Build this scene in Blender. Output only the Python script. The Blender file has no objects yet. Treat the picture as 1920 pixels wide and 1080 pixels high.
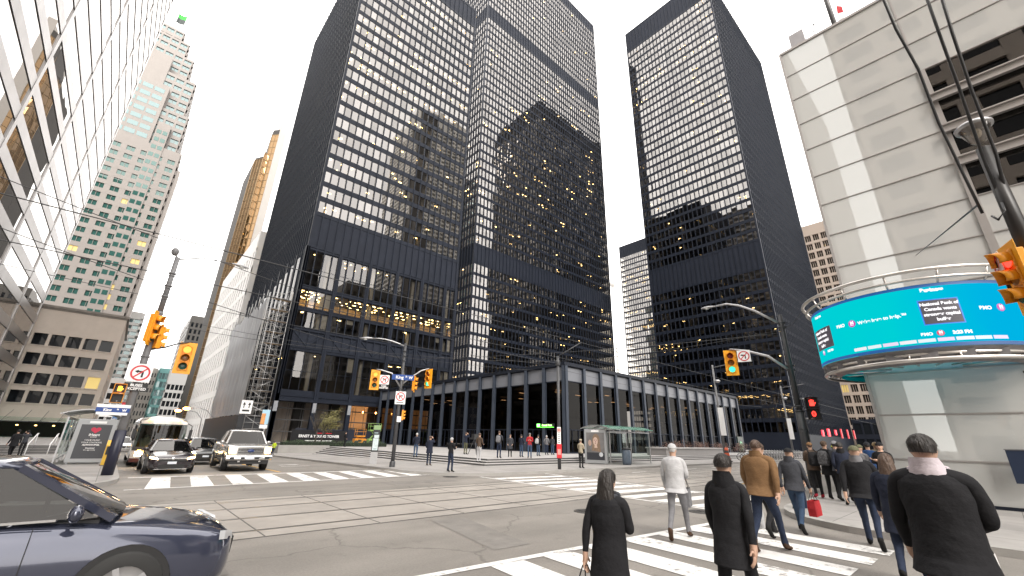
# Downtown street corner, built in metres. X runs west along the cross street, Y runs south, Z up.
import bpy, bmesh, math, random
from mathutils import Vector, Matrix, noise
from math import sin, cos, pi, radians, sqrt, atan2
S = bpy.context.scene
COL = S.collection
RND = random.Random(11)

# ---------------------------------------------------------------- camera
F_PX, EYE = 776.98, 1.75
YAW, PIT, ROLL = radians(41.8937), radians(20.0559), radians(1.32154)
fwd = Vector((sin(YAW)*cos(PIT), cos(YAW)*cos(PIT), sin(PIT)))
rt0 = Vector((cos(YAW), -sin(YAW), 0)); up0 = rt0.cross(fwd)
rt = rt0*cos(ROLL) + up0*sin(ROLL); up = up0*cos(ROLL) - rt0*sin(ROLL)
EYEP = Vector((0, 0, EYE))
def pr(p):
    d = Vector(p)-EYEP; z = d.dot(fwd)
    if z <= .05: return None
    return 960+F_PX*d.dot(rt)/z, 540-F_PX*d.dot(up)/z, z
def ray(x, y): return rt*((x-960)/F_PX) - up*((y-540)/F_PX) + fwd
def gz(x, y, z=0.):
    d = ray(x, y); return EYEP + d*((z-EYE)/d.z)
def gx(x, y, X):
    d = ray(x, y); return EYEP + d*(X/d.x)
def gy(x, y, Y):
    d = ray(x, y); return EYEP + d*(Y/d.y)

# ---------------------------------------------------------------- objects
def tag(o, label=None, cat=None, group=None, kind=None):
    if label: o['label'] = label
    if cat: o['category'] = cat
    if group: o['group'] = group
    if kind: o['kind'] = kind
    return o
def thing(name, loc, label, cat, group=None, rz=0):
    o = bpy.data.objects.new(name, None); COL.objects.link(o)
    o.empty_display_size = .2
    o.location = loc; o.rotation_euler = (0, 0, rz)
    return tag(o, label, cat, group)
def offset(o):
    v = Vector((0, 0, 0))
    while o is not None:
        v += o.location; o = o.parent
    return v
class MB:
    def __init__(s): s.v, s.f, s.m, s.sm = [], [], [], []
    def add(s, vs, fs, mi=0, sm=False):
        n = len(s.v); s.v += [tuple(p) for p in vs]
        for f in fs:
            s.f.append(tuple(i+n for i in f)); s.m.append(mi); s.sm.append(sm)
        return s
    def quad(s, a, b, c, d, mi=0): return s.add([a, b, c, d], [(0, 1, 2, 3)], mi)
    def box(s, x0, x1, y0, y1, z0, z1, mi=0):
        v = [(x0,y0,z0),(x1,y0,z0),(x1,y1,z0),(x0,y1,z0),(x0,y0,z1),(x1,y0,z1),(x1,y1,z1),(x0,y1,z1)]
        return s.add(v, [(3,2,1,0),(4,5,6,7),(0,1,5,4),(1,2,6,5),(2,3,7,6),(3,0,4,7)], mi)
    def obox(s, c, hx, hy, hz, M=None, mi=0):
        M = M or Matrix.Identity(3); c = Vector(c)
        v = [c + M @ Vector((sx*hx, sy*hy, sz*hz)) for sz in (-1,1) for sx, sy in ((-1,-1),(1,-1),(1,1),(-1,1))]
        return s.add(v, [(3,2,1,0),(4,5,6,7),(0,1,5,4),(1,2,6,5),(2,3,7,6),(3,0,4,7)], mi)
    def bar(s, a, b, w, h=None, mi=0):
        a, b = Vector(a), Vector(b); d = (b-a); L = d.length
        if L < 1e-6: return s
        return s.obox((a+b)/2, w/2, (h or w)/2, L/2, frame(d).to_3x3(), mi)
    def tube(s, pts, r, n=8, mi=0, caps=True, sm=True):
        pts = [Vector(p) for p in pts]; k = len(pts)
        rs = r if isinstance(r, (list, tuple)) else [r]*k
        vs, fs = [], []
        prev = None
        for i, p in enumerate(pts):
            d = (pts[min(i+1, k-1)]-pts[max(i-1, 0)]).normalized()
            if prev is None:
                a = d.orthogonal().normalized()
            else:
                a = (prev - d*prev.dot(d)).normalized()
            prev = a; b = d.cross(a)
            vs += [p + (a*cos(2*pi*j/n) + b*sin(2*pi*j/n))*rs[i] for j in range(n)]
        for i in range(k-1):
            for j in range(n):
                fs.append((i*n+j, i*n+(j+1) % n, (i+1)*n+(j+1) % n, (i+1)*n+j))
        s.add(vs, fs, mi, sm)
        if caps:
            m = len(s.v)-len(vs)
            s.f.append(tuple(m+j for j in reversed(range(n)))); s.m.append(mi); s.sm.append(False)
            s.f.append(tuple(m+(k-1)*n+j for j in range(n))); s.m.append(mi); s.sm.append(False)
        return s
    def lathe(s, prof, c=(0,0,0), M=None, n=16, mi=0, sm=True):
        M = M or Matrix.Identity(3); c = Vector(c); vs, fs = [], []
        for r, z in prof:
            vs += [c + M @ Vector((r*cos(2*pi*j/n), r*sin(2*pi*j/n), z)) for j in range(n)]
        for i in range(len(prof)-1):
            for j in range(n):
                fs.append((i*n+j, i*n+(j+1) % n, (i+1)*n+(j+1) % n, (i+1)*n+j))
        return s.add(vs, fs, mi, sm)
    def prism(s, poly, vec, mi=0):
        poly = [Vector(p) for p in poly]; vec = Vector(vec); n = len(poly)
        vs = poly + [p+vec for p in poly]
        fs = [tuple(reversed(range(n))), tuple(range(n, 2*n))] + [(i, (i+1) % n, n+(i+1) % n, n+i) for i in range(n)]
        return s.add(vs, fs, mi)
    def loft(s, rings, mi=0, sm=True, closed=True, caps=False):
        n = len(rings[0]); vs = [p for r in rings for p in r]; fs = []
        for i in range(len(rings)-1):
            for j in range(n if closed else n-1):
                fs.append((i*n+j, i*n+(j+1) % n, (i+1)*n+(j+1) % n, (i+1)*n+j))
        if caps: fs += [tuple(reversed(range(n))), tuple((len(rings)-1)*n+j for j in range(n))]
        return s.add(vs, fs, mi, sm)
    def ball(s, c, r, mi=0, seg=10, rings=7, sc=(1,1,1)):
        c = Vector(c); vs, fs = [c+Vector((0,0,-r*sc[2]))], []
        for i in range(1, rings):
            t = -pi/2+pi*i/rings
            vs += [c+Vector((r*cos(t)*cos(2*pi*j/seg)*sc[0], r*cos(t)*sin(2*pi*j/seg)*sc[1], r*sin(t)*sc[2])) for j in range(seg)]
        vs.append(c+Vector((0,0,r*sc[2]))); e = len(vs)-1
        for j in range(seg): fs.append((0, 1+(j+1) % seg, 1+j))
        for i in range(rings-2):
            for j in range(seg):
                a = 1+i*seg; b = a+seg
                fs.append((a+j, a+(j+1) % seg, b+(j+1) % seg, b+j))
        a = 1+(rings-2)*seg
        for j in range(seg): fs.append((a+j, a+(j+1) % seg, e))
        return s.add(vs, fs, mi, True)
    def build(s, name, mats, parent=None, bevel=0, fix=False):
        off = offset(parent) if parent is not None else Vector((0,0,0))
        me = bpy.data.meshes.new(name)
        me.from_pydata([(p[0]-off.x, p[1]-off.y, p[2]-off.z) for p in s.v], [], s.f)
        if not isinstance(mats, (list, tuple)): mats = [mats]
        for m in mats: me.materials.append(m)
        me.polygons.foreach_set('material_index', s.m)
        me.polygons.foreach_set('use_smooth', s.sm)
        if fix:
            b = bmesh.new(); b.from_mesh(me); bmesh.ops.remove_doubles(b, verts=b.verts, dist=1e-5)
            bmesh.ops.recalc_face_normals(b, faces=b.faces); b.to_mesh(me); b.free()
        me.update()
        o = bpy.data.objects.new(name, me); COL.objects.link(o)
        if parent is not None: o.parent = parent
        if bevel:
            md = o.modifiers.new('bevel', 'BEVEL'); md.width = bevel; md.segments = 2; md.limit_method = 'ANGLE'
        return o
def frame(d, upv=None):
    d = Vector(d).normalized()
    u = Vector(upv) if upv else (Vector((0,0,1)) if abs(d.z) < .95 else Vector((1,0,0)))
    x = u.cross(d).normalized(); y = d.cross(x)
    return Matrix((x, y, d)).transposed().to_4x4()
def kids(o): return [c for c in bpy.data.objects if c.parent == o]
def copy_thing(o, loc, rz=0, label=None, group=None):
    r = o.copy(); COL.objects.link(r); r.location = loc; r.rotation_euler = (0, 0, rz)
    if label: r['label'] = label
    if group: r['group'] = group
    for ch in kids(o):
        c = ch.copy(); COL.objects.link(c); c.parent = r
        for g in kids(ch):
            d = g.copy(); COL.objects.link(d); d.parent = c
    return r
def text_mesh(name, body, size, mat, parent, M, align='CENTER', ext=.004, bold=.0, spacing=1.):
    cu = bpy.data.curves.new('lettering', 'FONT'); cu.body = body; cu.size = size; cu.align_x = align; cu.align_y = 'CENTER'
    cu.extrude = ext; cu.offset = bold; cu.space_line = spacing
    t = bpy.data.objects.new('lettering_curve', cu); COL.objects.link(t)
    dg = bpy.context.evaluated_depsgraph_get()
    me = bpy.data.meshes.new_from_object(t.evaluated_get(dg))
    bpy.data.objects.remove(t); bpy.data.curves.remove(cu)
    me.materials.clear(); me.materials.append(mat)
    off = offset(parent) if parent is not None else Vector((0,0,0))
    me.transform(Matrix.Translation(-off) @ M)
    o = bpy.data.objects.new(name, me); COL.objects.link(o)
    if parent is not None: o.parent = parent
    return o
def face_matrix(c, normal, upv=(0,0,1)):
    n = Vector(normal).normalized(); u = Vector(upv); x = u.cross(n).normalized(); y = n.cross(x)
    return Matrix.Translation(Vector(c)) @ Matrix((x, y, n)).transposed().to_4x4()

# ---------------------------------------------------------------- materials
MATS = {}
def mat(name, col, rough=.6, metal=0., var=0., vs=1., bump=0., bs=20., spec=.5, coat=0., emit=None, es=0., stretch=None, noise_rough=0.):
    if name in MATS: return MATS[name]
    m = bpy.data.materials.new(name); m.use_nodes = True
    nt = m.node_tree; N, L = nt.nodes, nt.links
    b = N['Principled BSDF']
    b.inputs['Base Color'].default_value = (*col, 1); b.inputs['Roughness'].default_value = rough
    b.inputs['Metallic'].default_value = metal; b.inputs['Specular IOR Level'].default_value = spec
    b.inputs['Coat Weight'].default_value = coat; b.inputs['Coat Roughness'].default_value = .04
    if emit:
        b.inputs['Emission Color'].default_value = (*emit, 1); b.inputs['Emission Strength'].default_value = es
        m.cycles.emission_sampling = 'NONE'
    if var or bump or noise_rough:
        tc = N.new('ShaderNodeNewGeometry'); src = tc.outputs['Position']
        if stretch:
            mp = N.new('ShaderNodeMapping'); mp.inputs['Scale'].default_value = stretch
            L.new(src, mp.inputs['Vector']); src = mp.outputs['Vector']
    if var or noise_rough:
        n = N.new('ShaderNodeTexNoise'); n.inputs['Scale'].default_value = vs; n.inputs['Detail'].default_value = 6
        n.inputs['Roughness'].default_value = .65
        L.new(src, n.inputs['Vector'])
    if var:
        r = N.new('ShaderNodeMapRange'); r.inputs['From Min'].default_value = .3; r.inputs['From Max'].default_value = .7
        r.inputs['To Min'].default_value = 1-var; r.inputs['To Max'].default_value = 1+var
        L.new(n.outputs['Fac'], r.inputs['Value'])
        mx = N.new('ShaderNodeMix'); mx.data_type = 'RGBA'; mx.blend_type = 'MULTIPLY'; mx.inputs['Factor'].default_value = 1
        mx.inputs['A'].default_value = (*col, 1)
        L.new(r.outputs['Result'], mx.inputs['B']); L.new(mx.outputs['Result'], b.inputs['Base Color'])
    if noise_rough:
        r2 = N.new('ShaderNodeMapRange'); r2.inputs['To Min'].default_value = rough-noise_rough; r2.inputs['To Max'].default_value = rough+noise_rough
        L.new(n.outputs['Fac'], r2.inputs['Value']); L.new(r2.outputs['Result'], b.inputs['Roughness'])
    if bump:
        n2 = N.new('ShaderNodeTexNoise'); n2.inputs['Scale'].default_value = bs; n2.inputs['Detail'].default_value = 4
        L.new(src, n2.inputs['Vector'])
        bp = N.new('ShaderNodeBump'); bp.inputs['Strength'].default_value = bump; bp.inputs['Distance'].default_value = .02
        L.new(n2.outputs['Fac'], bp.inputs['Height']); L.new(bp.outputs['Normal'], b.inputs['Normal'])
    MATS[name] = m; return m
def glass(name, base=.2, tint=(.35,.34,.32), refl=(1,.97,.95), rough=.0, wave=.0, ws=.4, fres=1., opaque=None, vary=None):
    """a pane: part mirror (more at grazing angles), part see-through; opaque gives back-painted glass"""
    if name in MATS: return MATS[name]
    m = bpy.data.materials.new(name); m.use_nodes = True
    nt = m.node_tree; N, L = nt.nodes, nt.links
    N.remove(N['Principled BSDF'])
    out = N['Material Output']
    gl = N.new('ShaderNodeBsdfGlossy'); gl.inputs['Color'].default_value = (*refl, 1); gl.inputs['Roughness'].default_value = rough
    if opaque:
        tr = N.new('ShaderNodeBsdfDiffuse'); tr.inputs['Color'].default_value = (*opaque, 1)
    else:
        tr = N.new('ShaderNodeBsdfTransparent'); tr.inputs['Color'].default_value = (*tint, 1)
    fr = N.new('ShaderNodeFresnel'); fr.inputs['IOR'].default_value = 1.45
    ma = N.new('ShaderNodeMath'); ma.operation = 'MULTIPLY_ADD'; ma.use_clamp = True
    ma.inputs[1].default_value = fres; ma.inputs[2].default_value = base
    L.new(fr.outputs['Fac'], ma.inputs[0])
    if vary:                                                        # every pane of the grid mirrors a little more or less than its neighbour
        g0 = N.new('ShaderNodeNewGeometry'); sn_ = N.new('ShaderNodeVectorMath'); sn_.operation = 'SNAP'; sn_.inputs[1].default_value = vary[0]
        ad = N.new('ShaderNodeVectorMath'); ad.inputs[1].default_value = vary[1]; L.new(g0.outputs['Position'], ad.inputs[0]); L.new(ad.outputs[0], sn_.inputs[0])
        wn = N.new('ShaderNodeTexWhiteNoise'); L.new(sn_.outputs[0], wn.inputs['Vector'])
        vr = N.new('ShaderNodeMapRange'); vr.inputs['To Min'].default_value = base-vary[2]; vr.inputs['To Max'].default_value = base+vary[2]; L.new(wn.outputs['Value'], vr.inputs['Value']); L.new(vr.outputs['Result'], ma.inputs[2])
    mx = N.new('ShaderNodeMixShader')
    L.new(ma.outputs[0], mx.inputs['Fac']); L.new(tr.outputs[0], mx.inputs[1]); L.new(gl.outputs[0], mx.inputs[2])
    L.new(mx.outputs[0], out.inputs['Surface'])
    if wave:
        g = N.new('ShaderNodeNewGeometry'); n = N.new('ShaderNodeTexNoise'); n.inputs['Scale'].default_value = ws; n.inputs['Detail'].default_value = 1.5
        L.new(g.outputs['Position'], n.inputs['Vector'])
        bp = N.new('ShaderNodeBump'); bp.inputs['Strength'].default_value = 1; bp.inputs['Distance'].default_value = wave
        L.new(n.outputs['Fac'], bp.inputs['Height']); L.new(bp.outputs['Normal'], gl.inputs['Normal'])
    MATS[name] = m; return m
def lamp(name, col, st): return mat(name, (0.02,0.02,0.02), .5, emit=col, es=st)

K = {}
K['steel'] = mat('black painted steel', (.0115,.0145,.023), .5, var=.25, vs=.25, spec=.14)
K['steel_mull'] = mat('black steel mullion', (.012,.016,.026), .5, spec=.16)
K['fascia'] = mat('grey painted steel fascia', (.150,.158,.180), .45, var=.06, vs=.6)
K['louvre'] = mat('dark louvre panel', (.015,.018,.027), .6, var=.15, vs=.4, spec=.12)
K['core'] = mat('dark interior', (.035,.032,.03), .8)
K['slab'] = mat('office ceiling', (.16,.15,.14), .8)
K['col_in'] = mat('pale interior column', (.42,.41,.38), .8)
K['light_in'] = lamp('office light fitting', (1,.66,.26), 8)
K['warm_room'] = mat('warm office interior', (.3,.22,.13), .8, emit=(1,.6,.25), es=.05)
K['granite'] = mat('plaza granite', (.24,.23,.225), .6, var=.10, vs=.35, bump=.15, bs=60)
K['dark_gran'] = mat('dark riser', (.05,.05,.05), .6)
K['asphalt'] = mat('asphalt', (.125,.121,.118), .8, var=.22, vs=.45, bump=.5, bs=70)
K['paint'] = mat('white road paint', (.66,.65,.635), .6, var=.16, vs=3.2, bump=.2, bs=60)
K['chrome'] = mat('chrome', (.75,.75,.76), .12, 1)
K['galv'] = mat('galvanised steel', (.42,.42,.43), .42, .8, var=.1, vs=3)
K['darkpole'] = mat('dark pole paint', (.045,.046,.05), .45, var=.15, vs=4)
K['greypole'] = mat('grey pole paint', (.15,.15,.155), .5, var=.12, vs=4)
K['yellow'] = mat('signal yellow', (.80,.36,.015), .4, var=.05, vs=6)
K['black'] = mat('matt black', (.012,.012,.013), .5)
K['rubber'] = mat('tyre rubber', (.018,.018,.018), .75)
K['white'] = mat('white sign face', (.80,.80,.80), .4)
K['red'] = mat('sign red', (.55,.02,.03), .4)
K['concrete'] = mat('concrete', (.30,.29,.275), .75, var=.12, vs=1.2, bump=.2, bs=40)
K['wire'] = mat('overhead wire', (.02,.02,.022), .5)
K['glass_dark'] = glass('dark street glass', .06, (.12,.12,.12))
K['glass_car'] = glass('car glass', .0, (.10,.115,.11))
# ---------------------------------------------------------------- ground, roads, pavements
def GZ(x, y): return -.0105*max(0., y-22.)
def struct(o): o['kind'] = 'structure'; return o
def sheet(name, poly, m, dz, sub=False):
    """flat polygon, triangulated along Y so that it follows the fall of the southern street"""
    b = bmesh.new(); vs = [b.verts.new((p[0], p[1], 0)) for p in poly]; b.faces.new(vs)
    ys = [p[1] for p in poly]
    for c in (22, 60, 120, 300):
        if min(ys) < c < max(ys):
            bmesh.ops.bisect_plane(b, geom=b.verts[:]+b.edges[:]+b.faces[:], plane_co=(0, c, 0), plane_no=(0, 1, 0))
    for v in b.verts: v.co.z = GZ(v.co.x, v.co.y)+dz
    bmesh.ops.recalc_face_normals(b, faces=b.faces)
    for f in b.faces:
        if f.normal.z < 0: f.normal_flip()
    me = bpy.data.meshes.new(name); b.to_mesh(me); b.free(); me.materials.append(m)
    o = bpy.data.objects.new(name, me); COL.objects.link(o); return struct(o)
def arc(cx, cy, r, a0, a1, n=10): return [(cx+r*cos(radians(a0+(a1-a0)*i/n)), cy+r*sin(radians(a0+(a1-a0)*i/n))) for i in range(n+1)]
# asphalt with cracks, oil and patches
def asphalt_mat():
    m = bpy.data.materials.new('worn asphalt'); m.use_nodes = True; nt = m.node_tree; N, L = nt.nodes, nt.links; b = N['Principled BSDF']
    g = N.new('ShaderNodeNewGeometry')
    def noise(sc, det, rough=.6, vec=None):
        n = N.new('ShaderNodeTexNoise'); n.inputs['Scale'].default_value = sc; n.inputs['Detail'].default_value = det; n.inputs['Roughness'].default_value = rough
        L.new(vec or g.outputs['Position'], n.inputs['Vector']); return n.outputs['Fac']
    def mr(v, a, c, d, e):
        r = N.new('ShaderNodeMapRange'); r.inputs['From Min'].default_value = a; r.inputs['From Max'].default_value = c; r.inputs['To Min'].default_value = d; r.inputs['To Max'].default_value = e
        L.new(v, r.inputs['Value']); return r.outputs['Result']
    def mul(a, c):
        k = N.new('ShaderNodeMath'); k.operation = 'MULTIPLY'; L.new(a, k.inputs[0]); L.new(c, k.inputs[1]); return k.outputs[0]
    mp = N.new('ShaderNodeMapping'); mp.inputs['Scale'].default_value = (.12, .9, 1); L.new(g.outputs['Position'], mp.inputs['Vector'])
    v = mul(mr(noise(.35, 4), .3, .7, .82, 1.18), mr(noise(28, 3, .8), .25, .75, .8, 1.2))
    v = mul(v, mr(noise(.8, 3, .5, mp.outputs['Vector']), .35, .7, .80, 1.1))
    v = mul(v, mr(noise(1.7, 5, .7), .58, .72, 1., .80))
    vo = N.new('ShaderNodeTexVoronoi'); vo.feature = 'DISTANCE_TO_EDGE'; vo.inputs['Scale'].default_value = .22
    n2 = N.new('ShaderNodeTexNoise'); n2.inputs['Scale'].default_value = 1.2; n2.inputs['Detail'].default_value = 5; L.new(g.outputs['Position'], n2.inputs['Vector'])
    ad = N.new('ShaderNodeMix'); ad.data_type = 'RGBA'; ad.blend_type = 'LINEAR_LIGHT'; ad.inputs['Factor'].default_value = .5
    L.new(g.outputs['Position'], ad.inputs['A']); L.new(n2.outputs['Color'], ad.inputs['B']); L.new(ad.outputs['Result'], vo.inputs['Vector'])
    v = mul(v, mr(vo.outputs['Distance'], .0, .008, .62, 1.))
    mx = N.new('ShaderNodeMix'); mx.data_type = 'RGBA'; mx.blend_type = 'MULTIPLY'; mx.inputs['Factor'].default_value = 1
    mx.inputs['A'].default_value = (.196, .181, .164, 1); L.new(v, mx.inputs['B']); L.new(mx.outputs['Result'], b.inputs['Base Color'])
    b.inputs['Roughness'].default_value = .72
    bp = N.new('ShaderNodeBump'); bp.inputs['Strength'].default_value = .5; bp.inputs['Distance'].default_value = .01
    L.new(noise(90, 3), bp.inputs['Height']); L.new(bp.outputs['Normal'], b.inputs['Normal'])
    return m
K['asphalt'] = asphalt_mat()
def paving_mat(name, col, w, h, joint=.012, var=.10):
    m = bpy.data.materials.new(name); m.use_nodes = True; nt = m.node_tree; N, L = nt.nodes, nt.links; b = N['Principled BSDF']
    g = N.new('ShaderNodeNewGeometry')
    br = N.new('ShaderNodeTexBrick'); br.inputs['Scale'].default_value = 1; br.offset = 0; br.inputs['Brick Width'].default_value = w; br.inputs['Row Height'].default_value = h
    br.inputs['Mortar Size'].default_value = joint; br.inputs['Mortar Smooth'].default_value = .2
    br.inputs['Color1'].default_value = tuple(c*(1-var) for c in col)+(1,); br.inputs['Color2'].default_value = tuple(c*(1+var) for c in col)+(1,)
    br.inputs['Mortar'].default_value = tuple(c*.45 for c in col)+(1,)
    L.new(g.outputs['Position'], br.inputs['Vector'])
    n = N.new('ShaderNodeTexNoise'); n.inputs['Scale'].default_value = .7; n.inputs['Detail'].default_value = 7; n.inputs['Roughness'].default_value = .7; L.new(g.outputs['Position'], n.inputs['Vector'])
    r = N.new('ShaderNodeMapRange'); r.inputs['From Min'].default_value = .3; r.inputs['From Max'].default_value = .7; r.inputs['To Min'].default_value = .80; r.inputs['To Max'].default_value = 1.15
    L.new(n.outputs['Fac'], r.inputs['Value'])
    mx = N.new('ShaderNodeMix'); mx.data_type = 'RGBA'; mx.blend_type = 'MULTIPLY'; mx.inputs['Factor'].default_value = 1
    L.new(br.outputs['Color'], mx.inputs['A']); L.new(r.outputs['Result'], mx.inputs['B']); L.new(mx.outputs['Result'], b.inputs['Base Color'])
    b.inputs['Roughness'].default_value = .7
    MATS[name] = m; return m
K['pave'] = paving_mat('pavement slabs', (.275,.262,.252), 1.5, 1.5)
K['plaza'] = paving_mat('granite plaza slabs', (.335,.322,.315), 1.2, 1.2, .008, .05)
K['tramconc'] = paving_mat('streetcar concrete', (.285,.262,.238), 400, 400, .0, .03)
ground = sheet('ground', [(-600,-600),(900,-600),(900,900),(-600,900)], K['asphalt'], 0.)
# raised pavements with kerbs (0.13 m)
def pavement(name, poly, m=None):
    top = sheet(name, poly, m or K['pave'], .13)
    mb = MB(); n = len(poly)
    for i in range(n):
        a, b = poly[i], poly[(i+1) % n]
        za, zb = GZ(*a), GZ(*b)
        mb.quad((a[0],a[1],za-.4),(b[0],b[1],zb-.4),(b[0],b[1],zb+.13),(a[0],a[1],za+.13))
    struct(mb.build('kerb', K['concrete']))
    d = []                                                        # dark granite edging strip on top of the kerb
    return top
SWC = [(11.6,60),(11.6,21.2)] + arc(15.4,21.2,3.8,180,270,8)[1:] + [(30,17.5),(200,17.5)]
pavement('pavement', [(11.6,300),(11.6,60)]+SWC[1:]+[(200,24.5),(20.2,24.5),(20.2,300)])
NWC = [(12.1,-60),(12.1,1.4)] + arc(15.3,1.4,3.2,180,90,8)[1:] + [(40,4.7),(300,4.7)]
pavement('pavement', NWC+[(300,-60)])
SEC = [(.6,300),(.6,22.0)] + arc(-3.4,21.9,4.0,0,-90,8)[1:] + [(-120,17.9)]
pavement('pavement', SEC+[(-120,300)])
# kerb edge stones
def kerb_strip(line, w, side):
    mb = MB()
    for (a, b) in zip(line, line[1:]):
        d = Vector((b[0]-a[0], b[1]-a[1], 0)); 
        if d.length < 1e-4: continue
        n = Vector((-d.y, d.x, 0)).normalized()*w*side
        A = Vector((a[0],a[1],GZ(*a)+.134)); B = Vector((b[0],b[1],GZ(*b)+.134))
        mb.quad(A, B, B+n, A+n) if side > 0 else mb.quad(B, A, A+n, B+n)
    return struct(mb.build('kerb', K['concrete']))
kerb_strip(SWC, .2, 1); kerb_strip(NWC, .2, -1); kerb_strip(SEC, .2, -1)
# streetcar track bed across the junction
sheet('track_bed', [(-80,9.35),(200,9.35),(200,14.75),(-80,14.75)], K['tramconc'], .004)
mb = MB()
rail_d = mat('rail groove', (.02,.019,.018), .5); rail_s = mat('rail steel', (.30,.29,.28), .3, .9); joint = mat('joint tar', (.07,.066,.062), .7)
for y in (9.95, 11.42, 12.93, 14.2):
    mb.box(-80, 200, y-.028, y+.028, 0, .008, 1); mb.box(-80, 200, y+.031, y+.075, 0, .0075, 0)
struct(mb.build('rails', [rail_d, rail_s]))
mb = MB(); x = -57.7
while x < 120:
    mb.box(x-.013, x+.013, 9.37, 14.7, 0, .0072); x += 2.23
mb.box(-80, 200, 9.30, 9.352, 0, .0062); mb.box(-80, 200, 14.752, 14.80, 0, .0062)
struct(mb.build('slab_joints', joint))
# painted markings
def worn_paint():
    m = K['paint']; N, L = m.node_tree.nodes, m.node_tree.links; b = N['Principled BSDF']; old = b.inputs['Base Color'].links[0].from_socket
    g = N.new('ShaderNodeNewGeometry'); f = N.new('ShaderNodeTexNoise'); f.inputs['Scale'].default_value = 7; f.inputs['Detail'].default_value = 8; f.inputs['Roughness'].default_value = .75; L.new(g.outputs['Position'], f.inputs['Vector'])
    c = N.new('ShaderNodeTexNoise'); c.inputs['Scale'].default_value = .9; c.inputs['Detail'].default_value = 3; L.new(g.outputs['Position'], c.inputs['Vector'])
    a = N.new('ShaderNodeMath'); a.operation = 'MULTIPLY_ADD'; a.inputs[1].default_value = .55; L.new(c.outputs['Fac'], a.inputs[0]); L.new(f.outputs['Fac'], a.inputs[2])
    r = N.new('ShaderNodeMapRange'); r.inputs['From Min'].default_value = .82; r.inputs['From Max'].default_value = .93; L.new(a.outputs[0], r.inputs['Value'])
    mx = N.new('ShaderNodeMix'); mx.data_type = 'RGBA'; L.new(r.outputs['Result'], mx.inputs['Factor']); L.new(old, mx.inputs['A']); mx.inputs['B'].default_value = (.20,.19,.18,1); L.new(mx.outputs['Result'], b.inputs['Base Color'])
worn_paint()
def marks(name, quads):
    mb = MB()
    for q in quads:
        q = [(p[0], p[1], GZ(p[0], p[1])+.009) for p in q]
        mb.add(q, [(0,1,2,3)])
    o = struct(mb.build(name, K['paint'], fix=False))
    for f in o.data.polygons:
        if f.normal.z < 0: f.flip()
    return o
def strip(a, b, w):
    a, b = Vector((*a, 0)), Vector((*b, 0)); n = Vector((-(b-a).y, (b-a).x, 0)).normalized()*w/2
    return [(a-n)[:2], (b-n)[:2], (b+n)[:2], (a+n)[:2]]
q = []
q.append(strip((3.0,5.62),(12.0,4.85),.16))                       # near crossing: far line, bars leading away from us
x = 4.55
while x < 11.6:
    yt = 5.52-(x-3.0)*.0855
    q.append([(x,yt),(x-.28,yt-3.15),(x+.31,yt-3.15),(x+.62,yt)]); x += 1.02
marks('crosswalk_markings', q)
q = [strip((.7,18.62),(13.2,19.45),.16), strip((.9,23.45),(11.5,23.35),.30)]
x = 1.2
while x < 13.0:
    y0 = 18.72+(x-.7)*.066
    q.append([(x,y0),(x+.66,y0+.03),(x+1.02,23.1),(x+.42,23.1)]); x += 1.24
marks('crosswalk_markings', q)
q = [strip((13.0,5.5),(13.75,17.3),.14), strip((17.0,5.9),(18.3,17.3),.14)]
y = 6.1
while y < 17:
    q.append([(13.2+(y-5.5)*.06,y),(17.1+(y-5.5)*.11,y-.55),(17.1+(y-5.5)*.11,y+.02),(13.2+(y-5.5)*.06,y+.58)]); y += 1.22
marks('crosswalk_markings', q)
q = [strip((19.5,8.9),(30,9.05),.12)]
for x in (24,27.5,31,35,40,46): q.append(strip((x,15.4),(x+1.6,15.45),.14))
q += [strip((7.9,29),(9.6,29.2),.14), strip((8.2,30.6),(9.4,31),.4), strip((8.6,36),(8.6,42),.12)]
marks('road_markings', q)
mb = MB(); yl = mat('yellow road paint', (.62,.36,.06), .6, var=.2, vs=3)
for a, b in (((6.6,24.2),(6.6,120)), ((20.5,8.6),(160,8.75))):
    p = strip(a, b, .11); mb.add([(v[0], v[1], GZ(v[0],v[1])+.009) for v in p], [(0,1,2,3)])
struct(mb.build('centre_line', yl))
# iron covers set in the road
iron = mat('cast iron', (.05,.048,.046), .55, .4, bump=.6, bs=30)
mp = None
for i, (px, py, lab) in enumerate([(1102,959,'round iron manhole cover in the middle of the junction asphalt'),(1318,960,'round iron manhole cover beside the near white crossing lines'),(845,894,'round iron manhole cover by the south west kerb')]):
    c = gz(px, py, .004)
    mb = MB(); mb.lathe([(0,.012),(.27,.012),(.28,.004),(.30,.004),(.31,.014),(.36,.014),(.37,.0)], (c.x,c.y,0), n=28)
    for a in range(6):
        d = Vector((cos(a*pi/3), sin(a*pi/3), 0)); mb.bar((c.x+d.x*.05,c.y+d.y*.05,.013),(c.x+d.x*.24,c.y+d.y*.24,.013),.03,.012)
    tag(mb.build('manhole_cover', iron), lab, 'manhole cover', 'manhole covers in the road')
# patched trenches in the asphalt
for k, pl_ in enumerate(([(5.2,6.1),(6.0,6.05),(6.6,8.9),(5.75,8.95)], [(8.4,16.2),(11.6,16.0),(11.65,16.9),(8.45,17.15)], [(-3,7.3),(1.6,7.2),(1.6,7.75),(-3,7.9)])):
    sheet('asphalt_patch', pl_, mat('patched asphalt', (.165,.154,.142), .8, var=.2, vs=2.5, bump=.4, bs=60), .005)
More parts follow.
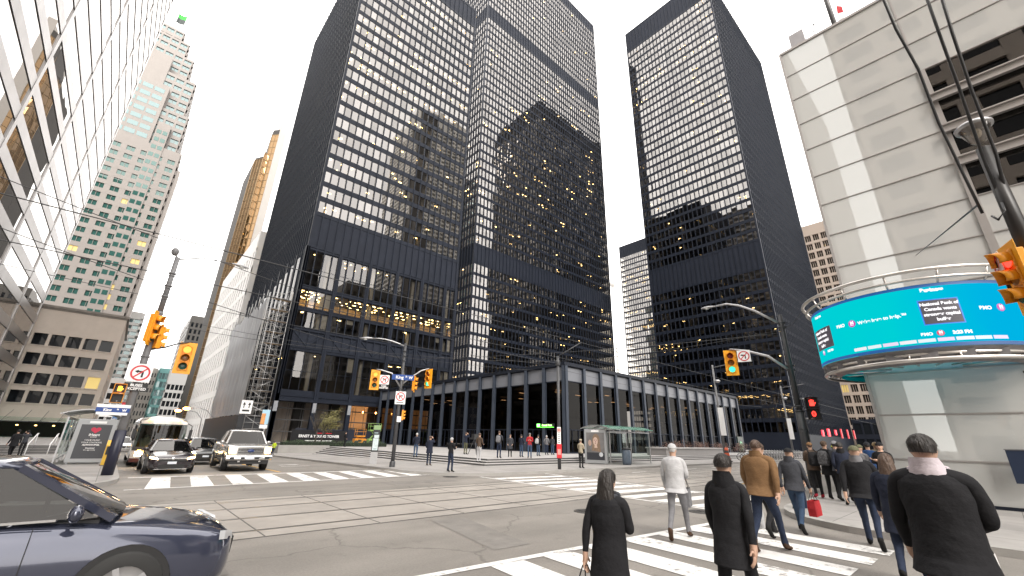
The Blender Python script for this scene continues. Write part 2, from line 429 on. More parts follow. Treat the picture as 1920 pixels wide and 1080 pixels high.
# raised bank plaza and its steps
PZ, PX, PY = .47, 19.2, 23.5
mb = MB(); mb.box(PX,130,PY,140,-2,PZ)
struct(mb.build('plaza', K['plaza']))
mb = MB(); mr = MB()
for k in range(7):
    z1 = PZ-.115*(k+1); xo = PX-.62*(k+1); yo = PY-.62*(k+1); xi, yi = xo+.62, yo+.62
    if k < 2:
        mb.box(xo,130,yo,yi,-2,z1); mb.box(xo,xi,yi,52-k*.8,-2,z1)
        mr.box(xo-.005,130,yo-.005,yo,z1-.105,z1-.028); mr.box(xo-.005,xo,yo,52-k*.8,z1-.105,z1-.028)
    else:
        mb.box(xo,xi,PY,52-k*.8,-2,z1); mr.box(xo-.005,xo,PY,52-k*.8,z1-.105,z1-.028)
mr.box(PX-.005,130,PY-.005,PY,PZ-.105,PZ-.028); mr.box(PX-.005,PX,PY,52,PZ-.105,PZ-.028)
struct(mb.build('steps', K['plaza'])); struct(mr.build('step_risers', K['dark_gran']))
# ---------------------------------------------------------------- people
SKIN = mat('skin', (.46,.29,.21), .5, var=.06, vs=30); SKIN_D = mat('darker skin', (.22,.12,.08), .5, var=.06, vs=30)
HAIR_D = mat('dark hair', (.018,.014,.012), .5, var=.4, vs=40, bump=1., bs=45, stretch=(1,1,.25)); HAIR_G = mat('grey hair', (.42,.41,.40), .6, var=.2, vs=60); HAIR_B = mat('brown hair', (.07,.04,.025), .5, var=.4, vs=40, bump=1., bs=45, stretch=(1,1,.25))
HB = 0
def cloth(n, c, v=.14): return mat('cloth '+n, c, .85, var=v, vs=7, bump=1.0, bs=9, spec=.2)
CL = dict(black=cloth('black', (.014,.014,.016)), navy=cloth('navy', (.018,.022,.038)), char=cloth('charcoal', (.045,.047,.055)), grey=cloth('grey', (.16,.16,.17)), pale=cloth('pale grey', (.40,.40,.41)),
    brown=cloth('camel brown', (.155,.088,.042)), dbrown=cloth('dark brown', (.075,.052,.038)), jeans=cloth('blue denim', (.045,.075,.13)), djeans=cloth('dark denim', (.020,.028,.052)), beige=cloth('beige', (.36,.31,.23)),
    red=cloth('red', (.36,.025,.03)), wine=cloth('wine red', (.085,.010,.018)), pinkw=cloth('pinkish white', (.55,.49,.53)), olive=cloth('olive', (.10,.10,.06)), hivis=cloth('hi-vis yellow', (.48,.62,.03)), shoe=cloth('black leather', (.012,.012,.012)),
    dshoe=cloth('brown leather', (.06,.035,.022)), blue=cloth('mid blue', (.03,.07,.18)), redshoe=cloth('red trainers', (.40,.03,.05)))
def person(label, x, y, z, rz, h=1.74, top='black', legs='djeans', shoe='shoe', stride=.0, arms='down', hair=HAIR_D, hat=None, coat=0., hood=None, scarf=None, near=False, lean=0., longhair=False, skin=SKIN, bulk=1., group=None, turn=0., crouch=0.):
    t = thing('person', (0,0,0), label, 'person', group)
    V, E, Rr, lab = [], [], [], []
    def J(p, r, par, l):
        V.append(Vector(p)); Rr.append(r if isinstance(r, tuple) else (r, r)); lab.append(l)
        if par is not None: E.append((par, len(V)-1))
        return len(V)-1
    b = bulk; ly = lambda zz: lean*(zz-.92)
    pel = J((0,0,.95), (.150*b,.115*b), None, 'top')
    wai = J((0,ly(1.10),1.10), (.145*b,.110*b), pel, 'top'); che = J((0,ly(1.30),1.30), (.170*b,.120*b), wai, 'top')
    upc = J((0,ly(1.43),1.425), (.130*b,.095*b), che, 'top'); nk = J((0,ly(1.5)+.005,1.50), .058, upc, 'top'); hb = J((0,ly(1.56)+.02,1.565), (.062,.070), nk, 'skin')
    hm = J((0,ly(1.63)+.015,1.63), (.075,.092), hb, 'skin'); ht = J((0,ly(1.70)+.005,1.705), (.064,.080), hm, 'skin'); J((0,ly(1.74),1.735), (.032,.042), ht, 'skin')
    if near:
        J((0,ly(1.6)+.115,1.612), .014, hm, 'skin')
        for s in (-1,1): J((s*.083,ly(1.63)+.0,1.63), .017, hm, 'skin')
    hands = []
    for s in (-1, 1):
        f = s*stride
        hip = J((s*.092,0,.88), .092*b, pel, 'leg'); kn = J((s*.098,f*.42+abs(stride)*.10+.03+crouch*.3,.49-crouch*.1), .064, hip, 'leg')
        back = f < 0
        ay = f*.80-(.10*abs(stride) if back else 0); an = J((s*.10,ay,.09+(.10*abs(stride)/.3 if back else 0)), .044, kn, 'leg')
        tz = .035 if not back else .04
        J((s*.105,ay-.05,.05+(.11*abs(stride)/.3 if back else 0)), .038, an, 'shoe'); m_ = J((s*.115,ay+.10,tz), (.046,.034), an, 'shoe'); J((s*.12,ay+.19,tz-.008), (.036,.024), m_, 'shoe')
        a = arms if isinstance(arms, str) else arms[0 if s < 0 else 1]
        sh = J((s*.185*b,ly(1.42),1.42), .066*b, upc, 'top')
        if a == 'down': el, wr = (s*.235*b,-.03-f*.15+ly(1.15),1.15), (s*.245*b,.05-f*.42+ly(.9),.92)
        elif a == 'phone': el, wr = (s*.225*b,.04+ly(1.15),1.15), (s*.10,.26+ly(1.2),1.22)
        elif a == 'pocket': el, wr = (s*.248*b,-.05+ly(1.15),1.15), (s*.19*b,.09,.98)
        elif a == 'up': el, wr = (s*.25*b,.16+ly(1.4),1.36), (s*.09,.18+ly(1.6),1.60)
        elif a == 'cross': el, wr = (s*.235*b,.07+ly(1.15),1.17), (-s*.06,.19+ly(1.2),1.24)
        elif a == 'hold': el, wr = (s*.225*b,.02+ly(1.15),1.16), (s*.17,.22+ly(1.1),1.10)
        e = J(el, .052*b, sh, 'top'); w = J(wr, .036, e, 'top'); d = (Vector(wr)-Vector(el)).normalized()
        pm = J(Vector(wr)+d*.07, (.036,.026), w, 'skin'); hands.append(Vector(wr)+d*.10)
        inw = Vector((-s,0,0)) if abs(d.z) > .5 else Vector((0,0,1)); side_ = d.cross(inw).normalized()
        if near:
            for k, (o_, L) in enumerate(((-.030,.075),(-.010,.085),(.010,.080),(.028,.062))):
                q1 = J(Vector(wr)+d*.115+side_*o_, .0095, pm, 'skin'); q2 = J(Vector(wr)+d*(.115+L*.55)+side_*o_*1.1+inw*.012, .0085, q1, 'skin'); J(Vector(wr)+d*(.115+L*.9)+side_*o_*1.1+inw*.035, .007, q2, 'skin')
            th = J(Vector(wr)+d*.055-side_*.045+inw*.01, .0105, pm, 'skin'); J(Vector(wr)+d*.095-side_*.06+inw*.025, .0085, th, 'skin')
        else: J(Vector(wr)+d*.15+inw*.02, (.026,.015), pm, 'skin')
    me = bpy.data.meshes.new('body'); me.from_pydata(V, E, []); o = bpy.data.objects.new('body_rig', me); COL.objects.link(o)
    o.modifiers.new('skin', 'SKIN').use_smooth_shade = True
    for i, sv in enumerate(me.skin_vertices[0].data): sv.radius = Rr[i]; sv.use_root = (i == 0)
    ss = o.modifiers.new('sub', 'SUBSURF'); ss.levels = 2 if near else 1; ss.render_levels = ss.levels
    dg = bpy.context.evaluated_depsgraph_get(); out = bpy.data.meshes.new_from_object(o.evaluated_get(dg)); bpy.data.objects.remove(o)
    ms = [CL[top], CL[legs], CL[shoe], skin]; ix = dict(top=0, leg=1, shoe=2, skin=3); out.materials.clear()
    for mm in ms: out.materials.append(mm)
    segs = [(V[i], V[j], lab[j]) for i, j in E]
    for p in out.polygons:
        c = p.center; best = None
        for a_, b_, l in segs:
            ab = b_-a_; u = max(0., min(1., (c-a_).dot(ab)/ab.length_squared)); dd = (c-a_-ab*u).length_squared
            if best is None or dd < best[0]: best = (dd, l)
        l = best[1]
        if l == 'top' and c.z < .90 and abs(c.x) < .17: l = 'leg'
        if l == 'leg' and c.z > .93: l = 'top'
        p.material_index = ix[l]; p.use_smooth = True
    if near:                                                        # creases in sleeves, trousers and jackets
        for v in out.vertices:
            c = v.co
            if .10 < c.z < 1.45 and (abs(c.x) < .30 or c.z > .95):
                q = noise.noise(Vector((c.x*13+h*9, c.y*13, c.z*8)))*.006+noise.noise(Vector((c.x*26, c.y*26+h*5, c.z*20)))*.003
                v.co = c+v.normal*q
        out.update()
    bo = bpy.data.objects.new('body', out); COL.objects.link(bo); bo.parent = t
    hc = Vector((0,ly(1.65)+.008,1.655))
    def cap(r, cut, mt, nm, sc=(1,1.16,1.12), thick=0):
        m = MB(); seg = 18; vs = []; R8 = random.Random(label+nm)
        for i in range(8):
            ph = pi/2*(1-i/7)*1.0+cut*(i/7)
            for j in range(seg):
                a_ = 2*pi*j/seg; drop = cut-(.55 if sin(a_) < .2 else -.12)*(i/7)**2 if nm == 'hair' else cut
                ph2 = pi/2+(drop-pi/2)*(i/7); r_ = r*(1+(R8.uniform(-.05,.06) if nm == 'hair' else R8.uniform(-.012,.012))); vs.append(hc+Vector((r_*sc[0]*cos(ph2)*cos(a_), r_*sc[1]*cos(ph2)*sin(a_)-.004, r_*sc[2]*sin(ph2))))
        m.add(vs, [(i*seg+j, (i+1)*seg+j, (i+1)*seg+(j+1) % seg, i*seg+(j+1) % seg) for i in range(7) for j in range(seg)], 0, True); m.build(nm, mt, t)
    if near and hair is not None and not hat:                       # loose locks over the cap of hair
        m = MB(); R7 = random.Random(label+'locks')
        for k in range(230):
            a_ = R7.uniform(0, 2*pi); ph = R7.uniform(.0, 1.45); back = sin(a_) < .25
            if not back and ph < .35: continue
            r_ = .093; p0 = hc+Vector((r_*cos(ph)*cos(a_), r_*1.16*cos(ph)*sin(a_), r_*1.12*sin(ph))); L_ = R7.uniform(.03, .07)
            ph1 = ph-L_/.09; p1 = hc+Vector((r_*1.05*cos(ph1)*cos(a_+R7.uniform(-.3,.3)), r_*1.2*cos(ph1)*sin(a_), r_*1.12*sin(ph1)))+Vector((R7.gauss(0,.006),R7.gauss(0,.006),0))
            w_ = Vector((-sin(a_),cos(a_),0))*.006; m.add([p0-w_,p0+w_,p1],[(0,1,2)])
        m.build('hair_locks', hair, t)
    if hat: cap(.095, .12, hat, 'hat')
    if hair is not None and not hood: cap(.090 if not hat else .084, .15 if not hat else -.15, hair, 'hair')
    if longhair:
        m = MB(); rings = []
        for i, (zz, w, dp) in enumerate(((1.72,.07,.06),(1.64,.095,.075),(1.52,.105,.07),(1.38,.115,.06),(1.25,.09,.04),(1.18,.05,.02))):
            rings.append([(w*cos(a_*pi/5), ly(zz)-.045-.02*(i > 1)*i*.5+dp*sin(a_*pi/5)*.9, zz) for a_ in range(10)])
        m.loft(rings, caps=True); m.build('long_hair', hair, t)
    if hood:
        m = MB(); rings = []
        for zz, w, yy in ((1.40,.135,.0),(1.47,.125,-.02),(1.54,.108,-.035),(1.58,.10,-.05)):
            rings.append([(w*cos(a_*pi/6), ly(zz)+yy+w*.95*sin(a_*pi/6), zz+(.0 if sin(a_*pi/6) < 0 else -.05)) for a_ in range(12)])
        m.loft(rings, closed=True); m.build('hood', hood, t)
        if hair is not None and not hat: cap(.090, .15, hair, 'hair')
    if scarf:
        m = MB(); m.tube([(.095*cos(a_*pi/6), ly(1.48)+.01+.095*sin(a_*pi/6), 1.475+.012*sin(a_)) for a_ in range(13)], .042, 8); m.build('scarf', scarf, t)
    if coat:
        m = MB(); rings = []; nn = 22; R9 = random.Random(label)
        rows = ((1.475,.105,.085),(1.44,.150,.112),(1.39,.182,.126),(1.28,.186,.136),(1.12,.168,.128),(1.0,.174,.136),(.90,.184,.148))
        ks = [(zz, w, d_) for zz, w, d_ in rows if zz > coat+.04]; w0, d0 = ks[-1][1], ks[-1][2]; z0_ = ks[-1][0]
        for i in (1, 2, 3): u = i/3; ks.append((z0_+(coat-z0_)*u, w0+.022*u*(1 if coat > .6 else 1.6), d0+.025*u+.12*abs(stride)*u))
        ph = R9.uniform(0, 6)
        for (zz, w, d_) in ks:
            fold = .010*max(0, min(1, (1.0-zz)*2.5)); rings.append([((w+.004+fold*sin(5*2*pi*k/nn+ph))*b*cos(2*pi*k/nn), (d_+.004+fold*sin(4*2*pi*k/nn+ph*2))*b*sin(2*pi*k/nn)+ly(zz)*.8, zz+.004*sin(3*2*pi*k/nn+zz*30)) for k in range(nn)])
        fine = []
        for a_, b_ in zip(rings, rings[1:]):
            for q in range(4):
                u = q/4; row = [Vector(p).lerp(Vector(r_), u) for p, r_ in zip(a_, b_)]
                fine.append([p+Vector((p.x,p.y-ly(p.z)*.8,0)).normalized()*(noise.noise(Vector((p.x*9+h*7,p.y*9,p.z*7)))*.010+noise.noise(Vector((p.x*20,p.y*20+h,p.z*15)))*.005) for p in row])
        fine.append(rings[-1])
        m.loft(fine); ob = m.build('coat_body', CL[top], t); sl_ = ob.modifiers.new('thick', 'SOLIDIFY'); sl_.thickness = .010
    if near:
        m = MB()
        for s in (-1,1): m.ball((s*.030,ly(1.64)+.097,1.645), .010, seg=6, rings=5)
        m.build('eyes', mat('eye', (.02,.015,.012), .2), t); m = MB(); m.obox((0,ly(1.57)+.088,1.572), .022, .004, .004); m.build('mouth', mat('lips', (.25,.10,.09), .5), t)
    s = h/1.755; t.scale = (s,s,s); t.location = (x,y,z); t.rotation_euler = (0,0,rz); t['hands'] = [list(v*s) for v in hands]
    return t
def hand_at(t, i):
    v = Vector(t['hands'][i]); return Matrix.Translation(t.location) @ Matrix.Rotation(t.rotation_euler.z, 4, 'Z') @ v
def backpack(t, label, mt):
    s = t.scale.x; M = Matrix.Translation(t.location) @ Matrix.Rotation(t.rotation_euler.z, 4, 'Z') @ Matrix.Scale(s, 4)
    p = M @ Vector((0,-.2,1.0)); r = thing('backpack', p, label, 'backpack')
    m = MB(); rings = []
    for zz, w, d in ((1.00,.11,.05),(1.03,.15,.09),(1.18,.16,.105),(1.34,.15,.09),(1.43,.11,.06),(1.45,.05,.03)):
        rings.append([M @ Vector((w*max(-1,min(1,1.25*cos(k*pi/8))), -.20+d*sin(k*pi/8)*.95, zz)) for k in range(16)])
    m.loft(rings, caps=True); m.build('pack', mt, r)
    m = MB(); m.obox(M @ Vector((0,-.305,1.15)), .11*s, .03*s, .09*s, (Matrix.Rotation(t.rotation_euler.z, 3, 'Z'))); m.build('pocket', mt, r)
    m = MB()
    for sx_ in (-.1,.1): m.tube([M @ Vector((sx_,-.14,1.42)), M @ Vector((sx_,0,1.52)), M @ Vector((sx_*1.1,.135,1.38)), M @ Vector((sx_*1.3,.13,1.15)), M @ Vector((sx_*1.4,-.12,1.06))], .018, 5)
    m.build('straps', CL['black'], r); return r
def carrier(t, i, label, mt, w=.34, hgt=.36, d=.12, name='shopping_bag'):
    p = hand_at(t, i); a = t.rotation_euler.z; R3 = Matrix.Rotation(a, 3, 'Z'); r = thing(name, (p.x,p.y,p.z-.2-hgt), label, 'bag')
    m = MB(); c = Vector((p.x,p.y,p.z-.17)); vs = []
    for zz, k in ((-hgt,1.0),(-hgt*.5,1.04),(0,.92)):
        vs += [c+R3 @ Vector((sx_*d/2*k, sy_*w/2*k, zz)) for sx_, sy_ in ((-1,-1),(1,-1),(1,1),(-1,1))]
    m.add(vs, [(3,2,1,0)]+[(q*4+j, q*4+(j+1) % 4, q*4+4+(j+1) % 4, q*4+4+j) for q in (0,1) for j in range(4)]); m.build('bag_body', mt, r, fix=True)
    m = MB()
    for sx_ in (-1,1): m.tube([c+R3 @ Vector((sx_*d*.42,-w*.25,0)), c+R3 @ Vector((sx_*d*.1,-w*.08,.15)), c+R3 @ Vector((sx_*d*.1,w*.08,.15)), c+R3 @ Vector((sx_*d*.42,w*.25,0))], .006, 4)
    m.build('handles', CL['black'], r); return r
W = -pi/2                                                          # facing along the cross street, away from us
# walkers on the near crossing
p = person('short woman in long black coat with long dark hair walking away on the crossing', 3.62, 2.62, 0, W+.15, 1.50, 'black', 'black', 'shoe', -.32, ('down','phone'), HAIR_D, coat=.42, longhair=True, scarf=CL['char'], near=True, lean=0.05)
hb = carrier(p, 0, 'black handbag held by the short woman in the long black coat', CL['black'], .30, .24, .11, 'handbag')
p = person('tall man in bulky camel brown jacket and dark jeans walking away on the crossing', 9.0, 3.1, 0, W-.05, 1.84, 'brown', 'djeans', 'dshoe', .42, 'down', HAIR_B, None, .86, CL['brown'], near=True, bulk=1.22, lean=0.07)
carrier(p, 0, 'pale plastic shopping bag swinging beside the man in the camel jacket', CL['pale'], .38, .42, .16)
p = person('slim figure all in black walking away between the pale walker and camel jacket', 4.75, 1.98, 0, W+.1, 1.66, 'black', 'black', 'shoe', .36, 'down', HAIR_D, None, .70, CL['black'], near=True, bulk=.9, lean=0.06)
p = person('pale grey clothed walker with grey bag on the crossing behind the manhole cover', 8.6, 4.55, 0, W+.3, 1.74, 'pale', 'grey', 'dshoe', .44, ('down','hold'), HAIR_G, CL['pale'], .84, near=True, lean=0.06)
carrier(p, 1, 'dark grey bag carried in front by the pale clothed walker', CL['grey'], .30, .34, .12, 'tote_bag')
p = person('walker in grey hooded jacket and blue jeans right behind the camel jacket man', 11.4, 3.25, 0, W, 1.70, 'char', 'jeans', 'shoe', -.38, 'down', HAIR_D, CL['black'], .86, CL['char'], near=True, lean=0.07)
carrier(p, 1, 'red shopping bag held by the grey hooded walker', CL['red'], .44, .30, .14)
p = person('man in black jacket and dark jeans stepping off the kerb towards the waiting crowd', 10.9, 1.95, 0, W+.1, 1.78, 'black', 'djeans', 'shoe', -.42, ('down','down'), HAIR_B, CL['olive'], .84, CL['grey'], near=True, bulk=1.1, lean=0.06)
p = person('large man in black coat with pinkish white hood at the lower right edge', 5.05, .44, 0, W-.05, 1.87, 'black', 'wine', 'shoe', .38, ('down','hold'), HAIR_D, None, .80, CL['pinkw'], CL['pinkw'], near=True, bulk=1.10, lean=0.05)
carrier(p, 1, 'crumpled white paper bag held by the large man with the pinkish hood', K['white'], .26, .22, .10)
p = person('man in dark grey jacket and black trousers half hidden behind the camel jacket', 10.5, 3.55, 0, W-.1, 1.80, 'char', 'black', 'shoe', -.40, 'down', HAIR_B, None, .82, near=True, lean=.06)
p = person('woman in dark navy coat walking between the kerb stepper and the pinkish hood', 8.55, 1.18, 0, W+.05, 1.68, 'navy', 'djeans', 'shoe', .40, 'down', HAIR_B, None, .66, scarf=CL['grey'], longhair=True, near=True, lean=.06)
carrier(p, 1, 'black shopping bag held by the woman in the dark navy coat', CL['black'], .34, .34, .12)
# people waiting at the right corner
G = 'people waiting on the right corner'
p = person('waiting man with dark backpack and red trainers left of the crowd at the right pole', 18.0, 4.42, .13, W+.5, 1.75, 'dbrown', 'black', 'redshoe', .05, 'phone', HAIR_B, CL['brown'], .86, near=True, group=G); backpack(p, 'black backpack on the man with red trainers', CL['black'])
p = person('waiting man in black with patterned backpack in the middle of the right crowd', 17.9, 3.98, .13, W-.2, 1.80, 'black', 'black', 'shoe', .06, ('phone','cross'), HAIR_B, CL['dbrown'], .72, near=True, group=G); backpack(p, 'black and white patterned backpack worn in the middle of the right crowd', mat('patterned cloth', (.06,.06,.065), .8, var=.9, vs=16))
p = person('waiting man in grey knitted cap and black trousers with legs apart in the right crowd', 17.6, 3.62, .13, W-.5, 1.80, 'char', 'black', 'shoe', .16, 'hold', HAIR_D, CL['grey'], .86, near=True, group=G)
p = person('waiting person in olive cap bending over a phone right of the grey knitted cap', 17.4, 2.95, .13, W+2.6, 1.70, 'grey', 'black', 'shoe', .04, 'phone', HAIR_D, CL['olive'], .86, None, None, near=True, group=G)
p = person('man in black knitted cap facing us with hands together by the pale glass wall', 17.2, 2.42, .13, W+pi-.15, 1.78, 'black', 'black', 'shoe', .03, 'cross', HAIR_D, CL['black'], .80, near=True, group=G)
p = person('man in dark blue jacket behind the man with black knitted cap', 19.0, 3.0, .13, W, 1.80, 'blue', 'djeans', 'shoe', .05, 'pocket', HAIR_D, CL['char'], 0, near=False, group=G)
p = person('person with fair hair and pale coat at the back of the right crowd', 21.5, 3.15, .13, W, 1.82, 'beige', 'jeans', 'shoe', .05, 'pocket', mat('fair hair', (.35,.24,.12), .5), None, .6, group=G)
p = person('person in yellow knitted cap at the back of the right crowd behind the pole', 22.9, 4.75, .13, W, 1.70, 'black', 'djeans', 'shoe', .05, 'pocket', HAIR_D, CL['hivis'], .7, group=G)
p = person('waiting man in dark jacket and light grey trousers between grey cap and olive cap', 16.6, 3.30, .13, W+.3, 1.76, 'navy', 'char', 'shoe', .07, 'pocket', HAIR_D, None, .86, CL['black'], near=True, group=G)
p = person('waiting woman with brown hair and long charcoal coat behind the olive cap', 18.6, 3.35, .13, W-.3, 1.68, 'char', 'black', 'shoe', .05, 'phone', HAIR_B, None, .55, longhair=True, near=True, group=G)
p = person('short person in navy parka tucked behind the grey hooded walker', 14.6, 4.1, .0, W, 1.62, 'navy', 'djeans', 'shoe', .25, 'down', HAIR_D, CL['black'], .74, near=True, group=G)
# people on the plaza, from left to right
def far(lab, px, py, zz, face, h, top, legs, **k):
    c = gz(px, py, zz); zc = zz
    return person(lab, c.x, c.y, zc, face, h, top, legs, group='people on the plaza', **k)
TC = pi/2+.75                                                      # towards the camera
far('white haired person in dark jacket and bright jeans on the plaza steps, seen from behind', 778, 858, .36, -.8, 1.68, 'navy', 'jeans', hair=HAIR_G, arms='pocket')
p = far('man in long navy parka and jeans standing below the plaza steps, hand at his face', 803, 873, .13, W+.6, 1.72, 'navy', 'djeans', shoe='dshoe', arms=('pocket','up'), coat=.72, hair=HAIR_B)
far('white haired man in black on the kerb at the far corner looking at his phone', 843, 885, .13, W+.2, 1.64, 'black', 'djeans', hair=HAIR_G, hat=CL['pale'], arms=('hold','phone'), stride=.06)
cm = far('camera operator with raised arms beside a shoulder camera on the plaza', 872, 852, PZ, W+.4, 1.76, 'navy', 'olive', arms='up', hair=HAIR_B)
far('man in brown patterned jacket and pale trousers at the plaza step edge', 897, 868, .36, W+.3, 1.72, 'dbrown', 'pale', arms='hold', hair=HAIR_B)
p = far('tall man with grey backpack and jeans in the middle of the plaza', 935, 859, PZ, W+.5, 1.84, 'char', 'djeans', arms='phone', hair=HAIR_B); backpack(p, 'grey backpack on the tall man in the middle of the plaza', CL['grey'])
far('woman in short dark quilted coat and black leggings on the plaza', 956, 857, PZ, TC, 1.64, 'char', 'black', arms='pocket', hair=HAIR_B, coat=.62)
far('man in dark jacket and jeans left of the red jacket', 977, 857, PZ, W+.2, 1.66, 'navy', 'jeans', arms='hold', hair=HAIR_D)
far('man in bright red jacket and blue jeans on the plaza', 993, 859, PZ, TC, 1.76, 'red', 'jeans', arms='phone', hair=HAIR_D, hat=CL['grey'])
p = far('man with pale backpack and jeans right behind the red jacket', 1009, 855, PZ, W+.2, 1.70, 'black', 'jeans', arms='pocket', hair=HAIR_D); backpack(p, 'pale grey backpack just right of the red jacket', CL['pale'])
far('left of the two grey coated people at the pavilion corner', 1025, 853, PZ, W+.5, 1.70, 'grey', 'djeans', arms='pocket', hair=HAIR_G)
far('right of the two grey coated people at the pavilion corner', 1036, 853, PZ, W+.2, 1.68, 'char', 'jeans', arms='pocket', hair=HAIR_D)
far('person in beige hooded jacket and black trousers standing left of the bus shelter', 1090, 878, .13, W+.1, 1.74, 'beige', 'black', arms='phone', hair=HAIR_B, hat=CL['beige'])
far('pedestrian in dark coat far back on the plaza by the site lifts', 645, 838, PZ, W, 1.7, 'black', 'black', arms='pocket')
# television camera on a tripod
c = hand_at(cm, 1); cam_ = thing('video_camera', (c.x+.5,c.y-.35,PZ), 'black video camera with cover on a tripod beside the camera operator', 'video camera')
b_ = Vector((c.x+.5,c.y-.35,0)); m = MB()
for a in (.3,2.4,4.5): m.tube([b_+Vector((0,0,1.75)), b_+Vector((cos(a)*.5,sin(a)*.5,PZ))], .025, 5)
m.build('tripod', K['darkpole'], cam_); m = MB(); m.obox(b_+Vector((0,0,1.95)), .35, .13, .16, Matrix.Rotation(.5,3,'Z')); m.tube([b_+Vector((.3,.15,1.93)), b_+Vector((.6,.3,1.93))], .09, 8); m.obox(b_+Vector((-.3,-.2,1.75)), .3, .2, .08, Matrix.Rotation(.5,3,'Z')); m.build('camera_body', K['black'], cam_)
# people on the left forecourt
for i, (px, py, face, lab, dk_) in enumerate(((18,853,.6,'large dark figure striding at the far left edge of the forecourt','black'),(38,849,.3,'dark figure with raised arms just right of the large one at left','char'),(118,845,-.4,'small dark figure on the forecourt steps left of the radio poster','black'))):
    yy = (41.5,46.5,50.2)[i]; c = gy(px, py, yy); person(lab, c.x, c.y, GZ(0,yy)+.13+(.0 if i < 2 else .2), face, 1.74, dk_, 'black', stride=.18, arms='up' if i == 1 else 'down', hat=CL['black'], coat=.75 if i == 0 else 0, group='people on the left forecourt')
p = gy(512, 848, 47); person('crouching worker in yellow hi-vis jacket beside the pickup and planter wall', p.x, 47, GZ(0,47)+.02, TC, 1.35, 'hivis', 'navy', arms='hold', crouch=.6, hat=CL['char'])
# ---------------------------------------------------------------- the black steel and glass towers
GL_T = glass('bronze office glass', .155, (.34,.32,.29), (1,.965,.94), wave=.0036, ws=.30, vary=((1.509,1.46,3.417),(-18.4+.0,0,-41.6),.045))
GL_T2 = glass('bronze office glass fine', .155, (.34,.32,.29), (1,.965,.94), wave=.0022, ws=.22, vary=((1.54,1.53,3.65),(0.6,-.3,-.5),.04))
GL_LOW = glass('clear lower office glass', .085, (.62,.60,.56), (1,.97,.95), wave=.006, ws=.25)
def in_view_size(c):
    """how large a pane shows in the picture (0 when outside it)"""
    q = [pr(p) for p in c]
    if any(a is None for a in q): return 0
    if not all(-5 < a[0] < 1925 and -5 < a[1] < 1085 for a in q): return 0
    a = 0
    for i in range(len(q)):
        j = (i+1) % len(q); a += q[i][0]*q[j][1]-q[j][0]*q[i][1]
    return abs(a)/2
def make_windows(cells, mats, parent, limit=100, jit=.0):
    """cells: (4 corners outward-facing, material index). The largest hundred are windows of their own, the rest one part."""
    order = sorted(range(len(cells)), key=lambda i: -in_view_size(cells[i][0]))
    top = set(i for i in order[:limit] if in_view_size(cells[i][0]) > 0)
    rest = MB()
    for i, (c, mi) in enumerate(cells):
        c = [Vector(p) for p in c]
        if jit:
            n = (c[1]-c[0]).cross(c[3]-c[0]).normalized()
            a, b = RND.gauss(0, jit), RND.gauss(0, jit)
            c = [c[0]+n*(-a-b), c[1]+n*(a-b), c[2]+n*(a+b), c[3]+n*(-a+b)]
        if i in top:
            m = MB(); m.add(c, [(0,1,2,3)]); m.build('window', mats[mi], parent)
        else: rest.add(c, [(0,1,2,3)], mi)
    if rest.v: tag(rest.build('window', mats, parent), kind='stuff')
class Face:
    def __init__(s, side, X0, X1, Y0, Y1):
        s.side = side; s.W = (X1-X0) if side in ('-y','+y') else (Y1-Y0); s.b = (X0, X1, Y0, Y1)
    def P(s, a, z, d=0):
        X0, X1, Y0, Y1 = s.b
        return {'-y': (X0+a, Y0-d, z), '-x': (X0-d, Y1-a, z), '+y': (X1-a, Y1+d, z), '+x': (X1+d, Y0+a, z)}[s.side]
    def box(s, mb, a0, a1, z0, z1, d0, d1, mi=0):
        p, q = s.P(a0, z0, d0), s.P(a1, z1, d1)
        mb.box(min(p[0],q[0]), max(p[0],q[0]), min(p[1],q[1]), max(p[1],q[1]), z0, z1, mi)
    def cell(s, a0, a1, z0, z1, d=0): return [s.P(a0,z0,d), s.P(a1,z0,d), s.P(a1,z1,d), s.P(a0,z1,d)]
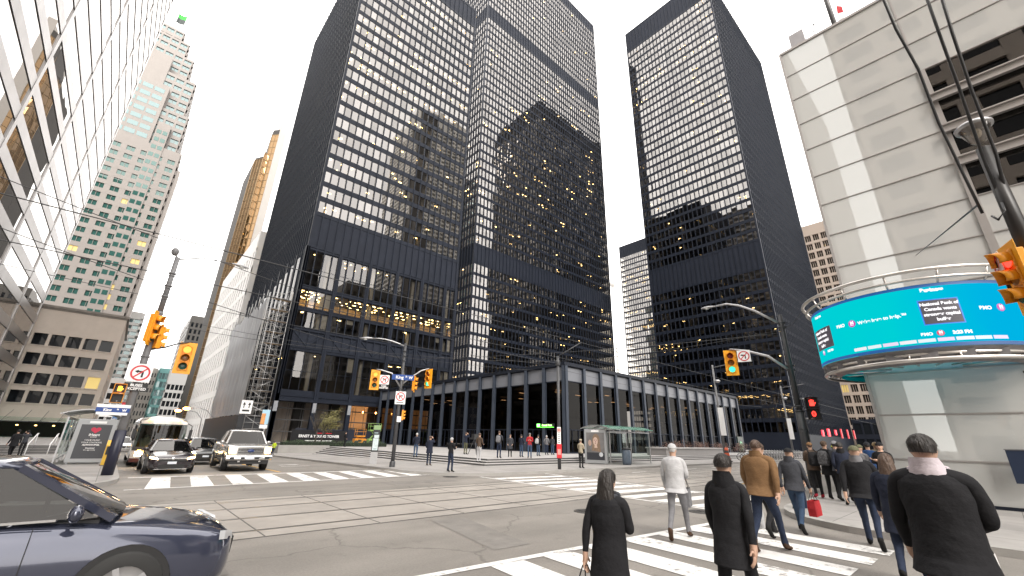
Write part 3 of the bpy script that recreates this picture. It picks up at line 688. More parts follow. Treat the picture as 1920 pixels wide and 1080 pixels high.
def td_tower(name, label, X0, X1, Y0, Y1, roof, floors, bands, faces, zbase=0., lit=.12, runs=.1, mull=(.075,.20), core=8., glassm=None, lowglass=None, blind=.0, seed=1, gap=.32):
    R = random.Random(seed)
    t = thing(name, (X0, Y0, 0), label, 'office tower')
    mb = MB(); mb.box(X0+core, X1-core, Y0+core, Y1-core, zbase, roof-1); mb.build('service_core', K['core'], t)
    for f in floors: slab = MB(); slab.box(X0+gap, X1-gap, Y0+gap, Y1-gap, f[1], f[1]+.25); slab.build('floor_slab', K['slab'], t)
    slab = MB(); slab.box(X0+.3, X1-.3, Y0+.3, Y1-.3, roof-1, roof-.3); slab.build('roof_slab', K['slab'], t)
    fr = MB(); cells = []; lights = MB(); bl = MB()
    for side, n, detail in faces:
        F = Face(side, X0, X1, Y0, Y1); mod = F.W/n
        zs = sorted([(f[0], f[1], 'f', f) for f in floors]+[(b[0], b[1], 'b', b) for b in bands])
        z = zbase
        for a, b, k, f in zs:
            if a-z > .02: F.box(fr, 0, F.W, z, a, -.30, .05)
            z = b
            if k == 'b':
                lv = MB(); F.box(lv, 0, F.W, a, b, -.30, -.02); lv.build('louvre_band', K['louvre'], t)
                continue
            st = f[2] if len(f) > 2 else 1
            i = 0
            while i < n:
                j = min(i+st, n)
                cells.append((F.cell(i*mod+.02, j*mod-.02, a, b, -.05), 1 if st > 1 else 0)); i = j
            if not detail: continue
            full = (f[3] if len(f) > 3 else None)
            full = (R.random() < lit) if full is None else full
            prev = False
            for i in range(n):
                on = R.random() < (.66 if full else (.34 if prev else runs))
                prev = on
                if R.random() < blind:
                    hgt = R.uniform(.25, .9)*(b-a); bl.add(F.cell(i*mod+.06, (i+1)*mod-.06, b-hgt, b, -.2), [(0,1,2,3)])
                if not on: continue
                for d in ((.9, 3.2, 5.4) if full else (R.uniform(.8, 3.),)):
                    p = F.P((i+.5)*mod, b-.03, -d); hw, hd = (.34, .13) if full else (.36, .18)
                    if side in ('-x', '+x'): hw, hd = hd, hw
                    lights.quad((p[0]-hw,p[1]-hd,p[2]), (p[0]-hw,p[1]+hd,p[2]), (p[0]+hw,p[1]+hd,p[2]), (p[0]+hw,p[1]-hd,p[2]))
            if detail > 1 and st == 1:
                pass
        if roof-z > .02: F.box(fr, 0, F.W, z, roof, -.30, .05)
        if detail > 1:
            for i in range(3, n, 6):
                colm = MB(); F.box(colm, i*mod-.3, i*mod+.3, zbase, roof-1.2, -1.6, -1.0); colm.build('interior_column', K['col_in'], t)
        lo = min([f[0] for f in floors if (len(f) < 3 or f[2] == 1)] + [b[0] for b in bands])
        w, d = mull
        for i in range(n+1):
            mu = MB()
            if 0 < i < n:
                F.box(mu, i*mod-.018, i*mod+.018, lo-.3, roof-.02, .05, d); F.box(mu, i*mod-w, i*mod+w, lo-.3, roof-.02, d, d+.03)
            if detail and 0 < i < n: F.box(mu, i*mod-.05, i*mod+.05, lo-.3, roof-.4, -.12, .045)
            if mu.v: mu.build('mullion', K['steel_mull'], t)
    cs = .35
    for x, y in ((X0,Y0),(X1,Y0),(X0,Y1),(X1,Y1)):
        fr.box(x-cs*.4 if x == X0 else x-cs, x+cs if x == X0 else x+cs*.4, y-cs*.4 if y == Y0 else y-cs, y+cs if y == Y0 else y+cs*.4, zbase, roof-.01)
    fr.build('facade_frame', K['steel'], t)
    if lights.v: tag(lights.build('ceiling_light', K['light_in'], t), kind='stuff')
    if bl.v: tag(bl.build('window_blind', K['col_in'], t), kind='stuff')
    make_windows(cells, [glassm or GL_T, lowglass or GL_LOW], t, jit=.0042)
    return t
def floors_between(z0, z1, n, sp, lit=None):
    h = (z1-z0)/n
    return [(z0+i*h+sp*.5, z0+(i+1)*h-sp*.5, 1, lit) for i in range(n)]

# --- left tower: tall lower storeys on exposed columns, plant band, 23 office floors, dark crown
T1 = dict(X0=18.4, X1=51.6, Y0=77.3, Y1=124.)
low = [(8.75,15.2,4,False),(19.45,22.3,4,False),(23.15,26.3,4,True),(27.2,33.9,2,False)]
fl = low + floors_between(41.6, 120.2, 23, 1.05)
tower1 = td_tower('office_tower', 'black steel and glass tower with exposed columns at its foot, left of the low pavilion', T1['X0'], T1['X1'], T1['Y0'], T1['Y1'], 127.3, fl,
    [(16.1,18.9),(34.8,41.3),(120.6,126.6)], [('-y',22,2),('-x',32,1),('+x',32,0)], zbase=7.4, lit=.22, runs=.06, blind=.10, core=7, seed=5)
# columns, truss, hoarding in its open ground floor
m = MB(); F = Face('-y', T1['X0'], T1['X1'], T1['Y0'], T1['Y1']); mod = F.W/22
for i in range(0, 23, 4):
    c_ = MB(); F.box(c_, i*mod-.36, i*mod+.36, 0, 34.6, -.4, .32); F.box(c_, i*mod-.05, i*mod+.05, 8, 34.6, .32, .40); c_.build('ground_column', K['steel'], tower1)
F.box(m, F.W-.4, F.W+.3, 0, 34.6, -.4, .32)
for z in (7.5, 15.6, 19.15, 22.7, 26.75, 34.35):
    F.box(m, 0, F.W, z-.32, z+.32, .05, .14); F.box(m, 0, F.W, z+.18, z+.30, .14, .24); F.box(m, 0, F.W, z-.30, z-.18, .14, .24)
F.box(m, 0, F.W, 6.9, 7.3, -.2, .3)
F2 = Face('-x', T1['X0'], T1['X1'], T1['Y0'], T1['Y1'])
for i in range(0, 33, 4): c_ = MB(); F2.box(c_, i*1.46-.3, i*1.46+.3, 0, 34.6, -.3, .30); c_.build('ground_column', K['steel'], tower1)
m.build('lower_floor_beams', K['steel'], tower1)
m = MB()
for i in range(0, 20, 4):
    a0, a1 = i*mod+.36, min((i+4)*mod-.36, F.W-.4); am = (a0+a1)/2
    for s, e in (((a0,18.8),(am,16.2)),((am,16.2),(a1,18.8))): m = MB(); m.bar(F.P(s[0],s[1],.02), F.P(e[0],e[1],.02), .20, .20); m.build('truss_brace', K['steel_mull'], tower1)
for i in range(0, 21, 4): m = MB(); F.box(m, i*mod-.3, i*mod+.3, 5.2, 6.8, .325, .34); m.build('column_patch', mat('bare grey primer', (.22,.23,.25), .6, var=.1, vs=2), tower1)
m = MB()
for i in range(1, 22):
    if i % 4: F.box(m, i*mod-.035, i*mod+.035, 8.8, 15.1, -.04, .04)
for i in range(1, 22):
    if i % 2: F.box(m, i*mod-.03, i*mod+.03, 19.5, 33.8, -.04, .03)
for z in (11.9, 30.4): F.box(m, 0, F.W, z-.03, z+.03, -.04, .03)
m.build('lower_glazing_bars', K['steel_mull'], tower1)
# lit lobby behind: tarpaulin-wrapped back wall, hoarding, two bays with warm lamps
m = MB(); m.box(19, 51, 84.0, 84.3, 0, 7.3); m.build('lobby_wall', mat('lobby tarpaulin', (.34,.29,.25), .8, var=.3, vs=.6, stretch=(1,1,.25)), tower1)
for x in (23.0, 29.2, 37.0, 44): m = MB(); m.box(x, x+1.6, 82.5, 84.0, 0, 7.3); m.build('lobby_pier', K['core'], tower1)
m = MB()
for i in range(14):
    x = 19.2+i*2.3
    m.tube([(x,80.2,0),(x,80.2,6.8)], .045, 6); m.tube([(x,81.6,0),(x,81.6,6.8)], .045, 6)
for z in (2.2, 4.1, 6.0):
    m.tube([(19,80.2,z),(50,80.2,z)], .045, 6); m.box(19, 50, 80.25, 81.5, z-.1, z-.03)
for i in range(0, 13, 2): m.tube([(19.2+i*2.3,80.15,.2),(21.5+i*2.3,80.15,4.0)], .03, 6)
m.build('lobby_scaffold', K['greypole'], tower1)
m = MB(); m.box(22.5, 51, 78.3, 78.4, 0, 2.75); m.build('hoarding', mat('navy hoarding', (.014,.018,.032), .5, var=.1, vs=.5), tower1)
m = MB(); m.box(18.6, 51.4, 77.6, 84.2, 7.22, 7.38); m.build('lobby_ceiling', mat('dark soffit', (.05,.045,.04), .7), tower1)
for x in (34.6, 37.2, 40.6, 44.6, 47): m = MB(); m.ball((x, 80.6, 6.0), .16, seg=8, rings=6); m.build('lobby_lamp', lamp('amber lobby lamp', (1,.42,.10), 12), tower1)
m = MB(); m.box(33, 51, 83.9, 83.98, 3.2, 7.2); m.build('lit_lobby_wall', mat('amber lit lobby lining', (.45,.25,.13), .7, emit=(1,.45,.16), es=.10), tower1)
# warm rooms behind the brightly lit storey
m = MB(); m.box(19, 51, 83.6, 83.8, 23.2, 26.2); m.build('warm_room_wall', K['warm_room'], tower1)
m = MB()
for x in range(20, 51):
    for d in (1.2, 3.0, 4.8):
        if RND.random() < .55: m.lathe([(.0,0),(.17,0)], (x+RND.uniform(-.2,.2), 77.3+d, 26.26), n=8)
for x in range(19, 36):
    for d in (1.5, 4.0):
        if RND.random() < .35: m.lathe([(.0,0),(.15,0)], (x+RND.uniform(-.2,.2), 77.3+d, 33.85), n=8)
tag(m.build('round_downlight', K['light_in'], tower1), kind='stuff')

# --- tall middle tower
b1 = (163.2, 168.7); b2 = (54.6, 60.2)
fl = floors_between(12, 54.2, 11, .95) + floors_between(60.5, 162.9, 28, .95) + floors_between(169.0, 216.5, 13, .95)
td_tower('office_tower', 'tallest black tower in the middle, its front mirroring a dark neighbour with yellow lit windows', 70.9, 144.9, 97.6, 134.2, 223.,
    fl, [b1, b2, (217., 222.4)], [('-y',48,1),('-x',24,1),('+x',24,0)], zbase=0, lit=.0, runs=.065, blind=.04, glassm=GL_T2, seed=9, mull=(.07,.22))
# --- right tower
fl = floors_between(4.5, 51.0, 13, 1.0) + floors_between(59.9, 166.5, 30, 1.0)
td_tower('office_tower', 'black tower with dark ribbed right flank, standing between the tallest tower and the bank corner', 129.6, 190.6, 33.5, 70.3, 178.,
    fl, [(51.3,59.6),(167.,177.4)], [('-x',24,2),('-y',40,1),('+y',40,1)], zbase=0, lit=.06, runs=.05, glassm=GL_T2, seed=4, mull=(.07,.22), blind=.10)
# --- small black tower far behind
a = gx(1162,463,225); b = gx(1176,690,225)
yy = (a.y+b.y)/2
fl = floors_between(6, a.z-8, 32, .9)
td_tower('office_tower', 'small far black tower in the gap left of the right hand tower', 225, 262, yy-40, yy, a.z, fl, [(a.z-7.6,a.z-.6)], [('-x',26,1),('-y',24,0)], zbase=0, lit=.12, runs=.10, glassm=GL_T2, seed=21)

# --- low black pavilion on the plaza
PV = dict(X0=35.5, X1=83.0, Y0=30.5, Y1=75.2)
pav = thing('bank_pavilion', (35.5,30.5,PZ), 'low flat roofed black steel pavilion with tall dark glass bays on the street corner', 'bank building')
ZR, ZP, ZT = 9.62, 8.02, 2.85
GL_P = glass('pavilion glass', .006, (.13,.125,.12), (1,.98,.96), fres=.16, wave=.002, ws=.3)
m = MB(); m.box(PV['X0']-.25, PV['X1']+.25, PV['Y0']-.25, PV['Y1']+.25, ZR, ZR+.16); m.box(PV['X0']-.12, PV['X1']+.12, PV['Y0']-.12, PV['Y1']+.12, ZR+.16, ZR+.42)
m.build('roof', K['steel'], pav)
m = MB(); m.box(PV['X0']+.3, PV['X1']-.3, PV['Y0']+.3, PV['Y1']-.3, ZP+.05, ZP+.2); m.build('ceiling', K['core'], pav)
m = MB(); m.box(PV['X0']+14, PV['X1']-14, PV['Y0']+14, PV['Y1']-12, PZ, ZP); m.build('inner_core', K['core'], pav)
m = MB(); m.box(PV['X0']+.2, PV['X1']-.2, PV['Y0']+.2, PV['Y1']-.2, PZ-.1, PZ+.02); m.build('inner_floor', mat('dark lobby floor', (.06,.055,.05), .35), pav)
cells = []; fas = MB(); tr = MB()
for side, n in (('-x',15),('-y',15)):
    F = Face(side, PV['X0'], PV['X1'], PV['Y0'], PV['Y1']); mod = F.W/n
    F.box(fas, 0, F.W, ZP, ZR-.01, -.2, .0)
    F.box(tr, 0, F.W, ZT-.06, ZT+.06, -.12, .03); F.box(tr, 0, F.W, ZP-.10, ZP, -.12, .05); F.box(tr, 0, F.W, PZ, PZ+.14, -.12, .05); F.box(tr, 0, F.W, ZR-.12, ZR-.012, .0, .07)
    for i in range(n):
        cells.append((F.cell(i*mod, (i+1)*mod, ZT, ZP, -.06), 0)); cells.append((F.cell(i*mod, (i+1)*mod, PZ, ZT, -.06), 0))
        for k in (1, 2): F.box(tr, i*mod+mod*k/3-.03, i*mod+mod*k/3+.03, PZ+.1, ZT-.05, -.1, .02)
    for i in range(n+1):
        a = i*mod; a = min(max(a, .0), F.W)
        c = MB(); F.box(c, a-.20, a+.20, PZ, ZR-.02, .24, .30); F.box(c, a-.04, a+.04, PZ, ZR-.02, .05, .24); F.box(c, a-.20, a+.20, PZ, ZR-.02, -.02, .05)
        c.build('column', mat('pavilion column steel', (.042,.052,.072), .5, var=.08, vs=1, spec=.2), pav)
fas.build('fascia', K['fascia'], pav); tr.build('transom', K['steel'], pav)
m = MB(); m.box(PV['X0']-.08, PV['X0']+.32, PV['Y0']-.08, PV['Y0']+.32, PZ, ZR-.03); m.build('corner_post', K['steel_mull'], pav)
make_windows(cells, [GL_P], pav, jit=.004)
m = MB()
for i in range(26):
    x, y = RND.uniform(38, 80), RND.uniform(32.5, 43)
    if RND.random() < .4: x, y = RND.uniform(37, 48), RND.uniform(33, 72)
    m.quad((x-.5,y-.1,7.6),(x-.5,y+.1,7.6),(x+.5,y+.1,7.6),(x+.5,y-.1,7.6))
tag(m.build('lobby_light', lamp('lobby light', (1,.55,.25), 3), pav), kind='stuff')
for i in range(18):
    m = MB(); x, y = RND.uniform(38, 78), RND.uniform(33.5, 40)
    if RND.random() < .5: x, y = RND.uniform(38, 44), RND.uniform(36, 72)
    m.box(x-.8, x+.8, y-.3, y+.3, PZ, PZ+RND.uniform(.9, 1.6)); m.build('counter', mat('pale counter', (.4,.38,.35), .6), pav)
# illuminated sign in a bay
c = gx(1023, 798, 35.30)
sg = thing('bank_sign', (c.x, c.y, c.z), 'small green illuminated bank sign hung in a dark glass bay of the pavilion', 'sign')
m = MB(); m.box(c.x-.10, c.x, c.y-1.35, c.y+1.35, c.z-.22, c.z+.22); m.build('sign_box', K['black'], sg)
m = MB(); m.box(c.x-.12, c.x-.1, c.y+.75, c.y+1.25, c.z-.17, c.z+.2); m.build('logo_square', lamp('bank green', (.10,.75,.05), 1.4), sg)
text_mesh('lettering', 'TD', .26, lamp('white lit letters', (1,1,.9), 1.6), sg, face_matrix((c.x-.125, c.y+1.0, c.z+.02), (-1,0,0)), bold=.012)
text_mesh('lettering', 'Canada Trust', .27, lamp('green lit letters', (.45,1,.25), 1.6), sg, face_matrix((c.x-.115, c.y-.28, c.z+.03), (-1,0,0)), bold=.006)
m = MB(); m.box(c.x-.12, c.x-.1, c.y-1.3, c.y+.7, c.z-.2, c.z-.15); m.build('underline', lamp('bank green', (.10,.75,.05), 1.4), sg)
# observation tower sliver far behind
c = gy(1148.5, 533, 560)
o = thing('observation_tower', (c.x, c.y, 0), 'round pod of a far concrete observation tower just right of the tallest tower', 'tower')
m = MB(); m.lathe([(4.2,0),(2.6,c.z*.6),(1.8,c.z),(1.2,c.z*1.35),(.4,c.z*1.6)], (c.x,c.y,0), n=12); m.build('shaft', K['concrete'], o)
m = MB(); m.lathe([(2,c.z-9),(4.5,c.z-7),(7,c.z-3.2),(7.6,c.z-2.2),(7.2,c.z-1.5),(8,c.z-.6),(8,c.z+.6),(7.2,c.z+1.2),(7.4,c.z+2.4),(6.2,c.z+4),(5,c.z+4.6),(2,c.z+6)], (c.x,c.y,0), n=24); m.build('pod', mat('pod cladding', (.32,.31,.30), .5), o)
# ---------------------------------------------------------------- other buildings
def grid_building(name, label, cat, X0, X1, Y0, Y1, z0, z1, faces, wall, gl, floor=3.9, pier=.35, span=.4, top=.05, base=0., proud=.3, parent=None, limit=100, lit=0., litm=None, part='wall', cell_split=1, seed=2):
    """stone grid: piers and spandrels stand proud of the recessed panes"""
    R = random.Random(seed)
    t = parent or thing(name, (X0, Y0, 0), label, cat)
    m = MB(); m.box(X0+.02, X1-.02, Y0+.02, Y1-.02, z0, z1-.03)
    cells = []; pr_ = MB()
    for side, n in faces:
        F = Face(side, X0, X1, Y0, Y1); w = F.W/n; k = max(1, round((z1-z0-base)*(1-top)/floor)); h = (z1-z0-base)*(1-top)/k
        zb = z0+base
        if base: F.box(m, 0, F.W, z0, zb, .02, proud)
        zt = zb+k*h
        F.box(m, 0, F.W, zt-h*span*.5, z1, .02, proud)
        for j in range(k):
            a = zb if j == 0 else zb+j*h-h*span*.5
            F.box(m, 0, F.W, a, zb+j*h+h*span*.5, .02, proud)
        for i in range(n+1):
            p = w*pier*.5
            F.box(m, max(0, i*w-p), min(F.W, i*w+p), zb, zt, .021, proud-.02)
        for j in range(k):
            for i in range(n):
                a0, a1, b0, b1 = i*w+w*pier*.5, (i+1)*w-w*pier*.5, zb+j*h+h*span*.5, zb+(j+1)*h-h*span*.5
                mi = 1 if (litm and R.random() < lit) else 0
                if cell_split > 1:
                    for s in range(1, cell_split): F.box(m, a0+(a1-a0)*s/cell_split-.06, a0+(a1-a0)*s/cell_split+.06, b0, b1, .02, proud*.6)
                cells.append((F.cell(a0, a1, b0, b1, .06), mi))
    m.build(part, wall, t)
    make_windows(cells, [gl]+([litm] if litm else []), t, limit=limit, jit=.004)
    return t
stone_pink = mat('pink granite cladding', (.225,.205,.192), .6, var=.06, vs=.3)
beige = mat('beige limestone', (.60,.52,.45), .7, var=.06, vs=.5, bump=.1, bs=8)
teal_gl = glass('green office glass', .06, refl=(.85,1,.98), opaque=(.03,.09,.08), wave=.01, ws=.2)
dark_gl = glass('dark window glass', .0, refl=(1,1,1), opaque=(.012,.014,.017), wave=.003, ws=.3, fres=.55)
blue_gl = glass('pale blue glass', .09, refl=(.85,1,1), opaque=(.10,.16,.17))
lit_gl = glass('lit yellow window', .05, opaque=(.3,.25,.12)); 
lit_room = mat('yellow lit office window', (.35,.28,.12), .4, emit=(1,.72,.22), es=.16)
white_cl = mat('white cladding', (.58,.57,.56), .5, var=.05, vs=.3)

# ---- mirror-clad tower with steel spandrels along the left kerb
LX, LY0, LY1, LZ = -14., 21., 103., 150.
steelcl = mat('brushed stainless spandrel', (.33,.318,.314), .33, .85, noise_rough=.06, vs=.6)
GL_M = glass('silver mirror glass', .33, refl=(1,.975,.95), opaque=(.03,.03,.03), wave=.010, ws=.16, fres=.5)
lt = thing('mirror_tower', (LX, LY0, 0), 'tall silver mirror glass tower with steel spandrel bands at the far left edge', 'office tower')
F = Face('+x', -60, LX, LY0, LY1)
m = MB(); m.box(-60, LX-.25, LY0, LY1, 0, LZ); m.build('tower_body', K['core'], lt)
sp = MB(); gap = MB(); cells = []
z = 3.4; fh = 3.66
while z < LZ-fh:
    F.box(sp, 0, F.W, z, z+1.36, -.2, .02); F.box(gap, 0, F.W, z-.09, z-.002, -.2, -.06); F.box(gap, 0, F.W, z+1.362, z+1.43, -.2, -.06)
    a = 0.
    b = 0
    while a < F.W-.1:
        n = min(a+4.0, F.W)
        if in_view_size(F.cell(a, n, z+1.43, z+fh-.09)) > 0 or z < 90: cells.append((F.cell(a+.01, n-.01, z+1.43, z+fh-.09, -.05), 0))
        a = n
    z += fh
for y in (23.3, 39.3, 55.3, 71.3, 87.2, 102.75):
    F.box(sp, y-LY0-.38, y-LY0+.38, 0, LZ, -.2, .06)
F.box(sp, 0, F.W, 0, 3.3, -.2, .0)
sp.build('steel_spandrels', steelcl, lt); gap.build('shadow_gaps', K['black'], lt)
make_windows(cells, [GL_M], lt, jit=.0018)
# ---- beige low block behind it
bt = thing('stone_block', (-24,108,0), 'low beige stone office block with four rows of five dark windows beside the mirror tower', 'office building')
m = MB(); X0, X1, Y0, Y1 = -30., -3.2, 108., 134.
m.box(X0, X1-.6, Y0+.6, Y1, -2, 21.6); 
F = Face('-y', X0, X1, Y0, Y1); cells = []
xs = [-3.95-2.14*i for i in range(6)]
zr = [(15.4,17.45),(12.0,14.05),(8.7,10.7),(5.75,7.75)]
edges = sorted([(x-1.72, x) for x in xs])
a = X0
for (e0, e1) in edges+[(X1,X1)]:
    m.box(a, e0, Y0, Y0+.6, 3.4, 22.05); 
    a = e1
for (e0, e1) in edges:
    zz = 3.4
    for (b0, b1) in sorted(zr)+[(22.05,22.05)]:
        m.box(e0, e1, Y0, Y0+.6, zz, b0); zz = b1
    for i, (b0, b1) in enumerate(zr):
        cells.append(([(e0,Y0+.5,b0),(e1,Y0+.5,b0),(e1,Y0+.5,b1),(e0,Y0+.5,b1)], 1 if (i == 2 and e1 > -4) else 0))
        sill = MB(); sill.box(e0-.12, e1+.12, Y0-.12, Y0+.3, b0-.14, b0-.005); sill.build('window_sill', beige, bt)
# flank towards the street
a = Y0+.6
for k in range(5):
    y0, y1 = Y0+2.2+k*4.6, Y0+4.9+k*4.6
    m.box(X1-.6, X1, a, y0, 3.4, 22.05); zz = 3.4
    for (b0, b1) in sorted(zr)+[(22.05,22.05)]:
        m.box(X1-.6, X1, y0, y1, zz, b0); zz = b1
    for (b0, b1) in zr: cells.append(([(X1-.4,y0,b0),(X1-.4,y1,b0),(X1-.4,y1,b1),(X1-.4,y0,b1)], 0))
    a = y1
m.box(X1-.6, X1, a, Y1, 3.4, 22.05)
m.build('wall', beige, bt)
make_windows(cells, [dark_gl, lit_room], bt, jit=.003)
m = MB(); m.box(X0-.05, X1+.25, Y0-.25, Y1, 22.05, 22.5); m.box(X0, X1+.1, Y0-.1, Y1, 21.75, 22.04); m.build('cornice', mat('weathered stone cornice', (.24,.215,.19), .8, var=.2, vs=1), bt)
m = MB(); m.box(X0, X1-.5, Y0+.4, Y1, -2, 3.39); m.build('shopfront', K['core'], bt)
# canopy of green glass over the shop windows
cn = thing('glass_canopy', (-20,101,0), 'green glass canopy with small yellow lamps over the dark shopfront at the left edge', 'canopy')
m = MB()
for i in range(12):
    x = -27+i*2.02
    m = MB(); m.add([(x,100.5,2.75),(x+1.94,100.5,2.75),(x+1.94,107.9,3.45),(x,107.9,3.45),(x,100.5,2.80),(x+1.94,100.5,2.80),(x+1.94,107.9,3.50),(x,107.9,3.50)], [(3,2,1,0),(4,5,6,7),(0,1,5,4),(1,2,6,5),(2,3,7,6),(3,0,4,7)]); m.build('glass_pane', glass('green canopy glass', .12, (.40,.62,.52), (.9,1,.97)), cn)
m = MB()
for i in range(13): m.bar((-27.04+i*2.02,100.3,2.72),(-27.04+i*2.02,107.9,3.42), .08, .12); m.bar((-27.04+i*2.02,100.6,2.8),(-27.04+i*2.02,107.9,4.6), .04)
m.box(-27.1,-2.9,100.4,100.5,2.66,2.74); m.build('canopy_frame', K['darkpole'], cn)
for i in range(11): m = MB(); m.ball((-25.5+i*2.02,103.2,2.2), .11, seg=6, rings=5, sc=(1.4,1,.7)); m.build('canopy_lamp', lamp('warm canopy lamp', (1,.55,.16), 3), cn)
# forecourt and its steps at the left
m = MB(); m.box(-40,-2.2,54,108,-2,.42); struct(m.build('forecourt', K['pave']))
m = MB(); mr = MB()
for k in range(7):
    m.box(-40,-2.2-.3*0,54-.42*(k+1),54-.42*k,-2,.42-.105*(k+1)); mr.box(-40,-2.2,54-.42*(k+1)-.005,54-.42*(k+1),.42-.105*(k+2)+.0,.42-.105*(k+1)-.03)
mr.box(-40,-2.2,54-.005,54,.32,.39)
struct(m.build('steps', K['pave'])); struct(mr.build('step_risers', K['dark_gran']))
for i, x in enumerate((-3.4, -4.6)):
    m = MB(); m.tube([(x,50.6,.55),(x,54.4,1.35),(x,55.2,1.35)], .035, 6); m.tube([(x,50.9,-.3),(x,50.9,.6)], .03, 6); m.tube([(x,54.6,.4),(x,54.6,1.35)], .03, 6)
    tag(m.build('handrail', K['white']), ['white handrail on the left forecourt steps, the one nearer the road','white handrail on the left forecourt steps, the one farther from the road'][i], 'handrail', 'handrails on the forecourt steps')

# ---- stepped pink granite tower with green glass
bk = thing('stepped_tower', (-27,220,0), 'pink granite tower with green windows stepping in to a mast at its top', 'skyscraper')
cx, cy = -28.6, 241
tiers = [(20.6,0,121,9),(18.6,121,142,10),(16.8,142,163,9),(12.8,163,178,7),(8.8,178,189.5,5),(5.2,189.5,198,3)]
for i, (h, a, b, n) in enumerate(tiers):
    pale = blue_gl if i >= 1 else teal_gl
    grid_building('', '', '', cx-h, cx+h, cy-h, cy+h, a, b, [('-y',n),('+x',n)], stone_pink, pale, floor=4.0, pier=.42 if i < 1 else .22, span=.46, top=.03, parent=bk, limit=100 if i == 0 else 0, lit=.05 if i == 0 else 0, litm=lit_room, cell_split=2, proud=.5, part='tier')
m = MB()
for s in (-1, 1):
    m.box(cx+s*12.0-2.3, cx+s*12.0+2.3, cy-21.4, cy-20.0, 0, 133); 
m.box(cx+19.6, cx+22.4, cy-20.2, cy-8, 0, 113)
m.box(cx-9, cx+9, cy-20.2, cy-16.0, 121, 153); m.box(cx-6, cx+6, cy-17.6, cy-12, 153, 171)
m.build('projecting_bays', stone_pink, bk)
for s in (-1, 1):
    for k in range(32):
        m = MB()
        for e in (-1, 1): m.box(cx+s*12+e*1.05-.8, cx+s*12+e*1.05+.8, cy-21.46, cy-21.42, 3+k*4.0, 4.9+k*4.0)
        m.build('bay_window', teal_gl, bk)
for k in range(7):
    for q in range(4): m = MB(); m.box(cx-8.2+q*4.15, cx-4.7+q*4.15, cy-20.26, cy-20.22, 123+k*4.2, 125.2+k*4.2); m.build('bay_window', blue_gl, bk)
m = MB(); m.tube([(cx,cy-2,198),(cx,cy-2,207)], .35, 8); m.build('mast', K['galv'], bk)
fl_ = thing('roof_flag', (cx,cy-2,190), 'green and dark flag flying on the mast of the stepped granite tower', 'flag')
m = MB()
pts = [(cx+.2+k*.85, cy-2+.5*sin(k*1.1), 0) for k in range(5)]
for a, b in zip(pts, pts[1:]): m.add([(a[0],a[1],208.5),(b[0],b[1],208.8),(b[0],b[1],211.6),(a[0],a[1],211.2)], [(0,1,2,3)], 0); m.add([(a[0],a[1],205),(b[0],b[1],205.4),(b[0],b[1],208.8),(a[0],a[1],208.5)], [(0,1,2,3)], 1)
m.build('flag_cloth', [mat('flag green', (.03,.32,.04), .7), mat('flag dark', (.04,.05,.05), .7)], fl_)
m = MB(); m.tube([(cx,cy-2,203),(cx,cy-2,212)], .15, 6); m.build('flag_pole', K['galv'], fl_); fl_.location.z = 203; [setattr(c_, 'location', (0,0,190-203)) for c_ in kids(fl_)]

# ---- buildings at the end of the southern street
grid_building('balcony_block', 'slim white apartment tower with stacked pale green balconies left of the traffic pole', 'apartment tower', -10, -3, 260, 285, -2, 54.5, [('-y',3),('+x',6)], white_cl, blue_gl, floor=3., pier=.12, span=.42, proud=.9)
grid_building('balcony_block', 'low white block at street level between the balcony tower and the road', 'apartment building', -6, -1, 180, 210, -2, 17, [('-y',3),('+x',6)], white_cl, dark_gl, floor=3.2, pier=.35, span=.4)
grid_building('far_block', 'far pale beige block with small windows over the coach roof', 'office building', 4.6, 9.0, 262, 285, -3, 30, [('-y',4),('-x',5)], mat('pale far stone', (.46,.43,.40), .7), dark_gl, floor=3.4, pier=.5, span=.45)
grid_building('far_block', 'far teal glass block with a slanted top behind the hanging traffic signal', 'office building', 9.3, 12.8, 250, 285, -3, 29, [('-y',3),('-x',6)], mat('teal metal cladding', (.14,.33,.33), .4), blue_gl, floor=3.6, pier=.15, span=.3)
grid_building('far_block', 'far grey office block with dark window bands right of the teal glass block', 'office building', 12.9, 22, 246, 285, -3, 28, [('-y',6),('-x',6)], mat('pale grey panels', (.50,.50,.50), .6), dark_gl, floor=3.6, pier=.22, span=.35, top=.18)
grid_building('far_block', 'far white slab at the very end of the street above the red shop sign', 'office building', -1.2, 2.2, 262, 285, -3, 26, [('-y',3),('+x',4)], white_cl, blue_gl, floor=3.3, pier=.4, span=.4)
# ---- white slab and gold tower beyond the left black tower
grid_building('white_block', 'white stone building with narrow dark slit windows squeezed between gold tower and black tower', 'office building', 17.6, 40, 128, 186, -2, 56.5, [('-x',14),('-y',5)], white_cl, dark_gl, floor=6.5, pier=.72, span=.24, top=.09, proud=.25)
GOLD = glass('gold mirror glass', .36, refl=(.56,.37,.21), opaque=(.05,.03,.01), wave=.05, ws=.25, fres=.3)
GOLD_DARKREFL = glass('gold glass with dark reflection tint', .17, refl=(.55,.40,.27), opaque=(.09,.06,.035), wave=.05, ws=.25, fres=.3)  # darker copy of the gold glass, mirrored brown buildings put into its tint
GOLD_SKYREFL = glass('gold glass with sky reflection tint', .72, refl=(1,.93,.85), opaque=(.05,.04,.03), wave=.03, ws=.25, fres=.3)  # paler copy of the gold glass, mirrored white sky put into its tint
gd = thing('gold_tower', (18,196,0), 'slender gold mirror glass tower with sawtooth facets behind the white slit windowed building', 'office tower')
gfr = MB()
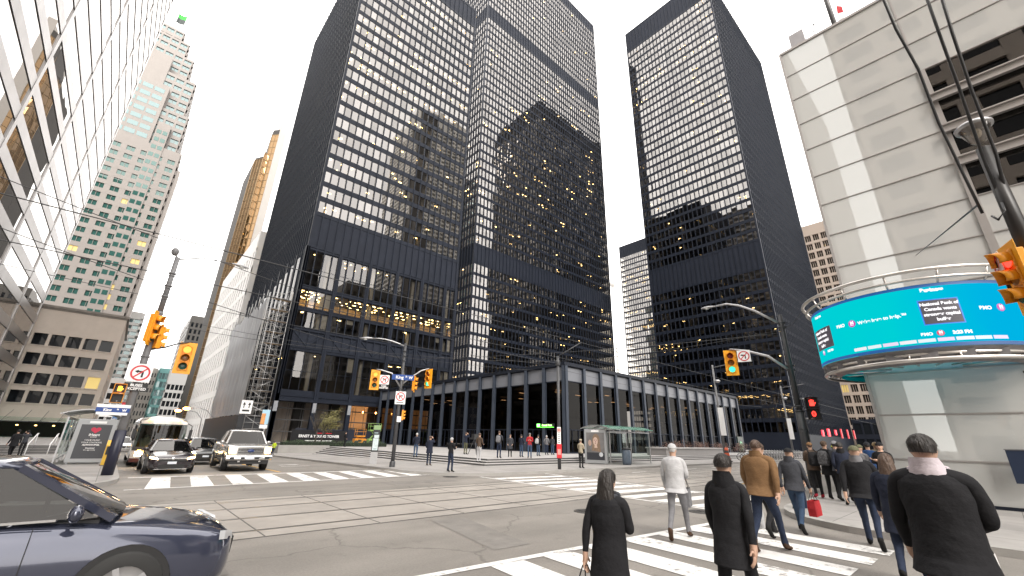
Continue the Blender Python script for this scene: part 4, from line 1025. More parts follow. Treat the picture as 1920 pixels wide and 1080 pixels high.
def gold_facet(a, b, z1, m_, part):
    A, B = Vector((*a,0)), Vector((*b,0)); n = max(1, round((B-A).length/1.5)); mb = MB(); k = int(z1/3.7)
    nn = Vector(((B-A).y, -(B-A).x, 0)).normalized()
    for i in range(n):
        for j in range(k):
            p, q_ = A.lerp(B, i/n), A.lerp(B, (i+1)/n); e = RND.gauss(0,.02); g = RND.gauss(0,.02)
            mb.add([(p.x,p.y,j*3.7)+Vector((0,0,0)).to_tuple()[:0],(q_.x+nn.x*e,q_.y+nn.y*e,j*3.7),(q_.x+nn.x*g,q_.y+nn.y*g,j*3.7+3.62),(p.x,p.y,j*3.7+3.62)], [(0,1,2,3)])
    for i in range(n+1):
        p = A.lerp(B, i/n)+nn*.08; gfr.bar((p.x,p.y,0),(p.x,p.y,k*3.7), .16)
    for j in range(0, k+1):
        gfr.bar(A+nn*.06+Vector((0,0,j*3.7)), B+nn*.06+Vector((0,0,j*3.7)), .14)
    tag(mb.build(part, m_, gd), kind='stuff')
gold_facet((18.0,203),(20.5,198.6), 124, GOLD_DARKREFL, 'dark_reflection_facet'); gold_facet((20.5,198.6),(21.8,199.6), 129, GOLD_SKYREFL, 'sky_reflection_facet')
gold_facet((21.8,199.6),(24.0,197.0), 140.5, GOLD, 'gold_facet')
m = MB(); m.prism([(18.2,203,0),(20.5,198.9,0),(21.8,199.9,0),(24,197.3,0),(24,230,0),(18.2,230,0)], (0,0,123.5)); m.prism([(21.9,203,123.5),(21.9,199.8,123.5),(24,197.3,123.5),(24,230,123.5)], (0,0,16.5)); m.build('tower_body', K['core'], gd)
gfr.build('mullion_grid', mat('gold mullion', (.22,.15,.08), .4, .6), gd)
m = MB(); m.box(24.05,27.0,196.5,230,0,143.5); m.build('concrete_shaft', mat('pale concrete shaft', (.42,.40,.38), .8, var=.05, vs=.2), gd)
grid_building('ribbed_block', 'dark ribbed office building far down the street, seen mirrored in the silver tower', 'office tower', 18, 44, 300, 352, -3, 66, [('-x',30),('-y',12)], mat('dark ribbed cladding', (.09,.085,.08), .5), dark_gl, floor=3.8, pier=.45, span=.3)
# ---- stone tower far down the cross street
tn = gx(1528,420,214)
grid_building('stone_tower', 'pale brown stone office tower in the gap left of the bank corner', 'office tower', 214, 250, 25.5, 40.5, 0, tn.z, [('-x',5),('-y',9)], mat('pale brown stone', (.36,.295,.25), .7, var=.05, vs=.1), glass('brown office glass', .10, opaque=(.03,.026,.02), wave=.02, ws=.2), floor=4.1, pier=.26, span=.30, top=.05, base=5., proud=1.0, cell_split=3, lit=.05, litm=lit_room)
grid_building('stone_tower', 'dark low commercial row with red lit shopfronts at the far end of the cross street', 'shops', 192.5, 212, 22.5, 33, 0, 11, [('-x',4),('-y',8)], K['louvre'], dark_gl, floor=4.5, pier=.2, span=.3)
# ---- tall pale tower behind the bank corner (seen mirrored in the black towers)
mt_ = thing('marble_tower', (143,-202,0), 'white marble skyscraper behind the bank corner, seen mirrored in the left black tower', 'skyscraper')
marble = mat('white marble cladding', (.46,.45,.425), .6); mgl = glass('mirror tower glass', .03, opaque=(.07,.068,.06))
grid_building('', '', '', 143, 213, -192, -142, 0, 296, [('-x',14)], marble, mgl, floor=4.1, pier=.16, span=.42, limit=0, proud=.6, parent=mt_)
grid_building('', '', '', 153, 203, -202, -132, 0, 296, [('+y',14)], marble, mgl, floor=4.1, pier=.16, span=.42, limit=0, proud=.6, parent=mt_)
m = MB(); m.box(144,154,-141.9,-133,0,292); m.build('dark_corner_notch', K['core'], mt_)
grid_building('corner_block', 'beige stone office block across the junction behind the viewer, seen only in reflections', 'office building', -80, -30, -60, 2.7, 0, 88, [('+y',14),('+x',12)], beige, dark_gl, floor=4.0, pier=.35, span=.4, limit=0, proud=.5)
grid_building('corner_block', 'grey office block far east along the cross street, seen only in reflections', 'office building', -200, -125, 20.6, 70, 0, 160, [('+x',12)], K['concrete'], dark_gl, floor=4.0, pier=.35, span=.4, limit=0, proud=.5)

grid_building('north_block', 'dark grey office block up the street behind the viewer, seen only in reflections', 'office building', 22, 54, -92, -52, 0, 92, [('+y',12),('-x',10)], mat('dark grey panels', (.07,.07,.072), .6), dark_gl, floor=3.9, pier=.3, span=.4, limit=0)
grid_building('north_block', 'charcoal office block beside the white marble skyscraper, seen only in reflections', 'office building', 74, 140, -110, -60, 0, 80, [('+y',22),('-x',14)], mat('dark grey panels', (.07,.07,.072), .6), dark_gl, floor=3.9, pier=.3, span=.4, limit=0)
# ---- bank corner building with glass skin and curved screen
BX, BY, BZ = 19.7, 2.65, 19.74
bm = thing('corner_bank', (BX, BY, 0), 'pale back painted glass corner building with steel joints at the right edge', 'bank building')
PANEL = glass('pale back-painted glass', .060, refl=(.97,1,.985), opaque=(.448,.448,.438), wave=.0012, ws=.25, fres=.9)
m = MB(); m.box(BX+.25, 62, -38, BY-.25, 0, BZ-.1); m.build('body', K['core'], bm)
jn = MB(); n = 14; h = (BZ-.02)/n
F = Face('-x', BX, 62, -38, BY)                                  # a runs from the street corner backwards
YJ, YT = 4.05, 4.55
strips = [(0,YJ)] ; a = YJ
while a < 40: strips.append((a, min(a+3.6, 40.65))); a += 3.6
for j in range(n):
    z0, z1 = j*h, (j+1)*h
    for s, (a0, a1) in enumerate(strips):
        if s >= 1 and 7 <= j < 11: continue
        F_ = Face('-x', BX, 62, -38, BY)
        p = MB(); p.add(F_.cell(a0+.012, a1-.012, z0+.012, z1-.012, 0), [(0,1,2,3)]); p.build('wall_panel', PANEL, bm) if a0 < 14 else None
    F.box(jn, 0, 40.65, z1-.03, z1+.03, -.1, .006) ; F.box(jn, 0, 40.65, z1-.012, z1+.012, .006, .03)
for a in [YJ] + [s[1] for s in strips[1:]]: F.box(jn, a-.03, a+.03, 0, BZ, -.1, .012)
F.box(jn, YJ-.05, YJ+.16, 0, 11*h, -.1, .05)
F.box(jn, -.03, .06, 0, BZ, -.1, .05); F.box(jn, 0, 40, BZ-.06, BZ+.06, -.2, .06)
for j in (8, 9, 10):
    F.box(jn, YJ, 40, j*h-.16, j*h+.16, .0, .10); F.box(jn, YJ, 40, j*h-.20, j*h-.15, .10, .22); F.box(jn, YJ, 40, j*h+.12, j*h+.17, .10, .18)
jn.build('steel_joints', mat('dull steel joint', (.38,.36,.35), .4, .6), bm)
m = MB(); F.box(m, 0, 40, 0, .22, .0, .05); m.build('plinth', K['louvre'], bm)
m = MB()
for j in range(7, 11):
    for s in range(12):
        a0 = YJ+.16+s*3.0
        if a0 < 36: F.box(m, a0, min(a0+2.98, 38), j*h+.01, (j+1)*h-.01, -.06, -.05)
m.build('clear_glazing', glass('clear facade glass', .05, (.55,.56,.56), fres=.9, wave=.001), bm)
# dark floors seen through the clear glazing
m = MB(); m.box(BX+.26, BX+8, -38, BY-YJ-.1, 11*h-.12, 11*h-.02); m.box(BX+.5, BX+8, -38, BY-YJ-.1, 9*h-.12, 9*h); m.box(BX+3.6, BX+3.8, -38, BY-YJ-.1, 7*h, 11*h)
for s in range(8):
    y = BY-YJ-1.6-s*3.4; m.box(BX+.7, BX+.9, y, y+.10, 7*h, 11*h); m.box(BX+2.0, BX+3.5, y+.9, y+2.6, 9*h-.5, 9*h-.2)
m.build('inner_floors', mat('grey interior', (.14,.145,.15), .7), bm)
c = gx(1893, 168, BX+2.0)
m = MB()
for k in range(4): m.box(c.x-.02, c.x+.02, c.y-.42+k*.2, c.y-.25+k*.2, c.z-.16, c.z+.10)
m.build('orange_lamps', lamp('orange interior lamp', (1,.55,.16), 4), bm)
c = gx(1795, 262, BX+1.2); m = MB(); m.box(c.x, c.x+.05, c.y-.5, c.y+.35, c.z-.28, c.z+.28); m.build('blue_screen', lamp('blue interior screen', (.01,.10,.22), .8), bm)
# roof fittings
c = gx(1500, 90, BX+1.0)
st = thing('roof_stack', (c.x, c.y, BZ), 'grey metal flue box standing on the bank corner roof edge', 'flue')
m = MB(); m.box(BX+.75, BX+1.35, c.y-.30, c.y+.30, BZ-.05, BZ+1.55); m.build('flue', mat('grey sheet metal', (.32,.31,.32), .4, .3, var=.1, vs=1.5), st)
m = MB(); m.box(BX+.9, BX+1.2, c.y-.62, c.y-.40, BZ, BZ+.7); m.tube([(BX+1,c.y-.6,BZ+.7),(BX+1,c.y-.75,BZ+1.6)], .02, 5); m.tube([(BX+1,c.y-.5,BZ+1.2),(BX+1,c.y-.95,BZ+1.25)], .02, 5); m.ball((BX+1,c.y-.76,BZ+1.62), .05, seg=6, rings=5); m.build('antenna', K['greypole'], st)
c = gx(1560, 40, BX+.9)
st = thing('flagpole', (c.x, c.y, BZ), 'leaning grey flagpole with red and white flag on the bank corner roof', 'flagpole')
m = MB(); m.tube([(BX+.9,c.y-.05,BZ),(BX+.9,c.y-.05,BZ+5)], .10, 8); m.build('pole', K['greypole'], st)
fl2 = MB()
for k in range(5): fl2.add([(BX+.9+.08*sin(k),c.y-.16-.05*k,BZ+.6+k*.42),(BX+.9+.1,c.y-.42-.03*k,BZ+.5+k*.42),(BX+.9+.1,c.y-.40-.03*(k+1),BZ+.9+k*.42),(BX+.9+.08*sin(k+1),c.y-.16-.05*(k+1),BZ+1.02+k*.42)], [(0,1,2,3)], k % 2)
tag(fl2.build('flag', [K['red'], K['white']]), 'furled red and white flag against the roof flagpole', 'flag')
# curved LED screen wrapped round the corner
SC, SR, SZ0, SZ1 = Vector((20.0, 1.09, 0)), 2.78, 4.62, 6.46
def cyl(th, z, r=SR): return (SC.x-r*cos(th), SC.y+r*sin(th), z)
sn = thing('ticker_screen', (SC.x, SC.y, SZ0), 'curved cyan LED news screen in steel rings wrapped round the bank corner', 'screen')
A0, A1 = radians(-112), radians(150); NS = 72
def band(z0, z1, r, a0=A0, a1=A1, n=NS):
    m = MB(); vs = []
    for i in range(n+1):
        th = a1+(a0-a1)*i/n; vs += [cyl(th, z0, r), cyl(th, z1, r)]
    m.add(vs, [(2*i, 2*i+2, 2*i+3, 2*i+1) for i in range(n)], 0, True); return m
def screen_mat():
    m = bpy.data.materials.new('LED screen picture'); m.use_nodes = True; N, L = m.node_tree.nodes, m.node_tree.links; N.remove(N['Principled BSDF'])
    g = N.new('ShaderNodeNewGeometry'); s = N.new('ShaderNodeSeparateXYZ'); L.new(g.outputs['Position'], s.inputs[0])
    r = N.new('ShaderNodeMapRange'); r.inputs['From Min'].default_value = 1.4; r.inputs['From Max'].default_value = -1.2; L.new(s.outputs['Y'], r.inputs['Value'])
    n = N.new('ShaderNodeTexNoise'); n.inputs['Scale'].default_value = 1.6; n.inputs['Detail'].default_value = 3; L.new(g.outputs['Position'], n.inputs['Vector'])
    ad = N.new('ShaderNodeMath'); ad.operation = 'MULTIPLY_ADD'; ad.inputs[1].default_value = .25; L.new(n.outputs['Fac'], ad.inputs[0]); L.new(r.outputs['Result'], ad.inputs[2])
    c = N.new('ShaderNodeValToRGB'); c.color_ramp.elements[0].color = (.0,.60,.60,1); c.color_ramp.elements[1].color = (.0,.42,.72,1); L.new(ad.outputs[0], c.inputs['Fac'])
    e = N.new('ShaderNodeEmission'); e.inputs['Strength'].default_value = .27; L.new(c.outputs['Color'], e.inputs['Color']); L.new(e.outputs[0], N['Material Output'].inputs['Surface'])
    return m
band(SZ0, SZ1, SR).build('led_face', screen_mat(), sn)
m = band(SZ0-.05, SZ0+.05, SR+.006); m2 = band(SZ1-.05, SZ1+.04, SR+.006); m.add(m2.v, m2.f, 0, True); m.build('blue_edge', lamp('screen edge blue', (.0,.12,.42), .2), sn)
m = MB()
vs = [cyl(A1+(A0-A1)*i/NS, SZ0-.06, SR) for i in range(NS+1)]+[cyl(A1+(A0-A1)*i/NS, SZ0-.45, SR-.5) for i in range(NS+1)]
m.add(vs, [(i, i+1, NS+2+i, NS+1+i) for i in range(NS)], 0, True)
vs = [cyl(A1+(A0-A1)*i/NS, SZ1+.05, SR) for i in range(NS+1)]+[cyl(A1+(A0-A1)*i/NS, SZ1+.05, .3) for i in range(NS+1)]
m.add(vs, [(i+1, i, NS+1+i, NS+2+i) for i in range(NS)], 0, True)
for i in range(10): th = radians(-80+i*18); m.box(*(lambda p: (p[0]-.14,p[0]+.14,p[1]-.2,p[1]+.2,SZ0-.32,SZ0-.12))(cyl(th, 0, SR-.25)))
m.build('screen_housing', mat('grey screen soffit', (.16,.155,.16), .5, var=.2, vs=3), sn)
rg = MB()
def ring(z, r, t, zoff=0): rg.tube([cyl(A1+(A0-A1)*i/NS, z, r) for i in range(NS+1)], t, 8)
ring(6.92, 2.98, .055); ring(6.66, 2.90, .045); ring(4.24, 2.72, .06); ring(4.42, 2.62, .05)
for i in range(8):
    th = radians(-70+i*24)
    rg.tube([cyl(th,6.92,2.98), cyl(th,6.62,2.86), cyl(th,SZ1,SR-.05)], .028, 6); rg.tube([cyl(th,4.24,2.72), cyl(th,4.42,2.62), cyl(th,SZ0-.1,SR-.2)], .028, 6); rg.tube([cyl(th,4.3,2.66), cyl(th,4.3,1.0)], .03, 6)
rg.build('steel_rings', mat('satin steel tube', (.60,.57,.54), .3, .9), sn)
def on_screen(px, py, r=SR+.02):
    d = ray(px, py); o = Vector((-SC.x, -SC.y)); a = d.x*d.x+d.y*d.y; b = 2*(o.x*d.x+o.y*d.y); c = o.length_squared-r*r
    t = (-b-sqrt(max(0, b*b-4*a*c)))/(2*a); p = EYEP+d*t
    return atan2(p.y-SC.y, SC.x-p.x), p.z
def wrap(o, th0, z0, r):
    for v in o.data.vertices:
        p = v.co; th = th0-p.x/r; q = cyl(th, z0+p.y, r+p.z); v.co = Vector(q)-offset(o.parent)
    o.data.update()
def scr_text(body, px, py, size, m_, bold=.0, sq=1., sp=1.):
    th, z = on_screen(px, py)
    cu = text_mesh('lettering', body, size, m_, None, Matrix.Scale(sq, 4, (1,0,0)), ext=.001, bold=bold, spacing=sp); cu.parent = sn; wrap(cu, th, z, SR+.022); return cu
def scr_patch(px, py, w, h, m_, name, r=SR+.012, n=14):
    th, z = on_screen(px, py); m = MB(); vs = []
    for i in range(n+1):
        t = th+(w/2-w*i/n)/r; vs += [cyl(t, z-h/2, r), cyl(t, z+h/2, r)]
    m.add(vs, [(2*i, 2*i+2, 2*i+3, 2*i+1) for i in range(n)], 0, True); return m.build(name, m_, sn)
LW = lamp('screen white', (1,.97,1), .30); LK = lamp('screen black', (.035,.03,.04), .4); LR = lamp('screen red', (.75,.02,.10), .25); LP = lamp('screen magenta', (.62,.05,.42), .25)
def roundel(px, py, rr, m_):
    th, z = on_screen(px, py); m = MB(); vs = [cyl(th, z, SR+.016)]+[cyl(th+rr*cos(a*pi/12)/SR, z+rr*sin(a*pi/12), SR+.016) for a in range(24)]
    m.add(vs, [(0, 1+(i+1) % 24, 1+i) for i in range(24)]); m.build('roundel', m_, sn)
    scr_text('M', px, py-1.2, rr*1.15, LW, .01); th2, z2 = on_screen(px, py); m = MB()
    vs = [cyl(th2+.5*rr/SR, z2-.55*rr, SR+.024), cyl(th2-.5*rr/SR, z2-.55*rr, SR+.024), cyl(th2-.5*rr/SR, z2-.40*rr, SR+.024), cyl(th2+.5*rr/SR, z2-.40*rr, SR+.024)]
    m.add(vs, [(0,1,2,3)]); m.build('roundel_bar', LW, sn)
scr_patch(1765, 583, .92, .78, lamp('screen panel blue', (.0,.16,.62), .35), 'panel_border', SR+.009); scr_patch(1765, 583, .86, .72, LK, 'news_panel')
scr_text('National Bank of\nCanada wants\nstronger capital\nbuffer', 1765, 583, .128, LW, .006, sp=1.25)
scr_text('Business', 1746, 543, .155, LW, .009); scr_text('BMO', 1738, 627, .12, LW, .006); roundel(1764, 624, .085, LR); scr_text('3:23 PM', 1805, 622, .13, LW, .008)
scr_patch(1541, 636, 1.25, .74, LK, 'news_panel'); scr_text('National Bank of\nCanada wants\nstronger capital\nbuffer', 1541, 636, .135, LW, .006, sp=1.25)
scr_text('Business', 1533, 595, .13, LW, .006); roundel(1545, 662, .085, LP); scr_text('3:23 PM', 1557, 657, .10, LW, .006)
scr_text('BMO', 1576, 612, .145, LW, .006); roundel(1597, 607, .115, LP); scr_text("We're here to help.\u2122", 1651, 598, .14, LW, .005)
scr_text('BMO', 1848, 577, .145, LW, .006); roundel(1877, 576, .115, LP); scr_text("We're here to help.\u2122", 1935, 577, .14, LW, .005)
th0, z0 = on_screen(1602, 657); th1, z1 = on_screen(1895, 634)
for k in range(9):
    t = k/9; th = th0+(th1-th0)*(t+.05); w = (th0-th1)*SR/9*RND.uniform(.86, 1.0); m = MB(); vs = []
    for i in range(7): a = th+w/2/SR-w/SR*i/6; vs += [cyl(a, z0-.045, SR+.012), cyl(a, z0+.055, SR+.012)]
    m.add(vs, [(2*i, 2*i+2, 2*i+3, 2*i+1) for i in range(6)]); m.build('ticker_strip', lamp('ticker pale %d' % (k % 3), [(.85,.85,.88),(.75,.88,.90),(.82,.70,.88)][k % 3], .25), sn)
# dark poster board projecting at the right edge
c = gx(1909, 868, BX-.3)
pb = thing('poster_board', (c.x, c.y, c.z), 'dark blue poster board fixed to the pale glass wall at the right edge', 'sign')
m = MB(); m.box(BX-.34, BX-.28, c.y-.5, c.y+.17, c.z-.55, c.z+.34); m.build('board', mat('dark blue board', (.012,.022,.05), .3), pb)
m = MB(); m.box(BX-.36, BX-.335, c.y-.5, c.y+.19, c.z+.34, c.z+.37); m.box(BX-.28, BX, c.y-.3, c.y-.26, c.z, c.z+.04); m.build('board_frame', K['greypole'], pb)
# ---------------------------------------------------------------- signals, poles, wires, shelters
LN = {'amber': lamp('amber signal lit', (1,.36,.03), 1.1), 'green': lamp('green signal lit', (.05,.9,.45), .5), 'red': lamp('red signal lit', (1,.03,.02), 1.2),
      'orange': lamp('overexposed red signal lit', (1,.20,.03), 1.1), 'red0': mat('red lens unlit', (.16,.015,.015), .25), 'amber0': mat('amber lens unlit', (.22,.09,.01), .25), 'green0': mat('green lens unlit', (.012,.07,.05), .25)}
K['ysign'] = mat('signal housing ochre', (.78,.30,.012), .4, var=.06, vs=8)
def signal(label, pos, facing, lit, s=1.0, group='traffic signals', tilt=0, lean=0, back=True):
    """three lens signal head hanging at pos (its centre); facing is the direction its lenses look"""
    t = thing('traffic_signal', pos, label, 'traffic light', group)
    n = Vector(facing).normalized(); M4 = face_matrix((0,0,0), n); M = M4.to_3x3(); c = Vector(pos)
    P = lambda x, y, z: c + M @ Vector((x*s, y*s, z*s))
    m = MB(); m.obox(P(0,0,-.09), .15*s, .50*s, .09*s, M)
    for k in range(3): m.obox(P(0,.33-.33*k,-.01), .165*s, .155*s, .02*s, M)
    m.obox(P(0,.55,-.08), .04*s, .06*s, .04*s, M)
    m.build('housing', K['ysign'], t, bevel=.012)
    if back:
        m = MB(); m.obox(P(0,0,-.03), .28*s, .62*s, .008*s, M); m.build('backboard', K['yellow'], t, bevel=.006)
    for k, cn in enumerate(('red','amber','green')):
        y = .33-.33*k; vs, fs = [], []
        nn = 14
        for i in range(nn+1):
            a = radians(-25+230*i/nn)
            vs += [P(.145*cos(a), y+.145*sin(a), .01), P(.150*cos(a), y+.150*sin(a)-.02, .27-.10*abs(cos(a)))]
        fs = [(2*i, 2*i+1, 2*i+3, 2*i+2) for i in range(nn)]
        m = MB(); m.add(vs, fs, 0, True); o = m.build('visor', K['ysign'], t); sd_ = o.modifiers.new('thick', 'SOLIDIFY'); sd_.thickness = .006
        m = MB(); vs = [P(0,y,.035)]
        for r_, zz in ((.08,.028),(.135,.012)): vs += [P(r_*cos(2*pi*i/18), y+r_*sin(2*pi*i/18), zz) for i in range(18)]
        fs = [(0, 1+i, 1+(i+1) % 18) for i in range(18)]+[(1+i, 19+i, 19+(i+1) % 18, 1+(i+1) % 18) for i in range(18)]
        m.add(vs, fs, 0, True); m.build('lens', LN[lit] if lit == cn or (lit == 'orange' and k == 0) else LN[cn+'0'], t)
    return t
def ped_signal(label, pos, facing, hand='amber', count=None, s=1., housing=None):
    t = thing('pedestrian_signal', pos, label, 'crossing signal', 'pedestrian signals')
    M4 = face_matrix((0,0,0), Vector(facing)); M = M4.to_3x3(); c = Vector(pos); P = lambda x, y, z: c + M @ Vector((x*s, y*s, z*s))
    hm = housing or K['ysign']
    for k, nm in ((0,'upper_box'),(1,'lower_box')):
        y = .19-.38*k
        m = MB(); m.obox(P(0,y,-.10), .19*s, .18*s, .10*s, M); m.build(nm, hm, t, bevel=.01)
        m = MB(); m.obox(P(0,y,.004), .165*s, .155*s, .004*s, M); m.build('screen', K['black'], t)
        m = MB()
        for q in ((-.175,.175,.17,.185),(-.185,-.17,-.16,.175),(.17,.185,-.16,.175)): 
            m.obox(P((q[0]+q[1])/2, y+(q[2]+q[3])/2, .08), (q[1]-q[0])/2*s, (q[3]-q[2])/2*s, .08*s, M)
        m.build('hood', hm, t)
    hl = LN['red' if hand == 'red' else 'amber']
    m = MB()
    m.obox(P(0,.14,.012), .065*s, .055*s, .003*s, M)
    for i, x in enumerate((-.053,-.018,.018,.053)): m.obox(P(x,.235-(.012 if i in (0,3) else 0),.012), .0135*s, .055*s, .003*s, M)
    m.obox(P(.085,.165,.012), .014*s, .04*s, .003*s, M @ Matrix.Rotation(-.6, 3, 'Z')); m.build('lit_hand', hl, t)
    if count: text_mesh('countdown', count, .24*s, hl, t, Matrix.Translation(P(0,-.19,.012)) @ M4, bold=.008)
    return t
def no_turn(label, pos, facing, left=True, s=.6, tab=None, sub=None):
    t = thing('turn_sign', pos, label, 'road sign', 'turn restriction signs')
    M4 = face_matrix((0,0,0), Vector(facing)); M = M4.to_3x3(); c = Vector(pos); P = lambda x, y, z: c + M @ Vector((x*s, y*s, z*s))
    hh = .62 if sub else .5
    m = MB(); m.obox(P(0,.5-hh,0), .5*s, hh*s, .006, M); m.build('sign_plate', K['white'], t, bevel=.004)
    m = MB(); vs = []
    for r_ in (.43,.345): vs += [P(r_*cos(2*pi*i/28), r_*sin(2*pi*i/28), .014/s) for i in range(28)]
    m.add(vs, [(i, 28+i, 28+(i+1) % 28, (i+1) % 28)[::-1] for i in range(28)]); m.build('red_ring', K['red'], t)
    f = -1 if left else 1
    m = MB(); m.obox(P(-f*.10,-.09,.011/s), .045*s, .15*s, .001, M); m.obox(P(-f*.0,.075,.0112/s), .12*s, .045*s, .001, M)
    m.add([P(f*.1,.17,.0115/s), P(f*.1,-.02,.0115/s), P(f*.26,.075,.0115/s)], [(0,1,2),(2,1,0)]); m.build('arrow', K['black'], t)
    m = MB(); m.obox(P(0,0,.0155/s), .40*s, .035*s, .001, M @ Matrix.Rotation(pi/4 if left else -pi/4, 3, 'Z')); m.build('red_bar', K['red'], t)
    if sub: m = MB(); m.obox(P(0,-.58,.011/s), .34*s, .035*s, .001, M); m.build('small_print', K['black'], t)
    if tab:
        m = MB(); m.obox(P(0,-.78,0), .5*s, .22*s, .006, M); m.build('tab_plate', K['black'], t)
        text_mesh('lettering', tab, .19*s, K['white'], t, Matrix.Translation(P(0,-.78,.009/s)) @ M4, bold=.004)
    return t
def street_name(label, pos, facing, w=1.5, h=.36, plain=False):
    t = thing('street_sign', pos, label, 'street sign', 'street name signs')
    M4 = face_matrix((0,0,0), Vector(facing)); M = M4.to_3x3(); c = Vector(pos); P = lambda x, y, z: c + M @ Vector((x, y, z))
    m = MB(); m.obox(P(0,0,0), w/2, h/2, .012, M); m.build('sign_plate', mat('street sign blue', (.006,.05,.24), .35), t, bevel=.004)
    text_mesh('lettering', 'King', h*.80, K['white'], t, Matrix.Translation(P(-.16*w,-.01,.014)) @ M4, bold=.006)
    text_mesh('lettering', 'St', h*.42, K['white'], t, Matrix.Translation(P(.14*w,.06*h/.36,.014)) @ M4, bold=.004)
    text_mesh('lettering', 'W', h*.72, K['white'], t, Matrix.Translation(P(.34*w,-.01,.014)) @ M4, bold=.006)
    return t
def cobra(m, base, end, h=.5):
    """mast arm from the pole top to a lamp head"""
    b, e = Vector(base), Vector(end); pts = [b.lerp(e, t)+Vector((0,0,h*sin(pi*t*.75))) for t in (0,.2,.4,.6,.8,1)]
    m.tube(pts, [.045,.042,.04,.036,.033,.03], 8); return pts[-1], (pts[-1]-pts[-2]).normalized()
def lamp_head(parent, p, d, s=1., lit=None):
    M = frame(d, (0,0,1)).to_3x3()                                  # local z runs along the arm, y is up
    rings = []
    for z, w, h, o in ((-.05,.05,.04,0),(.08,.09,.07,0),(.3,.15,.10,-.01),(.55,.15,.09,-.02),(.72,.08,.05,-.02),(.78,.01,.01,-.02)):
        rings.append([Vector(p)+M @ Vector((w*s*cos(a*pi/6), (h*sin(a*pi/6)*(1 if a < 6 else .6)+o)*s, z*s)) for a in range(12)])
    m = MB(); m.loft(rings); m.build('lamp_head', mat('lamp head grey', (.34,.34,.35), .4, .3), parent)
    m = MB(); m.ball(Vector(p)+M @ Vector((0,-.06*s,.42*s)), .13*s, seg=10, rings=6, sc=(1,1,.5)); m.build('lamp_lens', lit or mat('lamp lens', (.6,.6,.58), .15), parent)
def clamp_rings(m, x, y, zs, r):
    for z in zs: m.lathe([(r,z-.03),(r+.02,z-.03),(r+.02,z+.03),(r,z+.03)], (x,y,0), n=10)
TOCAM = lambda p: (-p[0], -p[1], 0)

# ---- pole on the far corner (middle of the picture)
cx, cy = 12.33, 23.68; zb = .13+GZ(0,cy)
cp = thing('signal_pole', (cx,cy,zb), 'dark signal pole with street lamp in front of the plaza steps', 'signal pole')
m = MB(); m.tube([(cx,cy,zb),(cx,cy,3.0),(cx,cy,7.3)], [.115,.10,.075], 12); m.lathe([(.16,zb),(.16,zb+.25),(.12,zb+.32)], (cx,cy,0), n=12); clamp_rings(m, cx, cy, (2.6,2.9,4.2,4.5,6.2,6.5,6.8), .09); m.build('pole', K['darkpole'], cp)
def hit(px, py, X=None, Y=None): return gy(px, py, Y) if Y is not None else gx(px, py, X)
nrm = Vector((-cx,-cy,0)).normalized(); sidev = Vector((cy,-cx,0)).normalized()
def at_plane(px, py):                                              # vertical plane through the pole, square to the view
    d = ray(px, py); t = (Vector((cx,cy,0)).dot(nrm)-EYEP.dot(nrm))/d.dot(nrm); return EYEP+d*t
lampp = at_plane(697, 641); m = MB(); e, d = cobra(m, (cx,cy,7.1), lampp+Vector((0,0,.05)), .25); m.build('lamp_arm', K['galv'], cp); lamp_head(cp, e, d, .95)
s1, s2, s3 = at_plane(703,712), at_plane(803,710), at_plane(778,720)
m = MB(); m.tube([(cx,cy,4.55), at_plane(735,700), at_plane(716,694), s1+Vector((0,0,.62))], [.05,.045,.04,.035], 8); m.tube([(cx,cy,4.75), at_plane(770,708), at_plane(790,695), s2+Vector((0,0,.62))], [.05,.045,.04,.035], 8); m.build('signal_arm', K['galv'], cp)
signal('yellow signal with glowing orange top lens on the left arm of the far corner pole', s1, TOCAM(s1), 'orange', .96)
signal('yellow signal showing green on the right arm of the far corner pole', s2, (-.9,-.3,0), 'green', .96)
signal('ochre signal turned sideways behind the arm of the far corner pole', s3, (.9,-.75,0), None, .80)
p = at_plane(721,712); no_turn('white no left turn sign hanging between the amber signal and blue street sign', p, TOCAM(p), True, .56, tab='BUSES\nEXCEPTED')
p = at_plane(756,708); p += nrm*.1; street_name('blue street name sign on the far corner pole between its two signals', p, TOCAM(p), 1.32, .32)
p = at_plane(751,744)+nrm*.14; no_turn('white no right turn sign below the street name on the far corner pole', p, TOCAM(p), False, .60, sub=True)
p = at_plane(756,779)+nrm*.12; signal('small ochre signal seen from the side low on the far corner pole', p, (.95,-.4,0), 'amber', .55, back=False)
m = MB(); M = face_matrix((0,0,0), nrm).to_3x3(); c = at_plane(748,786)+nrm*.12; m.obox(c, .12, .16, .02, M)
m.build('small_plate', K['white'], cp)

# ---- pole on the near-left far corner
cx, cy = .25, 23.45; zb = .13+GZ(0,cy)
lp = thing('signal_pole', (cx,cy,zb), 'tall grey signal pole with a long lamp arm, left of the stopped cars', 'signal pole')
nrm = Vector((-cx,-cy,0)).normalized()
m = MB(); m.tube([(cx,cy,zb),(cx,cy,4),(cx,cy,6.7)], [.15,.135,.125], 12); m.tube([(cx,cy,6.7),(cx,cy,9.3)], [.11,.10], 12); clamp_rings(m, cx, cy, (5.9,6.1,6.3,6.6,7.4,7.9,8.5), .12); clamp_rings(m, cx, cy, (3.9,4.0,4.7), .14); m.build('pole', K['greypole'], lp)
m = MB(); m.tube([(cx,cy,zb),(cx,cy,1.75)], .19, 12); m.build('painted_base', mat('navy post base', (.012,.013,.03), .4), lp)
c = at_plane(328,474); m = MB(); m.tube([(cx,cy,9.25),(c.x,c.y,9.5)], .04, 6); m.ball(c+Vector((0,0,.05)), .20, seg=10, rings=7, sc=(.75,.75,1)); m.build('camera_dome', K['greypole'], lp)
